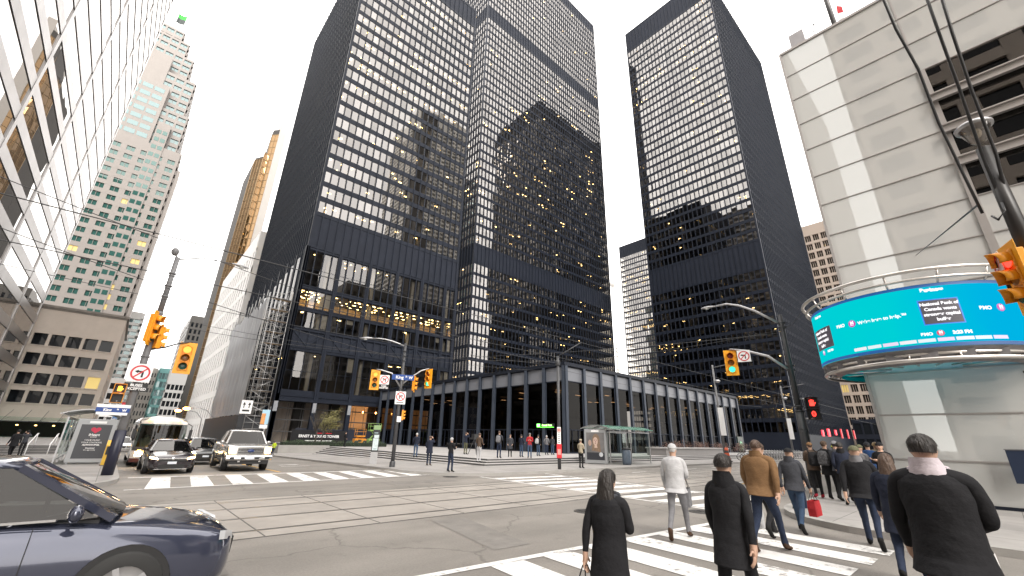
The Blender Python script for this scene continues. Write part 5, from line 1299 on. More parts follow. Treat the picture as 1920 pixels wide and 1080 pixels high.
e = at_plane(437,495); m = MB(); m.tube([(cx,cy,9.2), at_plane(380,484), e], [.03,.025,.022], 6); m.build('lamp_arm', K['darkpole'], lp); lamp_head(lp, e, (at_plane(450,500)-at_plane(420,492)).normalized(), .9)
s = at_plane(289,617)+nrm*.2; signal('large ochre signal seen from the side high on the left grey pole', s, (.95,-.35,0), None, 1.2)
s = at_plane(302,634)+nrm*.1; signal('ochre signal partly behind the large one high on the left pole', s, (1,.35,0), None, .95, back=False)
s = at_plane(347,671); signal('yellow signal with glowing orange top lens hung right of the left grey pole', s, TOCAM(s), 'orange', 1.12)
m = MB(); m.tube([(cx,cy,5.0), at_plane(310,651), at_plane(335,644), s+Vector((0,0,.72))], [.05,.04,.035,.03], 8); m.build('signal_arm', K['darkpole'], lp)
p = at_plane(263,700)+nrm*.17; no_turn('white no left turn sign with black tab halfway up the left grey pole', p, TOCAM(p), True, .74, tab='BUSES\nEXCEPTED')
p = at_plane(222,738)+nrm*.2; ped_signal('ochre pedestrian signal with lit amber hand on the left grey pole', p, TOCAM(p), 'amber', None, 1.0)
m = MB(); m.tube([p, (cx,cy,p.z)], .03, 6); m.tube([p+Vector((0,0,-.3)), (cx,cy,p.z-.3)], .03, 6); m.build('signal_bracket', K['galv'], lp)
p = at_plane(212,769)+nrm*.25; t = street_name('blue and white street name sign behind the left pole under the pedestrian signal', p, TOCAM(p), 1.0, .17)
m = MB(); M = face_matrix((0,0,0), Vector(TOCAM(p))).to_3x3(); m.obox(p+Vector((0,0,.15)), .50, .06, .01, M); m.obox(p+Vector((0,0,-.14)), .46, .05, .01, M); m.build('white_panel', K['white'], t)

# ---- streetcar stop pole
cx, cy = 20.3, 18.0
nrm = Vector((-cx,-cy,0)).normalized()
tp = thing('stop_pole', (cx,cy,.13), 'dark streetcar wire pole with red and white stop flag in front of the pavilion corner', 'pole')
m = MB(); m.tube([(cx,cy,.13),(cx,cy,6.9)], [.105,.085], 12); m.tube([(cx,cy,6.9),at_plane(1090,642)], .035, 6); m.lathe([(.12,6.3),(.15,6.35),(.15,6.6),(.12,6.65)], (cx,cy,0), n=12); m.build('pole', K['darkpole'], tp)
M = face_matrix((0,0,0), nrm).to_3x3(); c = Vector((cx,cy,0))+nrm*.12
m = MB(); m.obox(c+Vector((0,0,1.9)), .11, .62, .02, M); m.build('white_flag', K['white'], tp)
m = MB(); m.obox(c+nrm*.01+Vector((0,0,1.15)), .15, .40, .06, M); m.build('red_case', K['red'], tp, bevel=.01)
m = MB(); m.obox(c+nrm*.03+Vector((0,0,2.35)), .09, .10, .005, M); m.obox(c+nrm*.08+Vector((0,0,1.1)), .10, .16, .005, M); m.build('stop_symbol', mat('stop symbol', (.55,.25,.22), .5), tp)
for k in range(6):
    m = MB(); m.obox(c+nrm*.022+Vector((0,0,2.18-.11*k)), .06, .018, .003, M); m.build('timetable_line', K['black'], tp)

# ---- right hand signal pole
cx, cy = 22.2, 5.55
nrm = Vector((-cx,-cy,0)).normalized()
rp = thing('signal_pole', (cx,cy,.13), 'dark signal pole with curved lamp arm beside the waiting pedestrians at right', 'signal pole')
m = MB(); m.tube([(cx,cy,.13),(cx,cy,3.2)], [.19,.17], 12); m.tube([(cx,cy,3.2),(cx,cy,7.62)], [.115,.09], 12); clamp_rings(m, cx, cy, (2.3,2.45,3.2,3.4,5.0,5.2,7.0,7.2), .16); m.build('pole', K['darkpole'], rp)
m = MB(); e = at_plane(1338,575); m.tube([(cx,cy,7.15), at_plane(1415,583), at_plane(1385,573), at_plane(1362,570), e], [.06,.055,.05,.045,.04], 8); m.build('lamp_arm', K['galv'], rp); lamp_head(rp, e, at_plane(1325,578)-at_plane(1345,575), .8)
s = at_plane(1371,680); signal('yellow signal showing green on the long arm of the right pole', s, TOCAM(s), 'green', 1.0)
m = MB(); m.tube([(cx,cy,4.95), at_plane(1440,668), at_plane(1400,658), at_plane(1368,655)], [.07,.06,.05,.045], 8); m.build('signal_arm', K['galv'], rp)
p = at_plane(1395,668)+nrm*.07; no_turn('white no left turn sign under the long arm beside the green signal', p, TOCAM(p), True, .56)
p = at_plane(1524,766)+nrm*.1; ped_signal('pedestrian countdown signal glowing red on the right pole above the crowd', p, TOCAM(p), 'red', '0', 1.25, K['black'])
m = MB()
for zz in (.42, -.42): m.tube([(cx,cy,p.z+zz), p+Vector((0,0,zz))], .035, 8)
m.build('signal_bracket', K['galv'], rp)

# ---- near street lamp pole at the right edge
d = ray(1830,250); h = Vector((d.x,d.y,0)).length; D = 5.6; top = EYEP+d*(D/h); cx, cy = top.x, top.y
np_ = thing('lamp_post', (cx,cy,.0), 'thick dark lamp post with round bowl lamp and cables at the right edge', 'lamp post')
m = MB(); m.tube([(cx,cy,0),(cx,cy,top.z-1.75)], [.16,.110], 14); m.tube([(cx,cy,top.z-1.75),(cx,cy,top.z-1.60)], [.12,.08], 14); m.tube([(cx,cy,top.z-1.62),(cx,cy,top.z-.18)], [.062,.050], 12); m.build('post', mat('dark bronze post', (.028,.026,.026), .42, var=.2, vs=5), np_)
m = MB()
for zz in (2.02,2.16,2.32,2.42,3.05,3.2): clamp_rings(m, cx, cy, (top.z-zz,), .112)
m.build('steel_straps', K['chrome'], np_)
m = MB(); m.lathe([(.03,-.12),(.06,-.09),(.115,.05),(.12,.07),(.11,.08)], top, n=24); m.build('lamp_bowl', glass('lamp bowl glass', .12, (.75,.72,.68), rough=.08), np_)
m = MB(); m.lathe([(.11,.05),(.135,.055),(.138,.08),(.115,.10),(.03,.13),(.0,.135)], top, n=24); m.build('lamp_rim', K['galv'], np_)
m = MB(); m.ball(top+Vector((0,0,.0)), .04, seg=10, rings=6, sc=(1,1,1.4)); m.build('bulb', mat('lamp diffuser', (.75,.70,.62), .4), np_)
m = MB(); m.obox((cx,cy,top.z-1.55), .03, .03, .25, Matrix.Rotation(.0,3,'Z')); v = Vector((cy,-cx,0)).normalized()
m.obox(Vector((cx,cy,top.z-1.5))-v*.17, .03, .03, .13); m.tube([Vector((cx,cy,top.z-2.0)), Vector((cx,cy,top.z-2.05))+v*.30], .025, 6); m.tube([Vector((cx,cy,top.z-2.3))-v*.3, Vector((cx,cy,top.z-2.3))], .012, 5)
m.build('bracket', K['darkpole'], np_)
nrm = Vector((-cx,-cy,0)).normalized()
s = at_plane(1908,528)+nrm*.15; signal('near ochre signal with flared hoods seen from below at the right edge', s, (-.35,1,0), 'red', .50)
p = at_plane(1886,497)+nrm*.1-v*.04; no_turn('small turn sign edge-on beside the near ochre signal', p, (-.2,1,0), True, .18)
# ---- overhead wires
def wire(px_pts, name, r=.012, label='', sag=0): pass
WIRES = []
def span(a, b, sag, r, label, n=12):
    a, b = Vector(a), Vector(b); pts = [a.lerp(b, i/n)-Vector((0,0,sag*4*(i/n)*(1-i/n))) for i in range(n+1)]
    m = MB(); m.tube(pts, r, 5, caps=False); tag(m.build('overhead_wire', K['wire']), label, 'wire', 'overhead streetcar wires')
C1, L1, T1_, R1 = (12.33,23.68,6.6), (.25,23.45,6.2), (20.3,18,6.6), (22.2,5.55,6.9)
span((-60,10.7,5.6), (200,10.7,5.6), 0, .012, 'northern trolley wire running straight along the streetcar tracks')
span((-60,13.6,5.6), (200,13.6,5.6), 0, .012, 'southern trolley wire running straight along the streetcar tracks')
span(C1, T1_, .15, .010, 'thin span wire from the far corner pole to the stop pole')
span(T1_, R1, .25, .012, 'span wire from the stop pole across the road to the right pole')
span(L1, C1, .25, .010, 'span wire from the left grey pole across to the far corner pole')
span((-9,17.5,8.3), (12.33,23.68,6.3), .5, .014, 'dark span wire crossing in front of the mirror tower to the far corner pole')
span((-8,20,6.9), (20.3,18,6.3), .5, .010, 'lower pale span wire crossing from the left edge to the stop pole')
span((-6,12,7.0), (20.3,18,6.45), .7, .010, 'upper pale span wire from the left foreground to the stop pole')
span(gy(330,600,23.45), (20.3,18,5.9), .35, .009, 'faint feeder wire starting beside the ochre signals on the left pole')
span((20.3,18,6.1), (60,19,6.3), .4, .010, 'feeder wire running from the stop pole along the pavilion front')
span((22.2,5.55,6.6), (60,17.5,6.0), .4, .010, 'span wire slanting from the right pole towards the far tram poles')
span((22.2,5.55,6.75), (11.0,19.2,5.6), .2, .010, 'span wire from the right pole down to the trolley wires')
span((22.2,5.55,6.9), on_corner := cyl(radians(70), 6.95, 2.9), .15, .008, 'thin cable from the right pole to the steel ring of the screen')
span(gx(1835,383,top.x), gy(1690,500,2.2), .02, .010, 'thin dark cable slanting down from the near lamp post across the pale glass wall')
# thick cables tied to the near lamp post
P0 = Vector((cx,cy,top.z-1.98))
def cable(pts, r, label):
    m = MB(); m.tube(pts, r, 7); tag(m.build('cable', K['wire']), label, 'cable', 'thick cables at the near lamp post')
def near(px, py, dist):
    d = ray(px, py); return EYEP+d*(dist/Vector((d.x,d.y,0)).length)
cable([near(1640,-40,4.6), near(1680,55,4.8), near(1722,130,5.0), near(1760,230,5.2), near(1808,330,5.4), near(1842,400,5.55)], .012, 'thick dark cable passing left of the near round lamp')
cable([near(1725,-40,4.9), near(1760,60,5.0), near(1800,170,5.2), near(1845,300,5.5), near(1878,380,5.6)], .013, 'thick twisted cable passing behind the near round lamp')
cable([near(1755,-40,4.9), near(1785,60,5.0), near(1822,170,5.2), near(1868,290,5.5), near(1888,372,5.6)], .013, 'thick dark cable right of the near round lamp')
cable([near(1878,380,5.55), near(1884,395,5.5), near(1872,412,5.5), near(1860,405,5.6)], .010, 'short looped cable end strapped to the near lamp post')

# ---- bus shelters
gl_sh = glass('shelter glass', .06, (.70,.80,.76), (1,1,1)); gl_gr = glass('green shelter roof glass', .08, (.22,.55,.42), (.95,1,.98))
def shelter(name, label, ox, oy, L, W, rz, adfront, flip=1):
    """ox, oy: centre; L along the kerb, W across; ad panel at the end adfront"""
    t = thing(name, (ox,oy,.13+GZ(0,oy)), label, 'bus shelter'); R = Matrix.Rotation(rz, 3, 'Z'); z0 = .13+GZ(0,oy)
    P = lambda x, y, z: Vector((ox,oy,z0)) + R @ Vector((x,y,z))
    m = MB()
    for x in (-L/2, 0, L/2):
        for y in (W/2, -W/2) : m.bar(P(x,y,0), P(x,y,2.35), .07)
    m.bar(P(-L/2,W/2,2.35), P(L/2,W/2,2.35), .09); m.bar(P(-L/2,-W/2,2.35), P(L/2,-W/2,2.35), .09); m.bar(P(-L/2,W/2,.25), P(L/2,W/2,.25), .05)
    n = 8
    for x in (-L/2-.25,-L/4,0,L/4,L/2+.25):
        pts = [P(x, -W/2-.35+(W+.7)*i/n, 2.38+.42*sin(pi*(i/n)*.8+.25)) for i in range(n+1)]
        for a, b in zip(pts, pts[1:]): m.bar(a, b, .05)
    m.build('shelter_frame', K['galv'], t)
    m = MB(); vs = []
    for i in range(n+1): vs += [P(-L/2-.28, -W/2-.35+(W+.7)*i/n, 2.42+.42*sin(pi*(i/n)*.8+.25)), P(L/2+.28, -W/2-.35+(W+.7)*i/n, 2.42+.42*sin(pi*(i/n)*.8+.25))]
    m.add(vs, [(2*i, 2*i+1, 2*i+3, 2*i+2) for i in range(n)], 0, True); o = m.build('glass_roof', mat('green tinted roof glass', (.11,.25,.185), .15, var=.08, vs=2), t)
    m = MB(); m.quad(P(-L/2+.05,W/2,.3), P(-.05,W/2,.3), P(-.05,W/2,2.3), P(-L/2+.05,W/2,2.3)); m.quad(P(.05,W/2,.3), P(L/2-.05,W/2,.3), P(L/2-.05,W/2,2.3), P(.05,W/2,2.3)); m.quad(P(L/2,-W/2+.05,.3), P(L/2,W/2-.05,.3), P(L/2,W/2-.05,2.3), P(L/2,-W/2+.05,2.3)); m.build('glass_wall', gl_sh, t)
    m = MB(); m.obox(P(L*.1,W/2-.35,.48), L*.3, .18, .03, R); 
    for x in (-.15,.35): m.bar(P(L*x,W/2-.35,0), P(L*x,W/2-.35,.46), .05)
    m.build('bench', K['galv'], t)
    return t, P, R
K['adgrey'] = mat('poster case grey', (.33,.34,.35), .4, .4)
# right shelter in front of the pavilion, portrait poster on its end
sx, sy = 30.6, 20.7
t, P, R = shelter('bus_shelter', 'glass bus shelter with curved green roof in front of the low pavilion', sx, sy, 5.6, 2.2, 0, None)
pc = Vector((27.55, 20.75, .13)); pm = thing('poster_case', pc, 'grey lit poster case with a portrait of a long haired woman at the shelter end', 'advert')
fc = Vector((-.93,-.36,0)).normalized(); M4 = face_matrix((0,0,0), fc); M = M4.to_3x3(); Q = lambda x, y, z: pc + M @ Vector((x,y,z))
m = MB(); m.obox(Q(0,1.27,-.1), .86, 1.22, .11, M); m.obox(Q(-.7,.05,-.1), .05, .1, .08, M); m.obox(Q(.7,.05,-.1), .05, .1, .08, M); m.build('case', K['adgrey'], pm, bevel=.02)
m = MB(); m.obox(Q(0,1.27,.012), .70, .98, .004, M); m.build('poster', mat('poster dark paper', (.13,.125,.125), .3, var=.3, vs=1.2), pm)
m = MB(); m.obox(Q(0,2.36,.012), .3, .07, .004, M); m.build('header_plate', K['white'], pm)
def disc(m, x, y, rx, ry, z, n=20): m.add([Q(x+rx*cos(2*pi*i/n), y+ry*sin(2*pi*i/n), z) for i in range(n)], [tuple(range(n))])
m = MB(); disc(m, .06, 1.66, .30, .50, .018); m.add([Q(-.20,1.5,.0185),Q(-.30,.95,.0185),Q(.42,.85,.0185),Q(.36,1.5,.0185)], [(0,1,2,3)]); m.build('printed_hair', mat('printed hair', (.20,.135,.09), .4, var=.3, vs=12), pm)
m = MB(); disc(m, .02, 1.62, .185, .30, .022); m.add([Q(-.06,1.35,.0215),Q(-.08,1.15,.0215),Q(.16,1.15,.0215),Q(.12,1.35,.0215)], [(0,1,2,3)]); m.build('printed_face', mat('printed skin', (.52,.38,.31), .4), pm)
m = MB()
for x in (-.06,.10): disc(m, x, 1.68, .035, .018, .026, 8); m.obox(Q(x,1.735,.026), .05, .008, .001, M)
disc(m, .02, 1.47, .055, .02, .026, 10); m.obox(Q(.025,1.58,.026), .018, .05, .001, M); m.build('printed_features', mat('printed features', (.13,.06,.055), .4), pm)
m = MB(); m.obox(Q(0,.56,.017), .68, .26, .002, M); m.build('printed_band', mat('printed navy band', (.02,.022,.03), .4), pm)
m = MB(); disc(m, .42, .68, .15, .16, .024); m.build('printed_watch', mat('printed dial', (.5,.52,.55), .3), pm)
m = MB(); disc(m, -.42, 1.5, .13, .22, .019); m.build('printed_figure', mat('printed second face', (.40,.27,.21), .4), pm)
tb = thing('litter_bin', (29.3,19.2,.13), 'blue grey litter bin standing by the shelter with the portrait poster', 'bin')
m = MB(); m.lathe([(.0,0),(.30,0),(.33,.2),(.33,.95),(.28,1.05),(0,1.08)], (29.3,19.2,.13), n=14); m.build('bin_body', mat('blue grey bin', (.10,.13,.17), .5, var=.2, vs=4), tb)
m = MB(); m.lathe([(.20,1.08),(.34,1.1),(.34,1.18),(.0,1.22)], (29.3,19.2,.13), n=14); m.build('bin_lid', K['darkpole'], tb)
# left shelter with dark poster
t, P, R = shelter('bus_shelter', 'glass bus shelter with green roof behind the dark radio poster at left', -1.0, 36.0, 6.0, 1.8, pi/2, None)
pc = Vector((-.68, 32.95, .13+GZ(0,33))); pm = thing('poster_case', pc, 'grey poster case with dark radio advert and red heart at left', 'advert')
M4 = face_matrix((0,0,0), (-.02,-1,0)); M = M4.to_3x3()
m = MB(); m.obox(Q(0,1.18,-.1), .82, 1.10, .11, M); m.obox(Q(-.7,.05,-.1), .05, .1, .08, M); m.obox(Q(.7,.05,-.1), .05, .1, .08, M); m.build('case', K['adgrey'], pm, bevel=.02)
m = MB(); m.obox(Q(0,1.14,.012), .62, .86, .004, M); m.build('poster', mat('poster charcoal', (.045,.047,.055), .3), pm)
m = MB(); m.obox(Q(0,2.12,.014), .34, .06, .004, M); m.build('header_plate', K['white'], pm)
hm = MB(); hp = []
for i in range(28):
    a = 2*pi*i/28; hp.append(Q(.017*16*sin(a)**3*.75, 1.72+.0125*(13*cos(a)-5*cos(2*a)-2*cos(3*a)-cos(4*a))*.9, .018))
hm.add(hp, [tuple(reversed(range(28)))]); hm.build('printed_heart', mat('printed red', (.50,.02,.06), .4), pm)
def ad_text(b, y, sz, x=0, bold=.0): text_mesh('lettering', b, sz, K['white'], pm, Matrix.Translation(Q(x,y,.018)) @ M4, bold=bold)
ad_text('iHeart', 1.47, .17, 0, .004); ad_text('RADIO', 1.36, .085, 0); ad_text('YOUR MUSIC.', 1.20, .105); ad_text('YOUR STATIONS.', 1.08, .105); ad_text('ALWAYS FREE.', .96, .105, 0, .004); ad_text('Download', .80, .085, 0, .002); ad_text('the app today', .71, .085)
yb = thing('paper_box', (.12,31.4,.0), 'yellow newspaper box beside the dark radio poster', 'newspaper box')
m = MB(); m.box(-.05,.42,31.2,31.6,.05,1.0); m.prism([(-.05,31.2,1.0),(-.05,31.6,1.0),(-.05,31.6,1.25)], (.47,0,0)); m.build('box_body', mat('newspaper box yellow', (.60,.36,.03), .45, var=.1, vs=4), yb)
m = MB(); m.box(0,.37,31.18,31.195,.55,.95); m.build('box_window', K['black'], yb); m = MB(); m.box(-.08,.45,31.15,31.65,-.02,.06); m.build('box_foot', K['black'], yb)
# parking and shop signs clustered behind the left pole
sg = thing('shop_sign_post', (1.0,56,-.2), 'post with red, white and blue plates seen behind the left street name sign', 'sign post')
m = MB(); m.tube([(-.9,60,-.3),(-.9,60,4.4)], .05, 6); m.build('post', K['galv'], sg)
m = MB(); m.box(-1.4,-.4,59.9,59.95,3.0,4.1); m.build('white_plate', K['white'], sg); m = MB(); m.box(-.35,.0,59.9,59.95,2.8,3.9); m.build('blue_plate', mat('pale sign blue', (.10,.22,.45), .5), sg)
m = MB(); m.box(.02,.62,59.9,59.95,3.9,4.5); m.build('red_plate', K['red'], sg); m = MB(); m.box(-.3,.1,59.9,59.95,1.7,2.2); m.build('blue_square', mat('parking blue', (.02,.10,.50), .5), sg)
# ---- wayfinding pillar and smaller things on the far pavement
wx, wy = 12.9, 27.4; z0 = .13+GZ(0,wy); wp = thing('map_pillar', (wx,wy,z0), 'slim grey wayfinding pillar with green top and map on the pavement before the steps', 'map pillar')
nrm = Vector((-wx,-wy,0)).normalized(); M4 = face_matrix((0,0,0), nrm); M = M4.to_3x3(); Q = lambda x, y, z: Vector((wx,wy,z0)) + M @ Vector((x,y,z))
m = MB(); m.obox(Q(0,.35,0), .22, .36, .09, M); m.build('steel_base', K['galv'], wp); m = MB(); m.obox(Q(0,1.40,0), .22, .68, .08, M); m.build('panel', mat('pillar black', (.02,.022,.025), .3), wp)
m = MB(); m.obox(Q(0,2.22,0), .22, .14, .085, M); m.build('green_top', mat('pillar green', (.28,.42,.20), .5), wp)
m = MB(); m.obox(Q(.0,1.18,.085), .17, .36, .004, M); m.obox(Q(.02,1.66,.085), .15, .10, .004, M); m.build('map_sheet', mat('map paper', (.62,.72,.74), .5, var=.2, vs=9), wp)
m = MB(); m.obox(Q(-.02,1.88,.085), .12, .03, .004, M); m.obox(Q(.0,.9,.0895), .10, .03, .001, M); m.build('map_heading', mat('map grey', (.3,.4,.42), .5), wp)
# plaza planter with clipped hedge, small trees, hoarding sign, site lifts
pl = thing('planter_wall', (15,57,0), 'pale concrete planter wall at the left end of the plaza steps', 'planter')
m = MB(); m.box(13.6,19.0,52.2,52.6,-1,.62); m.box(13.6,14.0,52.6,60,-1,.60); m.box(14.0,27,52.6,60,-1,.42); m.build('planter', K['concrete'], pl)
leafm = mat('hedge leaf', (.035,.065,.022), .6, var=.4, vs=3); leafy = mat('yellow green leaf', (.15,.135,.04), .6, var=.3, vs=3); twig = mat('bark', (.06,.05,.042), .8, var=.3, vs=6)
redleaf = mat('dry red leaf', (.13,.07,.055), .7, var=.3, vs=3)
def leaves(m, c, r, n, sz, R, sc=(1,1,1), hollow=.4):
    for _ in range(n):
        v = Vector((R.gauss(0,1),R.gauss(0,1),R.gauss(0,1))).normalized()*(r*(hollow+(1-hollow)*R.random()**.6))
        p = Vector(c)+Vector((v.x*sc[0],v.y*sc[1],v.z*sc[2])); a = Vector((R.gauss(0,1),R.gauss(0,1),R.gauss(0,1))).normalized(); b = a.orthogonal().normalized(); s = sz*R.uniform(.6,1.4)
        m.add([p-a*s, p+b*s*.5, p+a*s, p-b*s*.5], [(0,1,2,3)])
hd = thing('hedge', (20,55,.4), 'low dark green clipped hedge on the planter in front of the left tower', 'hedge')
R_ = random.Random(3); m = MB()
for i in range(44): leaves(m, (14.6+i*.28,54.4+R_.uniform(-.2,.2),.80+R_.uniform(-.08,.08)), .42, 60, .06, R_, (1,1.2,1), .5)
m.build('foliage', leafm, hd)
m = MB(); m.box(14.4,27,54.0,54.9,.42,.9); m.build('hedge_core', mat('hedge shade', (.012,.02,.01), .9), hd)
def tree(name, label, x, y, z, h, r, leaf, n, spread, seed, lean=0, bare=False, group=None):
    R = random.Random(seed); t = thing(name, (x,y,z), label, 'tree', group); m = MB(); lf = MB()
    m.tube([(x,y,z),(x+.05,y,z+h*.25),(x+lean*.2,y,z+h*.45)], [.11,.09,.07], 7); tips = []
    for i in range(9):
        a = R.uniform(0,6.28); l = R.uniform(.5,1)*spread; b = Vector((x+lean*.1,y,z+h*R.uniform(.25,.45))); e = b+Vector((cos(a)*l+lean,sin(a)*l,h*R.uniform(.15,.5)))
        mid = b.lerp(e,.5)+Vector((0,0,.15)); m.tube([b,mid,e], [.05,.035,.015], 5); tips.append(e); tips.append(mid)
        for k in range(5):
            a2 = R.uniform(0,6.28); e2 = mid.lerp(e,R.random())+Vector((cos(a2)*.5,sin(a2)*.5,R.uniform(.0,.6)))*spread*.5; m.tube([mid.lerp(e,.5),e2], [.018,.006], 4); tips.append(e2)
    m.build('trunk', twig, t)
    if n:
        for p in tips: leaves(lf, p, r, n, .085, R, (1,1,.75), .1)
        lf.build('crown', leaf, t)
    return t
tree('small_tree', 'small yellow leaved tree leaning right over the hedge before the left tower', 19.6, 57, .42, 4.6, .55, leafy, 26, 1.5, 8, .55)
tree('bare_tree', 'small bare twiggy tree left of the yellow leaved one', 18.6, 56.2, .42, 5.0, .4, leafy, 0, 1.5, 18, -.2)
hs = thing('hoarding_sign', (20.5,62,.4), 'black hoarding board with pale tower name lettering behind the hedge', 'sign')
m = MB(); m.box(17.4,24.6,62.0,62.1,.3,2.35); m.build('board', mat('black board', (.008,.008,.01), .4), hs)
text_mesh('lettering', 'ERNST & YOUNG TOWER', .46, K['white'], hs, face_matrix((21.0,61.98,1.55), (0,-1,0)), bold=.012)
m = MB(); m.box(19.2,22.8,61.97,61.985,.95,1.05); m.build('pale_line', K['white'], hs)
m = MB(); m.box(20.4,22.6,61.97,61.985,1.92,2.0); m.build('red_stroke', K['red'], hs)
def lift(label, x, y, colr, h, wide):
    t = thing('site_lift', (x,y,PZ), label, 'site machine', 'site machines at the tower foot'); pm_ = mat('machine '+label.split()[0], colr, .45, var=.1, vs=3)
    m = MB(); m.box(x-.9,x+.9,y-.5,y+.5,.75,1.35); m.build('chassis', pm_, t, bevel=.06)
    for sx_ in (-.65,.65):
        for sy_ in (-.5,.5): m = MB(); m.lathe([(0,-.12),(.28,-.12),(.32,-.06),(.32,.06),(.28,.12),(0,.12)], (x+sx_,y+sy_,PZ+.32), Matrix.Rotation(pi/2,3,'X'), 14); m.build('wheel', K['rubber'], t)
    m = MB()
    for sx_ in (-wide,wide):
        for sy_ in (-.4,.4): m.tube([(x+sx_,y+sy_,1.35+h-.7),(x+sx_,y+sy_,1.35+h+.4)], .03, 5)
    for zz in (.0,.4): 
        for sy_ in (-.4,.4): m.tube([(x-wide,y+sy_,1.35+h+zz),(x+wide,y+sy_,1.35+h+zz)], .03, 5)
    m.bar((x-.6,y,1.4),(x+.6,y,1.35+h-.7),.12); m.bar((x+.6,y,1.4),(x-.6,y,1.35+h-.7),.12); m.box(x-wide,x+wide,y-.42,y+.42,1.35+h-.75,1.35+h-.55); m.build('platform', pm_, t)
    m = MB(); m.box(x-.4,x+.1,y-.53,y-.505,.9,1.2); m.build('dark_vent', K['black'], t)
lift('orange site lift parked by the navy hoarding', 28.4, 66, (.55,.22,.02), 1.0, .7); lift('green site lift parked right of the orange one', 31.1, 67, (.22,.36,.10), 1.9, .9)
# scaffold with grey tarpaulin along the left tower
sc = thing('scaffold', (14.5,80,0), 'grey tarpaulin covered scaffold against the left side of the left tower', 'scaffold')
TX = 14.6; ya, yb_ = 81.5, 111
tarp = mat('grey debris netting', (.33,.335,.35), .7, var=.18, vs=.7, bump=.6, bs=2.5, stretch=(1,1,.25))
m = MB(); nx, nz = 36, 22; vs = []
for i in range(nx+1):
    y = ya+(yb_-ya)*i/nx; ztop = 23.8+.5*sin(i*1.9)+.25*sin(i*.7)
    for j in range(nz+1):
        z = 4.6+(ztop-4.6)*j/nz; vs.append((TX-.10+.09*sin(i*1.3+j*.35)+.05*sin(j*1.1), y, z))
m.add(vs, [(i*(nz+1)+j, i*(nz+1)+j+1, (i+1)*(nz+1)+j+1, (i+1)*(nz+1)+j) for i in range(nx) for j in range(nz)], 0, True); m.build('tarpaulin', tarp, sc)
m = MB(); vs = []
for i in range(9):
    x = TX+(18.1-TX)*i/8
m = MB(); st_ = MB()
for i in range(12):
    y = ya+(yb_-ya)*i/11
    for x in (TX, 17.6): m.tube([(x,y,-1),(x,y,24.6+(i % 3)*.5)], .05, 6)
for z in range(6, 25, 2):
    for x in (TX, 17.6): m.tube([(x,ya,z),(x,yb_,z)], .04, 5)
# the open stair bay nearest to us
for x in (TX+.1, 16.0, 17.7):
    for y in (77.9, 80.9): m.tube([(x,y,-1),(x,y,25.5)], .055, 6)
for k in range(12):
    z = 2.4+k*1.95
    for y in (77.9, 80.9):
        m.tube([(TX+.1,y,z),(17.7,y,z)], .04, 5); m.tube([(TX+.1,y,z+.95),(17.7,y,z+.95)], .035, 5)
    m.tube([(TX+.1,77.9,z),(TX+.1,80.9,z)], .04, 5); m.tube([(17.7,77.9,z),(17.7,80.9,z)], .04, 5)
    m.tube([(TX+.1,77.85,z),(17.7,77.85,z+1.9)] if k % 2 else [(17.7,77.85,z),(TX+.1,77.85,z+1.9)], .035, 5)
    st_.box(TX+.1,17.7,77.95,79.0,z-.05,z+.02)
for i in range(10):
    y = ya+1+i*3; m.tube([(TX+.05,y,24),(TX+.05,y,26.3)], .07, 6)
m.build('scaffold_poles', mat('scaffold tube', (.40,.40,.40), .45, .6), sc); st_.build('scaffold_boards', mat('scaffold board', (.42,.33,.24), .8, var=.2, vs=2), sc)
for i in range(12):
    z = 24.4+(i % 4)*1.0; y = 80+i*3.7
    m = MB(); m.box(17.98,18.10,y,y+1.1,24.5,28+(11-i)*.45); m.build('sky_reflection_pane', mat('painted sky reflection', (.62,.63,.66), .2, .2), sc)  # pale panes on the tower flank, their bright reflection painted as colour
hb = thing('site_hoarding', (14,79,0), 'dark louvred site hoarding under the tarpaulin at the tower foot', 'hoarding')
m = MB(); m.box(13.9,17.9,78.3,78.5,-.8,4.5); m.box(13.9,14.1,78.5,112,-.8,4.4)
for k in range(13): m.box(13.86,17.9,78.22,78.32,-.6+k*.4,-.42+k*.4)
m.build('boards', mat('site charcoal', (.035,.037,.042), .6, var=.15, vs=1), hb)
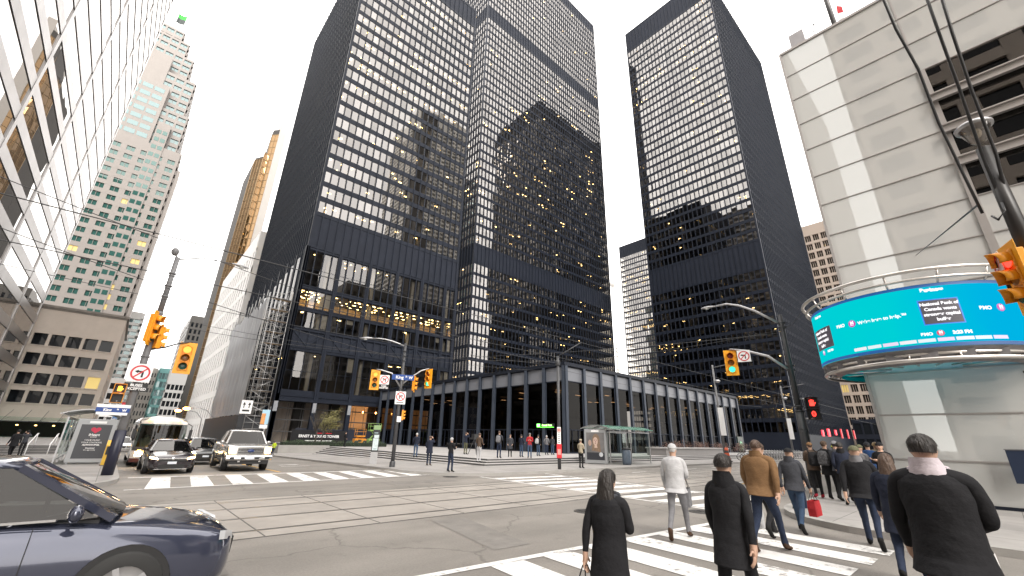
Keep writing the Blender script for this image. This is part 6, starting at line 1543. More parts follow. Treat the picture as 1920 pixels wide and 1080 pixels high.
# signs on the south west pavement in front of the scaffold
for (px, py, Yd, w, h, nm, lab, mt, hh) in ((462,763,48,.95,1.25,'traffic_plate','white lane direction sign hung above the silver pickup',K['white'],5.2),(497,783,44,.62,1.35,'poster_banner','small orange and pale blue banner on the pole right of the pickup',None,3.3)):
    c = gy(px, py, Yd); t = thing(nm, (c.x+.9 if nm == 'traffic_plate' else c.x+.1, Yd, .13+GZ(0,Yd)), lab, 'sign')
    if nm == 'traffic_plate':
        m = MB(); m.box(c.x-w/2,c.x+w/2,Yd-.02,Yd+.02,c.z-h/2,c.z+h/2); m.build('sign_plate', mt, t)
        m = MB(); m.tube([(c.x+2.0,Yd+.3,-.3),(c.x+2.0,Yd+.3,c.z-.1)], .07, 8); m.tube([(c.x+2.0,Yd+.3,c.z-.5),(c.x-.2,Yd+.1,c.z+.4)], .045, 6); m.build('post', K['galv'], t)
        m = MB()
        for dx in (-.22,.22):
            m.box(c.x+dx-.04,c.x+dx+.04,Yd-.03,Yd-.022,c.z-.1,c.z+.32); m.add([(c.x+dx-.13,Yd-.026,c.z+.2),(c.x+dx+.13,Yd-.026,c.z+.2),(c.x+dx,Yd-.026,c.z+.46)], [(0,1,2),(2,1,0)])
        m.box(c.x-.3,c.x+.3,Yd-.03,Yd-.022,c.z-.42,c.z-.25); m.build('arrows', K['black'], t)
    else:
        m = MB(); m.box(c.x-w/2,c.x+w/2,Yd-.02,Yd+.02,c.z-h/2+.1,c.z+h/2); m.build('banner_cloth', mat('banner pale blue', (.35,.55,.68), .6), t)
        m = MB(); m.box(c.x-w/2,c.x+.02,Yd-.03,Yd-.022,c.z-h/2+.1,c.z+.35); m.build('printed_orange', mat('banner orange', (.62,.28,.10), .6, var=.3, vs=3), t)
        m = MB(); m.box(c.x-w/2,c.x+w/2,Yd-.02,Yd+.02,c.z-h/2-.25,c.z-h/2+.06); m.build('white_plate', K['white'], t)
        m = MB(); m.tube([(c.x+.45,Yd+.1,-.3),(c.x+.3,Yd+.1,c.z+1)], .06, 8); m.build('post', K['darkpole'], t)
# small street lamps far down the road, lit
for i, (px, py, Yd) in enumerate(((334,770,120),(350,766,105))):
    c = gy(px, py, Yd); t = thing('street_lamp', (c.x+4.5,Yd,-.8), ['lit orange street lamp over the coach, the farther of two','lit orange street lamp over the coach, the nearer of two'][i], 'street lamp', 'lit lamps down the street')
    m = MB(); m.tube([(c.x+5,Yd,-1),(c.x+4.6,Yd,c.z-1.5),(c.x+3.4,Yd,c.z-.2),(c.x+1.8,Yd,c.z+.3),(c.x,Yd,c.z)], .08, 6); m.build('lamp_arm', K['galv'], t)
    m = MB(); m.ball(c, .40, seg=8, rings=6, sc=(1.5,1,.7)); m.build('lamp_globe', lamp('orange street lamp lit', (1,.40,.10), 8), t)
# ---- right background: planter, shrubs, bins, bicycle racks, barrel
c1, c2 = gz(1183,856,.30), gz(1290,860,.30)
pl = thing('planter_wall', (48,24,.13), 'long pale granite planter wall on the pavement behind the walking pale figure', 'planter')
m = MB(); m.box(44.0,60,23.9,26.2,-.2,1.15); m.build('planter', K['granite'], pl); m = MB(); m.box(43.9,60.1,23.8,26.3,1.15,1.28); m.build('coping', K['plaza'], pl)
R_ = random.Random(9)
for i, (px, w) in enumerate(((1265,3.4),(1310,3.6),(1352,4.2),(1392,4.4))):
    y = 27.5; p = gy(px, 846, y); s = thing('shrub', (p.x, y, PZ), ['leftmost','second from left','third from left','rightmost'][i]+' rusty brown shrub in the row along the pavilion front', 'shrub', 'rusty shrubs along the pavilion')
    m = MB()
    for k in range(16): leaves(m, (p.x+R_.uniform(-w/2,w/2),y+R_.uniform(-.8,.8),PZ+.75+R_.uniform(-.3,.55)), .62, 55, .07, R_, (1,1,.8), .1)
    m.build('foliage', redleaf, s)
    m = MB()
    for k in range(18): a = R_.uniform(-w/2,w/2); m.tube([(p.x+a*.5,y,PZ),(p.x+a,y+R_.uniform(-.5,.5),PZ+1.5)], [.03,.008], 4)
    m.build('stems', twig, s)
bx, by = 45.4, 18.25; tb = thing('traffic_barrel', (bx,by,.13), 'orange and black striped traffic barrel by the far kerb', 'traffic barrel')
m = MB(); m.lathe([(0,0),(.42,0),(.42,.09),(.30,.1)], (bx,by,.13), n=14); m.build('rubber_base', K['rubber'], tb)
for k in range(5):
    r0, r1 = .30-.03*k, .30-.03*(k+1); m = MB(); m.lathe([(r0,.1+.24*k),(r1,.1+.24*(k+1))]+([(0,.1+.24*5)] if k == 4 else []), (bx,by,.13), n=14); m.build('band', mat('barrel orange', (.55,.09,.03), .5) if k % 2 == 0 else mat('barrel dark band', (.05,.04,.04), .5), tb)
gd_ = thing('green_kiosk', (92,34,.13), 'dark green box with round pale green emblem beside the pavilion end', 'kiosk')
c = gy(1390,836,30); m = MB(); m.box(c.x-1.1,c.x+1.1,30,31,.13,c.z+1.5); m.build('kiosk_box', mat('kiosk green', (.012,.03,.02), .4), gd_)
m = MB(); m.lathe([(0,.03),(.75,.03),(.75,0)], (c.x,29.98,c.z), Matrix.Rotation(pi/2,3,'X'), 22); m.build('emblem', mat('emblem green', (.08,.30,.14), .5), gd_)
m = MB(); m.lathe([(.45,.045),(.55,.045),(.55,.03)], (c.x,29.98,c.z), Matrix.Rotation(pi/2,3,'X'), 22); m.box(c.x-.35,c.x+.35,29.93,29.94,c.z-.06,c.z+.06); m.build('emblem_ring', mat('emblem pale', (.35,.5,.38), .5), gd_)
# row of hire bicycles
bm_ = mat('hire bike grey', (.55,.56,.57), .45); first = None
for i in range(20):
    x = 52+i*.95
    if first is None:
        first = thing('hire_bicycle', (0,0,0), '', 'bicycle')
        for y in (-.5,.5): m = MB(); m.tube([(0,y+.33*cos(a*pi/8),.34+.33*sin(a*pi/8)) for a in range(17)], .035, 6); m.build('wheel', K['rubber'], first)
        m = MB(); m.tube([(0,.5,.34),(0,.1,.36),(0,-.18,.85)], .03, 6); m.tube([(0,.1,.36),(0,-.4,.85),(0,-.5,.34)], .04, 6); m.tube([(0,-.4,.85),(0,-.42,1.05)], .025, 6); m.tube([(-.28,-.36,1.08),(.28,-.36,1.08)], .02, 6); m.box(-.03,.03,.3,.72,.64,.74); m.box(-.12,.12,.6,.85,.5,.56); m.build('bike_frame', bm_, first)
        m = MB(); m.obox((0,.24,.92), .08, .14, .035); m.build('saddle', K['black'], first)
        m = MB(); m.box(-.15,.15,-.62,-.38,.85,1.0); m.box(-.05,.05,-.85,-.7,0,.95); m.build('basket', K['galv'], first)
        b = first
    else: b = copy_thing(first, (0,0,0))
    b.location = (x, 16.9-3.9+.0*i+6.0, .13); b.rotation_euler = (0,0,.25)
    b['label'] = 'grey hire bicycle standing in the long docking row beyond the right pole'; b['group'] = 'hire bicycles in the docking row'
# hydro poles and banners on the far pavement by the pavilion end
for i, (px, Yd, lab) in enumerate(((1352,19.3,'grey tram pole with white banner in front of the last pavilion bays'),(1478,19.5,'grey tram pole with white banner left of the red countdown signal'))):
    c = gy(px, 800, Yd); t = thing('tram_pole', (c.x,Yd,.13), lab, 'pole', 'tram poles along the cross street')
    m = MB(); m.tube([(c.x,Yd,.13),(c.x,Yd,10)], [.14,.10], 8); m.tube([(c.x,Yd,9.7),(c.x-.3,Yd-3.0,10.0)], .05, 6); m.build('pole', K['greypole'], t)
    m = MB(); m.box(c.x-.40,c.x-.36,Yd-.6,Yd-.05,2.6,5.4); m.build('banner', K['white'], t)
    m = MB(); m.ball((c.x,Yd-.3,8.2), .3, seg=8, rings=6, sc=(1,1,.6)); m.build('lamp', K['galv'], t)
# red lamps of far shopfronts and signals down the cross street
m = MB(); t = thing('shop_lights', (190,21,5), 'cluster of red lit shop lamps far down the cross street right of the countdown signal', 'lights')
for px, py, sz in ((1543,812,.55),(1554,811,.7),(1567,811,.5),(1578,813,.4),(1590,814,.4),(1602,815,.4)):
    c = gy(px, py, 22.2); m = MB(); m.obox(c, sz, .1, sz*(1 if px < 1575 else 2.4)); m.build('red_lamp', lamp('red shop lamp' if px < 1575 else 'red shop panel', (1,.03,.05), .7 if px < 1575 else .22), t)
# ---------------------------------------------------------------- vehicles (built nose towards -Y, centred on x = 0, y = 0 at the nose)
K['head_on'] = lamp('headlight lit', (1,.66,.30), 9); K['head_off'] = mat('headlight glass', (.55,.57,.6), .08, spec=.8)
K['amber_on'] = lamp('amber marker lit', (1,.42,.08), 5); K['tail'] = mat('tail lamp red', (.40,.01,.012), .12)
K['plate'] = mat('licence plate', (.62,.66,.72), .4); K['trim'] = mat('dark plastic trim', (.02,.02,.022), .5)
def paint(name, col, rough=.22, metal=.35): return mat(name, col, rough, metal, coat=1., noise_rough=.04, vs=1.5, var=.05)
def wheel(root, x, y, r, w, rim):
    M = Matrix.Rotation(pi/2, 3, 'Y'); m = MB()
    m.lathe([(r*.62,-w*.5),(r*.93,-w*.5),(r,-w*.36),(r,w*.36),(r*.93,w*.5),(r*.62,w*.5),(r*.60,.0),(r*.62,-w*.5)], (x,y,r), M, 26); t = m.build('wheel', K['rubber'], root)
    m = MB(); s = 1 if x > 0 else -1
    m.lathe([(0,s*w*.44),(r*.18,s*w*.45),(r*.2,s*w*.43),(r*.58,s*w*.43),(r*.62,s*w*.48)], (x,y,r), M, 26)
    for k in range(5):
        a = 2*pi*k/5; m.obox((x+s*w*.45, y+cos(a)*r*.38, r+sin(a)*r*.38), .015, r*.24, r*.07, Matrix.Rotation(a, 3, 'X'))
    m.build('rim', rim, t)
def body_loft(st, nose_round=.06):
    """st: (y, half width, z bottom, z widest, z shoulder, z top, crown)"""
    rings = []
    for (y, w, zb, zm, zs, zt, cr) in st:
        h = [(0,zb),(w*.80,zb),(w*.95,zb+.05),(w*.985,zb+.16),(w,zm),(w*.985,zm+(zs-zm)*.55),(w*.955,zs),(w*.90,zs+(zt-zs)*.6),(w*.80,zt),(w*.42,zt+cr*.8),(0,zt+cr)]
        rings.append([(x,y,z) for x, z in h]+[(-x,y,z) for x, z in h[-2:0:-1]])
    return rings
def vehicle(name, label, cat, st, cab, H, col, wheels, r=.33, glassm=None, rim=None, group=None, tw=.2):
    """cab: (y windscreen base, y roof front, y roof rear, y rear glass base, half width at belt, half width at roof, belt z front, belt z rear)"""
    root = thing(name, (0,0,0), label, cat, group); rim = rim or K['galv']; gm = glassm or K['glass_car']
    m = MB(); m.loft(body_loft(st), caps=True); o = m.build('body', col, root); o.modifiers.new('smooth', 'SUBSURF').render_levels = 1
    a, b, c, d, wb, wr, zf, zr = cab; zt = H
    m = MB()                                                        # roof and pillars
    rr = []
    for y, w, z in ((b-.03,wr*.96,zt-.045),(b+.15,wr,zt-.01),((b+c)/2,wr,zt+.012),(c-.2,wr,zt-.01),(c+.03,wr*.95,zt-.06)):
        rr.append([(-w,y,z-.05),(-w*.93,y,z-.005),(-w*.5,y,z+.025),(0,y,z+.032),(w*.5,y,z+.025),(w*.93,y,z-.005),(w,y,z-.05),(0,y,z-.06)])
    m.loft(rr, caps=True)
    for s in (-1, 1):
        m.bar((s*wb*.97,a,zf-.02),(s*wr*.95,b,zt-.06), .075, .06); m.bar((s*wb*.96,d,zr-.02),(s*wr*.93,c,zt-.07), .13, .09)
        mid = (b+c)/2+.05; m.bar((s*wb,mid+.05,zf+.0),(s*wr,mid,zt-.05), .05, .10)
    m.build('cabin_frame', col, root)
    m = MB(); n = 6; vs = []
    for i in range(n+1):
        t = -1+2*i/n; bow = .10*(1-t*t); vs += [(t*wb*.95, a-bow, zf), (t*wr*.92, b-bow*.5, zt-.055)]
    m.add(vs, [(2*i, 2*i+2, 2*i+3, 2*i+1) for i in range(n)], 0, True); m.build('windscreen', gm, root)
    m = MB(); m.quad((wb*.93,d,zr),(-wb*.93,d,zr),(-wr*.9,c,zt-.07),(wr*.9,c,zt-.07)); m.build('rear_window', gm, root)
    mid = (b+c)/2+.05
    for s in (-1, 1):
        for y0, y1, t0, t1 in ((a+.12,mid+.03,b+.06,mid-.02),(mid+.09,d-.08,mid+.03,c-.06)):
            q = [(s*wb*.995,y0,zf),(s*wb*.995,y1,zf+(zr-zf)*(.5 if y1 < d-.1 else 1)),(s*wr*.995,t1,zt-.065),(s*wr*.995,t0,zt-.065)]
            m = MB(); m.add(q if s > 0 else q[::-1], [(0,1,2,3)]); m.build('side_window', gm, root)
        m = MB(); m.ball((s*(wb+.13),a+.28,zf+.06), .10, seg=8, rings=6, sc=(1.05,.55,.75)); m.bar((s*wb*.98,a+.3,zf),(s*(wb+.1),a+.28,zf+.03), .03); m.build('door_mirror', col, root)
    m = MB(); m.box(-wb*.9,wb*.9,a+.1,d-.15,.35,zf-.03)
    for s in (-.36, .36):
        m.box(s-.22,s+.22,a+.95,a+1.12,zf-.4,zt-.30); m.box(s-.11,s+.11,a+.98,a+1.08,zt-.34,zt-.14)
    m.box(-wb*.8,wb*.8,d-.75,d-.6,zf-.4,zt-.32)
    m.build('seats', K['trim'], root)
    m = MB(); m.tube([(.36+.17*cos(k*pi/8),a+.55,zf-.05+.17*sin(k*pi/8)) for k in range(17)], .015, 5); m.build('steering_wheel', K['trim'], root)
    for (y, w) in wheels:
        for s in (-1, 1):
            wheel(root, s*(w-tw*.5+.022), y, r, tw, rim)
            m = MB(); vs = []
            for k in range(15):
                an = pi*k/14; vs += [(s*(w+.004),y-cos(an)*r*1.13,r+sin(an)*r*1.13),(s*(w-.25),y-cos(an)*r*1.13,r+sin(an)*r*1.13)]
            m.add(vs, [(2*k,2*k+2,2*k+3,2*k+1) for k in range(14)], 0, True); m.add([(s*(w+.002),y+cos(2*pi*k/24)*r*1.12,r*1.02+sin(2*pi*k/24)*r*1.12) for k in range(24)], [tuple(range(24))]); m.build('wheel_arch', K['black'], root)
    return root
def decal(root, name, mt, cells, y):                                # front faced shapes: lists of (x,z) polygons with own y
    m = MB()
    for poly in cells: m.prism([(x, y(x) if callable(y) else y, z) for x, z in poly], (0, .05, 0))
    return m.build(name, mt, root)
def place(root, x, y, rz=0): root.location = (x, y, GZ(x,y)+.005); root.rotation_euler = (0,0,rz)
# ---- stopped dark saloon
dk = paint('aubergine black car paint', (.018,.012,.017))
st = [(-.02,.50,.30,.45,.55,.60,.01),(.04,.72,.22,.48,.62,.68,.02),(.16,.82,.17,.50,.68,.75,.02),(.5,.875,.17,.52,.72,.83,.03),(1.0,.89,.17,.52,.78,.90,.03),(1.5,.895,.17,.54,.84,.95,.02),(2.6,.90,.17,.55,.87,.96,.0),(3.6,.895,.17,.56,.90,.98,.0),(4.3,.86,.2,.58,.92,1.0,.01),(4.55,.75,.30,.6,.88,.98,.01),(4.6,.6,.4,.6,.8,.9,.01)]
civ = vehicle('parked_saloon', 'small dark aubergine saloon with lit headlights first in the stopped left lane', 'car', st, (1.15,2.0,3.3,4.15,.80,.60,.94,1.0), 1.40, dk, ((.85,.90),(3.55,.90)), .32)
civ['category'] = 'car'; civ.name = 'saloon_car'
for s in (-1, 1): decal(civ, 'headlight', K['head_on'], [[(s*.50,.60),(s*.80,.655),(s*.82,.73),(s*.56,.675)][::s]], lambda x: -.02+.28*max(0,abs(x)-.45)**1.0*1.0)
decal(civ, 'chrome_bar', K['chrome'], [[(-.52,.62),(.52,.62),(.50,.665),(-.50,.665)]], -.06); decal(civ, 'grille', K['black'], [[(-.50,.53),(.50,.53),(.52,.615),(-.52,.615)]], -.045)
decal(civ, 'lower_intake', K['black'], [[(-.42,.22),(.42,.22),(.48,.40),(-.48,.40)]], -.035); decal(civ, 'licence_plate', K['plate'], [[(-.16,.42),(.16,.42),(.16,.52),(-.16,.52)]], -.075)
for s in (-1, 1): decal(civ, 'fog_pod', K['trim'], [[(s*.56,.26),(s*.74,.30),(s*.72,.42),(s*.60,.40)][::s]], .03)
decal(civ, 'chrome_lip', K['chrome'], [[(-.60,.205),(.60,.205),(.56,.225),(-.56,.225)]], -.03)
m = MB(); m.lathe([(.0,.01),(.05,.01),(.06,0)], (0,-.075,.64), Matrix.Rotation(pi/2,3,'X'), 12); m.build('badge', K['chrome'], civ)
place(civ, 2.30, 24.95, .02)
# ---- silver pickup truck
sil = paint('silver truck paint', (.46,.45,.44), .25, .5)
st = [(-.02,.80,.52,.75,1.02,1.10,.0),(.05,.94,.46,.80,1.08,1.16,.01),(.22,.985,.42,.82,1.12,1.21,.02),(.8,1.0,.42,.84,1.15,1.25,.03),(1.45,1.005,.42,.86,1.18,1.27,.02),(1.6,1.005,.42,.86,1.20,1.27,0),(3.6,1.005,.42,.88,1.22,1.27,0),(3.75,1.0,.45,.88,1.22,1.28,0),(5.6,.995,.5,.90,1.24,1.32,0),(5.7,.95,.55,.92,1.2,1.3,0)]
pk = vehicle('pickup_truck', 'silver pickup truck with lit headlights and chrome grille waiting at the crossing', 'pickup truck', st, (1.35,1.95,3.35,3.55,.94,.74,1.27,1.28), 1.93, sil, ((1.0,1.0),(4.55,1.0)), .40, tw=.27)
for s in (-1, 1):
    decal(pk, 'headlight', K['head_on'], [[(s*.64,.86),(s*.90,.86),(s*.93,1.12),(s*.66,1.12)][::s]], lambda x: -.06+.35*max(0,abs(x)-.62))
    decal(pk, 'marker_lamp', K['amber_on'], [[(s*.66,.82),(s*.90,.82),(s*.90,.865),(s*.66,.865)][::s]], lambda x: -.055+.35*max(0,abs(x)-.62))
    decal(pk, 'fog_lamp', K['trim'], [[(s*.66,.56),(s*.86,.56),(s*.86,.68),(s*.66,.68)][::s]], -.19)
    decal(pk, 'tow_hook', K['chrome'], [[(s*.40,.44),(s*.50,.44),(s*.50,.50),(s*.40,.50)][::s]], -.17)
decal(pk, 'grille_surround', K['chrome'], [[(-.62,.78),(.62,.78),(.60,.81),(-.60,.81)],[(-.60,1.09),(.60,1.09),(.58,1.13),(-.58,1.13)],[(-.62,.81),(-.56,.81),(-.56,1.09),(-.60,1.09)],[(.56,.81),(.62,.81),(.60,1.09),(.56,1.09)]], -.09); decal(pk, 'grille', K['black'], [[(-.56,.81),(.56,.81),(.55,1.09),(-.55,1.09)]], -.085)
decal(pk, 'grille_bars', K['chrome'], [[(-.56,z),(.56,z),(.56,z+.022),(-.56,z+.022)] for z in (.84,.91,.98,1.05)], -.10)
m = MB(); m.lathe([(0,.02),(.10,.015),(.115,0)], (0,-.11,.955), Matrix.Rotation(pi/2,3,'X') @ Matrix.Diagonal((1.3,.62,1)), 16); m.build('badge', mat('blue oval badge', (.02,.04,.14), .3), pk)
m = MB(); m.loft([[(x,-.20+.16*max(0,abs(x)-.55)**1.2*1.6+dy,z) for x in (-1.0,-.85,-.5,0,.5,.85,1.0)] for dy, z in ((.12,.52),(0,.52),(-.02,.60),(0,.72),(.14,.75))], closed=False); m.build('chrome_bumper', K['chrome'], pk)
decal(pk, 'bumper_slot', K['trim'], [[(-.40,.565),(-.22,.565),(-.22,.68),(-.40,.68)],[(.22,.565),(.40,.565),(.40,.68),(.22,.68)]], -.225); decal(pk, 'licence_plate', K['plate'], [[(-.17,.57),(.17,.57),(.17,.69),(-.17,.69)]], -.235)
m = MB(); m.box(-.85,.85,-.08,.5,.34,.52); m.build('air_dam', K['trim'], pk)
m = MB()
for s in (-1, 1): m.box(s*.86 if s < 0 else .86-.0, (s*.86 if s > 0 else -.86)+.001, 0, 0, 0, 0) if False else None
m.box(-1.02,-.9,1.7,3.5,.38,.46); m.box(.9,1.02,1.7,3.5,.38,.46); m.build('side_step', K['trim'], pk)
place(pk, 5.38, 25.4, -.03)
# ---- coach behind the saloon
cw = paint('coach white', (.62,.58,.53), .3, 0); cd = paint('coach dark red', (.10,.02,.018), .3, .1)
co_ = thing('coach', (0,0,0), 'cream topped coach with huge dark windscreen queued behind the dark saloon', 'coach')
m = MB(); rings = []
for y, w, z0, z1 in ((.34,1.235,.31,3.06),(.7,1.26,.30,3.14),(3,1.27,.30,3.18),(11,1.27,.30,3.18),(11.3,1.2,.4,3.1)):
    rings.append([(x,y,z) for x, z in ((0,z0),(w*.9,z0),(w,z0+.12),(w,1.2),(w*.995,2.4),(w*.97,z1-.28),(w*.86,z1-.06),(w*.4,z1+.03),(0,z1+.04),(-w*.4,z1+.03),(-w*.86,z1-.06),(-w*.97,z1-.28),(-w*.995,2.4),(-w,1.2),(-w,z0+.12),(-w*.9,z0))])
m.loft(rings)
n = 16
def cband(m, rows, mi=0):
    """front skin: rows of (z, half width, setback)"""
    vs = []; k = len(rows)
    for i in range(n+1):
        t = -1+2*i/n
        for (z, w, sb) in rows: vs.append((t*w, -.22+sb+(.56-sb)*abs(t)**3, z-(.16*abs(t)**4 if z > 2.9 else 0)))
    m.add(vs, [(k*i+q, k*i+k+q, k*i+k+q+1, k*i+q+1) for i in range(n) for q in range(k-1)], mi, True)
cband(m, [(.52,1.25,0),(.75,1.255,-.02),(1.0,1.25,.01)]); cband(m, [(2.68,1.20,.22),(2.85,1.19,.25),(3.02,1.12,.33),(3.12,.95,.50),(3.16,.8,.56)])
m.build('body', cw, co_)
m = MB(); cband(m, [(1.22,1.25,.03),(1.7,1.245,.07),(2.2,1.23,.14),(2.68,1.20,.22)]); m.build('windscreen', glass('coach windscreen', .0, (.22,.27,.25), (1,1,1)), co_)
m = MB(); cband(m, [(1.0,1.252,.008),(1.23,1.252,.025)]); m.build('dash_panel', mat('coach dark grey', (.06,.06,.065), .35), co_)
m = MB(); m.bar((0,-.20,1.22),(0,-.01,2.68), .05); m.build('screen_divider', K['trim'], co_)
m = MB(); cband(m, [(.28,1.23,.05),(.34,1.26,-.03),(.53,1.265,-.03)]); m.build('front_bumper', cd, co_)
m = MB(); m.quad((-1.1,.9,1.1),(1.1,.9,1.1),(1.1,.9,2.6),(-1.1,.9,2.6)); m.build('cabin_back', K['core'], co_)
for i, c_ in enumerate(((-.7,1.35),(.1,1.4))): m = MB(); m.box(c_[0]-.25,c_[0]+.25,.5,.7,1.1,c_[1]+.4); m.ball((c_[0],.55,c_[1]+.52), .13, seg=8, rings=6); m.build('seat', mat('seat blue grey', (.10,.13,.15), .7), co_)
for s in (-1, 1):
    decal(co_, 'headlight', K['head_on'], [[(s*.72,.66),(s*1.06,.66),(s*1.08,.92),(s*.80,.92)][::s]], lambda x: -.25+.56*(abs(x)/1.25)**3)
    decal(co_, 'marker_lamp', K['amber_on'], [[(s*.82,.93),(s*.98,.93),(s*.98,1.04),(s*.82,1.04)][::s]], lambda x: -.25+.56*(abs(x)/1.25)**3)
    m = MB(); m.tube([(s*1.2,.05,2.75),(s*1.42,-.25,2.6),(s*1.42,-.25,2.3)], .025, 6); m.box(min(s*1.33,s*1.50),max(s*1.33,s*1.50),-.31,-.22,1.75,2.35); m.build('wing_mirror', K['trim'], co_)
for x in (-.24,-.08,.08,.24,-.8,.8): m = MB(); m.box(x-.05,x+.05,.02,.15,2.93,2.98); m.build('roof_marker', K['amber_on'], co_)
for y in (2.4, 8.2, 9.4):
    for s in (-1, 1): wheel(co_, s*1.12, y, .48, .28, K['galv'])
for k in range(6):
    for s in (-1, 1): m = MB(); m.box(s*1.275-.01,s*1.275+.01,1.6+k*1.55,3.0+k*1.55,1.55,2.65); m.build('side_window', K['glass_dark'], co_)
for x in (-.5, .5): m = MB(); m.tube([(x,-.24,1.2),(x+.35,-.18,1.75)], .012, 4); m.build('wiper', K['trim'], co_)
place(co_, 2.12, 31.6, .0); co_.scale = (.88,.88,.83)
# ---- cars queued behind the pickup and farther down
gr = paint('dark grey car paint', (.04,.042,.045)); wh = paint('white car paint', (.60,.60,.60), .25, 0)
def simple_saloon(label, col, x, y, lit=True):
    st = [(-.02,.50,.30,.45,.58,.63,.01),(.06,.74,.22,.48,.65,.72,.02),(.3,.86,.18,.52,.72,.82,.03),(1.2,.91,.18,.54,.84,.95,.03),(2.6,.92,.18,.56,.90,1.0,.0),(3.8,.90,.18,.58,.95,1.03,.0),(4.5,.80,.3,.6,.94,1.02,.01)]
    t = vehicle('queued_car', label, 'car', st, (1.1,1.9,3.4,4.2,.82,.64,.97,1.03), 1.50, col, ((.85,.92),(3.6,.92)), .33, group='cars queued down the street')
    for s in (-1, 1): decal(t, 'headlight', K['head_on'] if lit else K['head_off'], [[(s*.52,.62),(s*.80,.67),(s*.82,.76),(s*.56,.72)][::s]], lambda x: -.02+.30*max(0,abs(x)-.45))
    decal(t, 'grille', K['black'], [[(-.42,.42),(.42,.42),(.46,.62),(-.46,.62)]], -.05); decal(t, 'licence_plate', K['plate'], [[(-.16,.44),(.16,.44),(.16,.54),(-.16,.54)]], -.07)
    place(t, x, y); return t
simple_saloon('dark grey car close behind the silver pickup, half hidden by it', gr, 4.55, 32.6)
simple_saloon('white car farther back between the coach and the dark grey car', wh, 4.3, 42)
simple_saloon('pale silver car last in the queue behind the white one', sil, 4.6, 52)
simple_saloon('white car with lit headlights in the far left lane beyond the coach', wh, -.2+1.2, 62)
# ---- dark saloon passing close at the left edge, nose to the right
nv = paint('midnight blue car paint', (.050,.056,.088), .10, .4)
st = [(-.03,.52,.32,.46,.56,.61,.01),(.05,.76,.22,.48,.64,.70,.02),(.22,.86,.18,.50,.70,.77,.03),(.6,.90,.17,.52,.74,.84,.035),(1.1,.915,.17,.54,.80,.91,.03),(1.6,.92,.17,.55,.85,.955,.02),(2.7,.925,.17,.56,.88,.97,.0),(3.7,.92,.17,.58,.92,1.0,.0),(4.4,.89,.2,.6,.95,1.04,.01),(4.72,.78,.30,.62,.92,1.02,.01),(4.8,.6,.4,.62,.84,.94,.01)]
fc = vehicle('passing_saloon', 'midnight blue saloon passing close by at the lower left edge, nose pointing right', 'car', st, (1.10,1.85,3.5,4.35,.82,.62,.96,1.02), 1.46, nv, ((.92,.925),(3.75,.925)), .335)
for s in (-1, 1):
    decal(fc, 'headlight', K['head_off'], [[(s*.50,.60),(s*.84,.66),(s*.865,.75),(s*.58,.70)][::s]], lambda x: -.03+.42*max(0,abs(x)-.45))
    for y0, y1 in ((1.62,2.72),(2.76,3.72)):
        m = MB()
        for a, b in (((y0,.24),(y0,.92)),((y1,.24),(y1,.92)),((y0,.24),(y1,.24))): m.bar((s*.924,a[0],a[1]),(s*.924,b[0],b[1]), .006, .006)
        m.build('door_seam', K['black'], fc)
        m = MB(); m.box(s*.925-.015,s*.925+.02,y1-.28,y1-.10,.80,.83); m.build('door_handle', K['chrome'], fc)
    m = MB(); m.box(s*.84-.01,s*.84+.012,1.5,4.1,.955,.975); m.build('chrome_strip', K['chrome'], fc)
    m = MB(); m.box(s*.74-.12,s*.74+.12,4.68,4.80,.72,.92); m.build('tail_lamp', K['tail'], fc)
decal(fc, 'grille', K['black'], [[(-.34,.42),(.34,.42),(.38,.60),(-.38,.60)]], -.05); decal(fc, 'licence_plate', K['plate'], [[(-.16,.40),(.16,.40),(.16,.50),(-.16,.50)]], -.09)
place(fc, 1.32, 6.75, pi/2)
# ---- white taxi far right beyond the waiting people
tx = simple_saloon('white car with lit headlights far down the cross street behind the waiting people', wh, 0, 0); tx.location = (62,8.2,.0); tx.rotation_euler = (0,0,-pi/2)
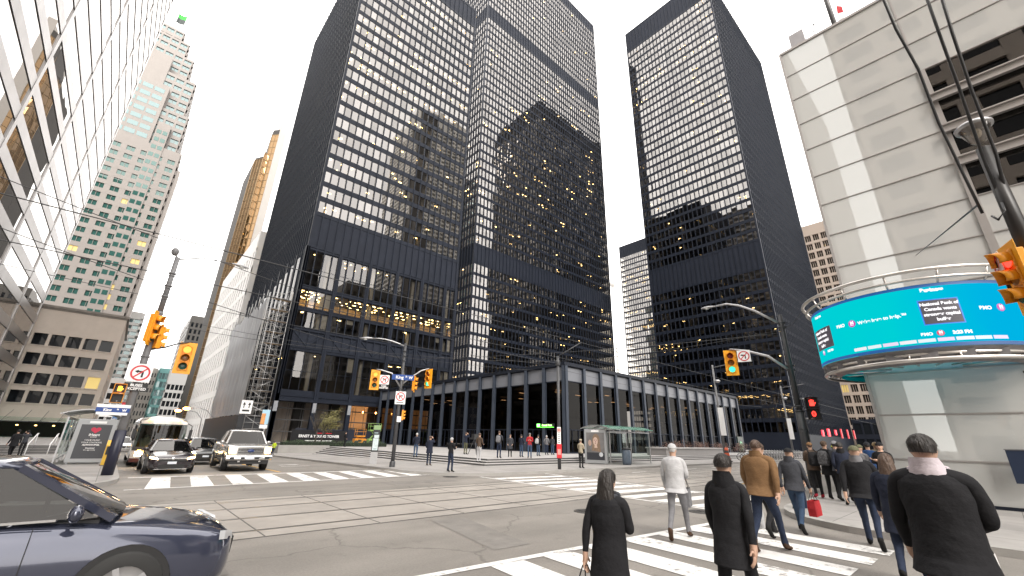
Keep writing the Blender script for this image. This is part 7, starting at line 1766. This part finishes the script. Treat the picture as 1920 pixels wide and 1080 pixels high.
# ---------------------------------------------------------------- daylight and camera
w = bpy.data.worlds.new('World'); S.world = w; w.use_nodes = True
N, L = w.node_tree.nodes, w.node_tree.links
bg = N['Background']; bg.inputs['Strength'].default_value = .1
sky = N.new('ShaderNodeTexSky'); sky.sky_type = 'NISHITA'; sky.sun_disc = False
SUN_EL, SUN_ROT = radians(38), radians(205)
sky.sun_elevation = SUN_EL; sky.sun_rotation = SUN_ROT; sky.dust_density = 4; sky.ozone_density = 1; sky.air_density = 1
mx = N.new('ShaderNodeMix'); mx.data_type = 'RGBA'; mx.inputs['Factor'].default_value = .90      # an even deck of cloud over the clear sky
geo = N.new('ShaderNodeTexCoord'); cn = N.new('ShaderNodeTexNoise'); cn.inputs['Scale'].default_value = 2.2; cn.inputs['Detail'].default_value = 5
L.new(geo.outputs['Generated'], cn.inputs['Vector'])
cr = N.new('ShaderNodeMapRange'); cr.inputs['To Min'].default_value = .86; cr.inputs['To Max'].default_value = 1.12; L.new(cn.outputs['Fac'], cr.inputs['Value'])
cc = N.new('ShaderNodeMix'); cc.data_type = 'RGBA'; cc.blend_type = 'MULTIPLY'; cc.inputs['Factor'].default_value = 1; cc.inputs['A'].default_value = (10.3, 9.9, 9.45, 1)
L.new(cr.outputs['Result'], cc.inputs['B'])
L.new(sky.outputs['Color'], mx.inputs['A']); L.new(cc.outputs['Result'], mx.inputs['B']); L.new(mx.outputs['Result'], bg.inputs['Color'])
sl = bpy.data.lights.new('sun', 'SUN'); sl.energy = .9; sl.angle = radians(25); sl.color = (1, .95, .88)
so = bpy.data.objects.new('sun', sl); COL.objects.link(so)
# same direction as the sky's sun: rotation is measured clockwise from +Y
sd = Vector((sin(SUN_ROT)*cos(SUN_EL), cos(SUN_ROT)*cos(SUN_EL), sin(SUN_EL)))
so.rotation_euler = sd.to_track_quat('Z', 'Y').to_euler()
cam = bpy.data.cameras.new('camera'); co = bpy.data.objects.new('camera', cam); COL.objects.link(co)
cam.sensor_width = 36; cam.lens = 36*F_PX/1920; cam.clip_end = 5000; cam.clip_start = .05
co.matrix_world = Matrix.Translation(EYEP) @ Matrix((rt, up, -fwd)).transposed().to_4x4()
S.camera = co
S.view_settings.view_transform = 'Standard'; S.view_settings.look = 'None'; S.view_settings.gamma = 1; S.view_settings.exposure = 2.02
S.cycles.max_bounces = 10; S.cycles.transparent_max_bounces = 16; S.cycles.glossy_bounces = 5; S.cycles.diffuse_bounces = 3
S.cycles.sample_clamp_indirect = 6; S.cycles.use_denoising = True
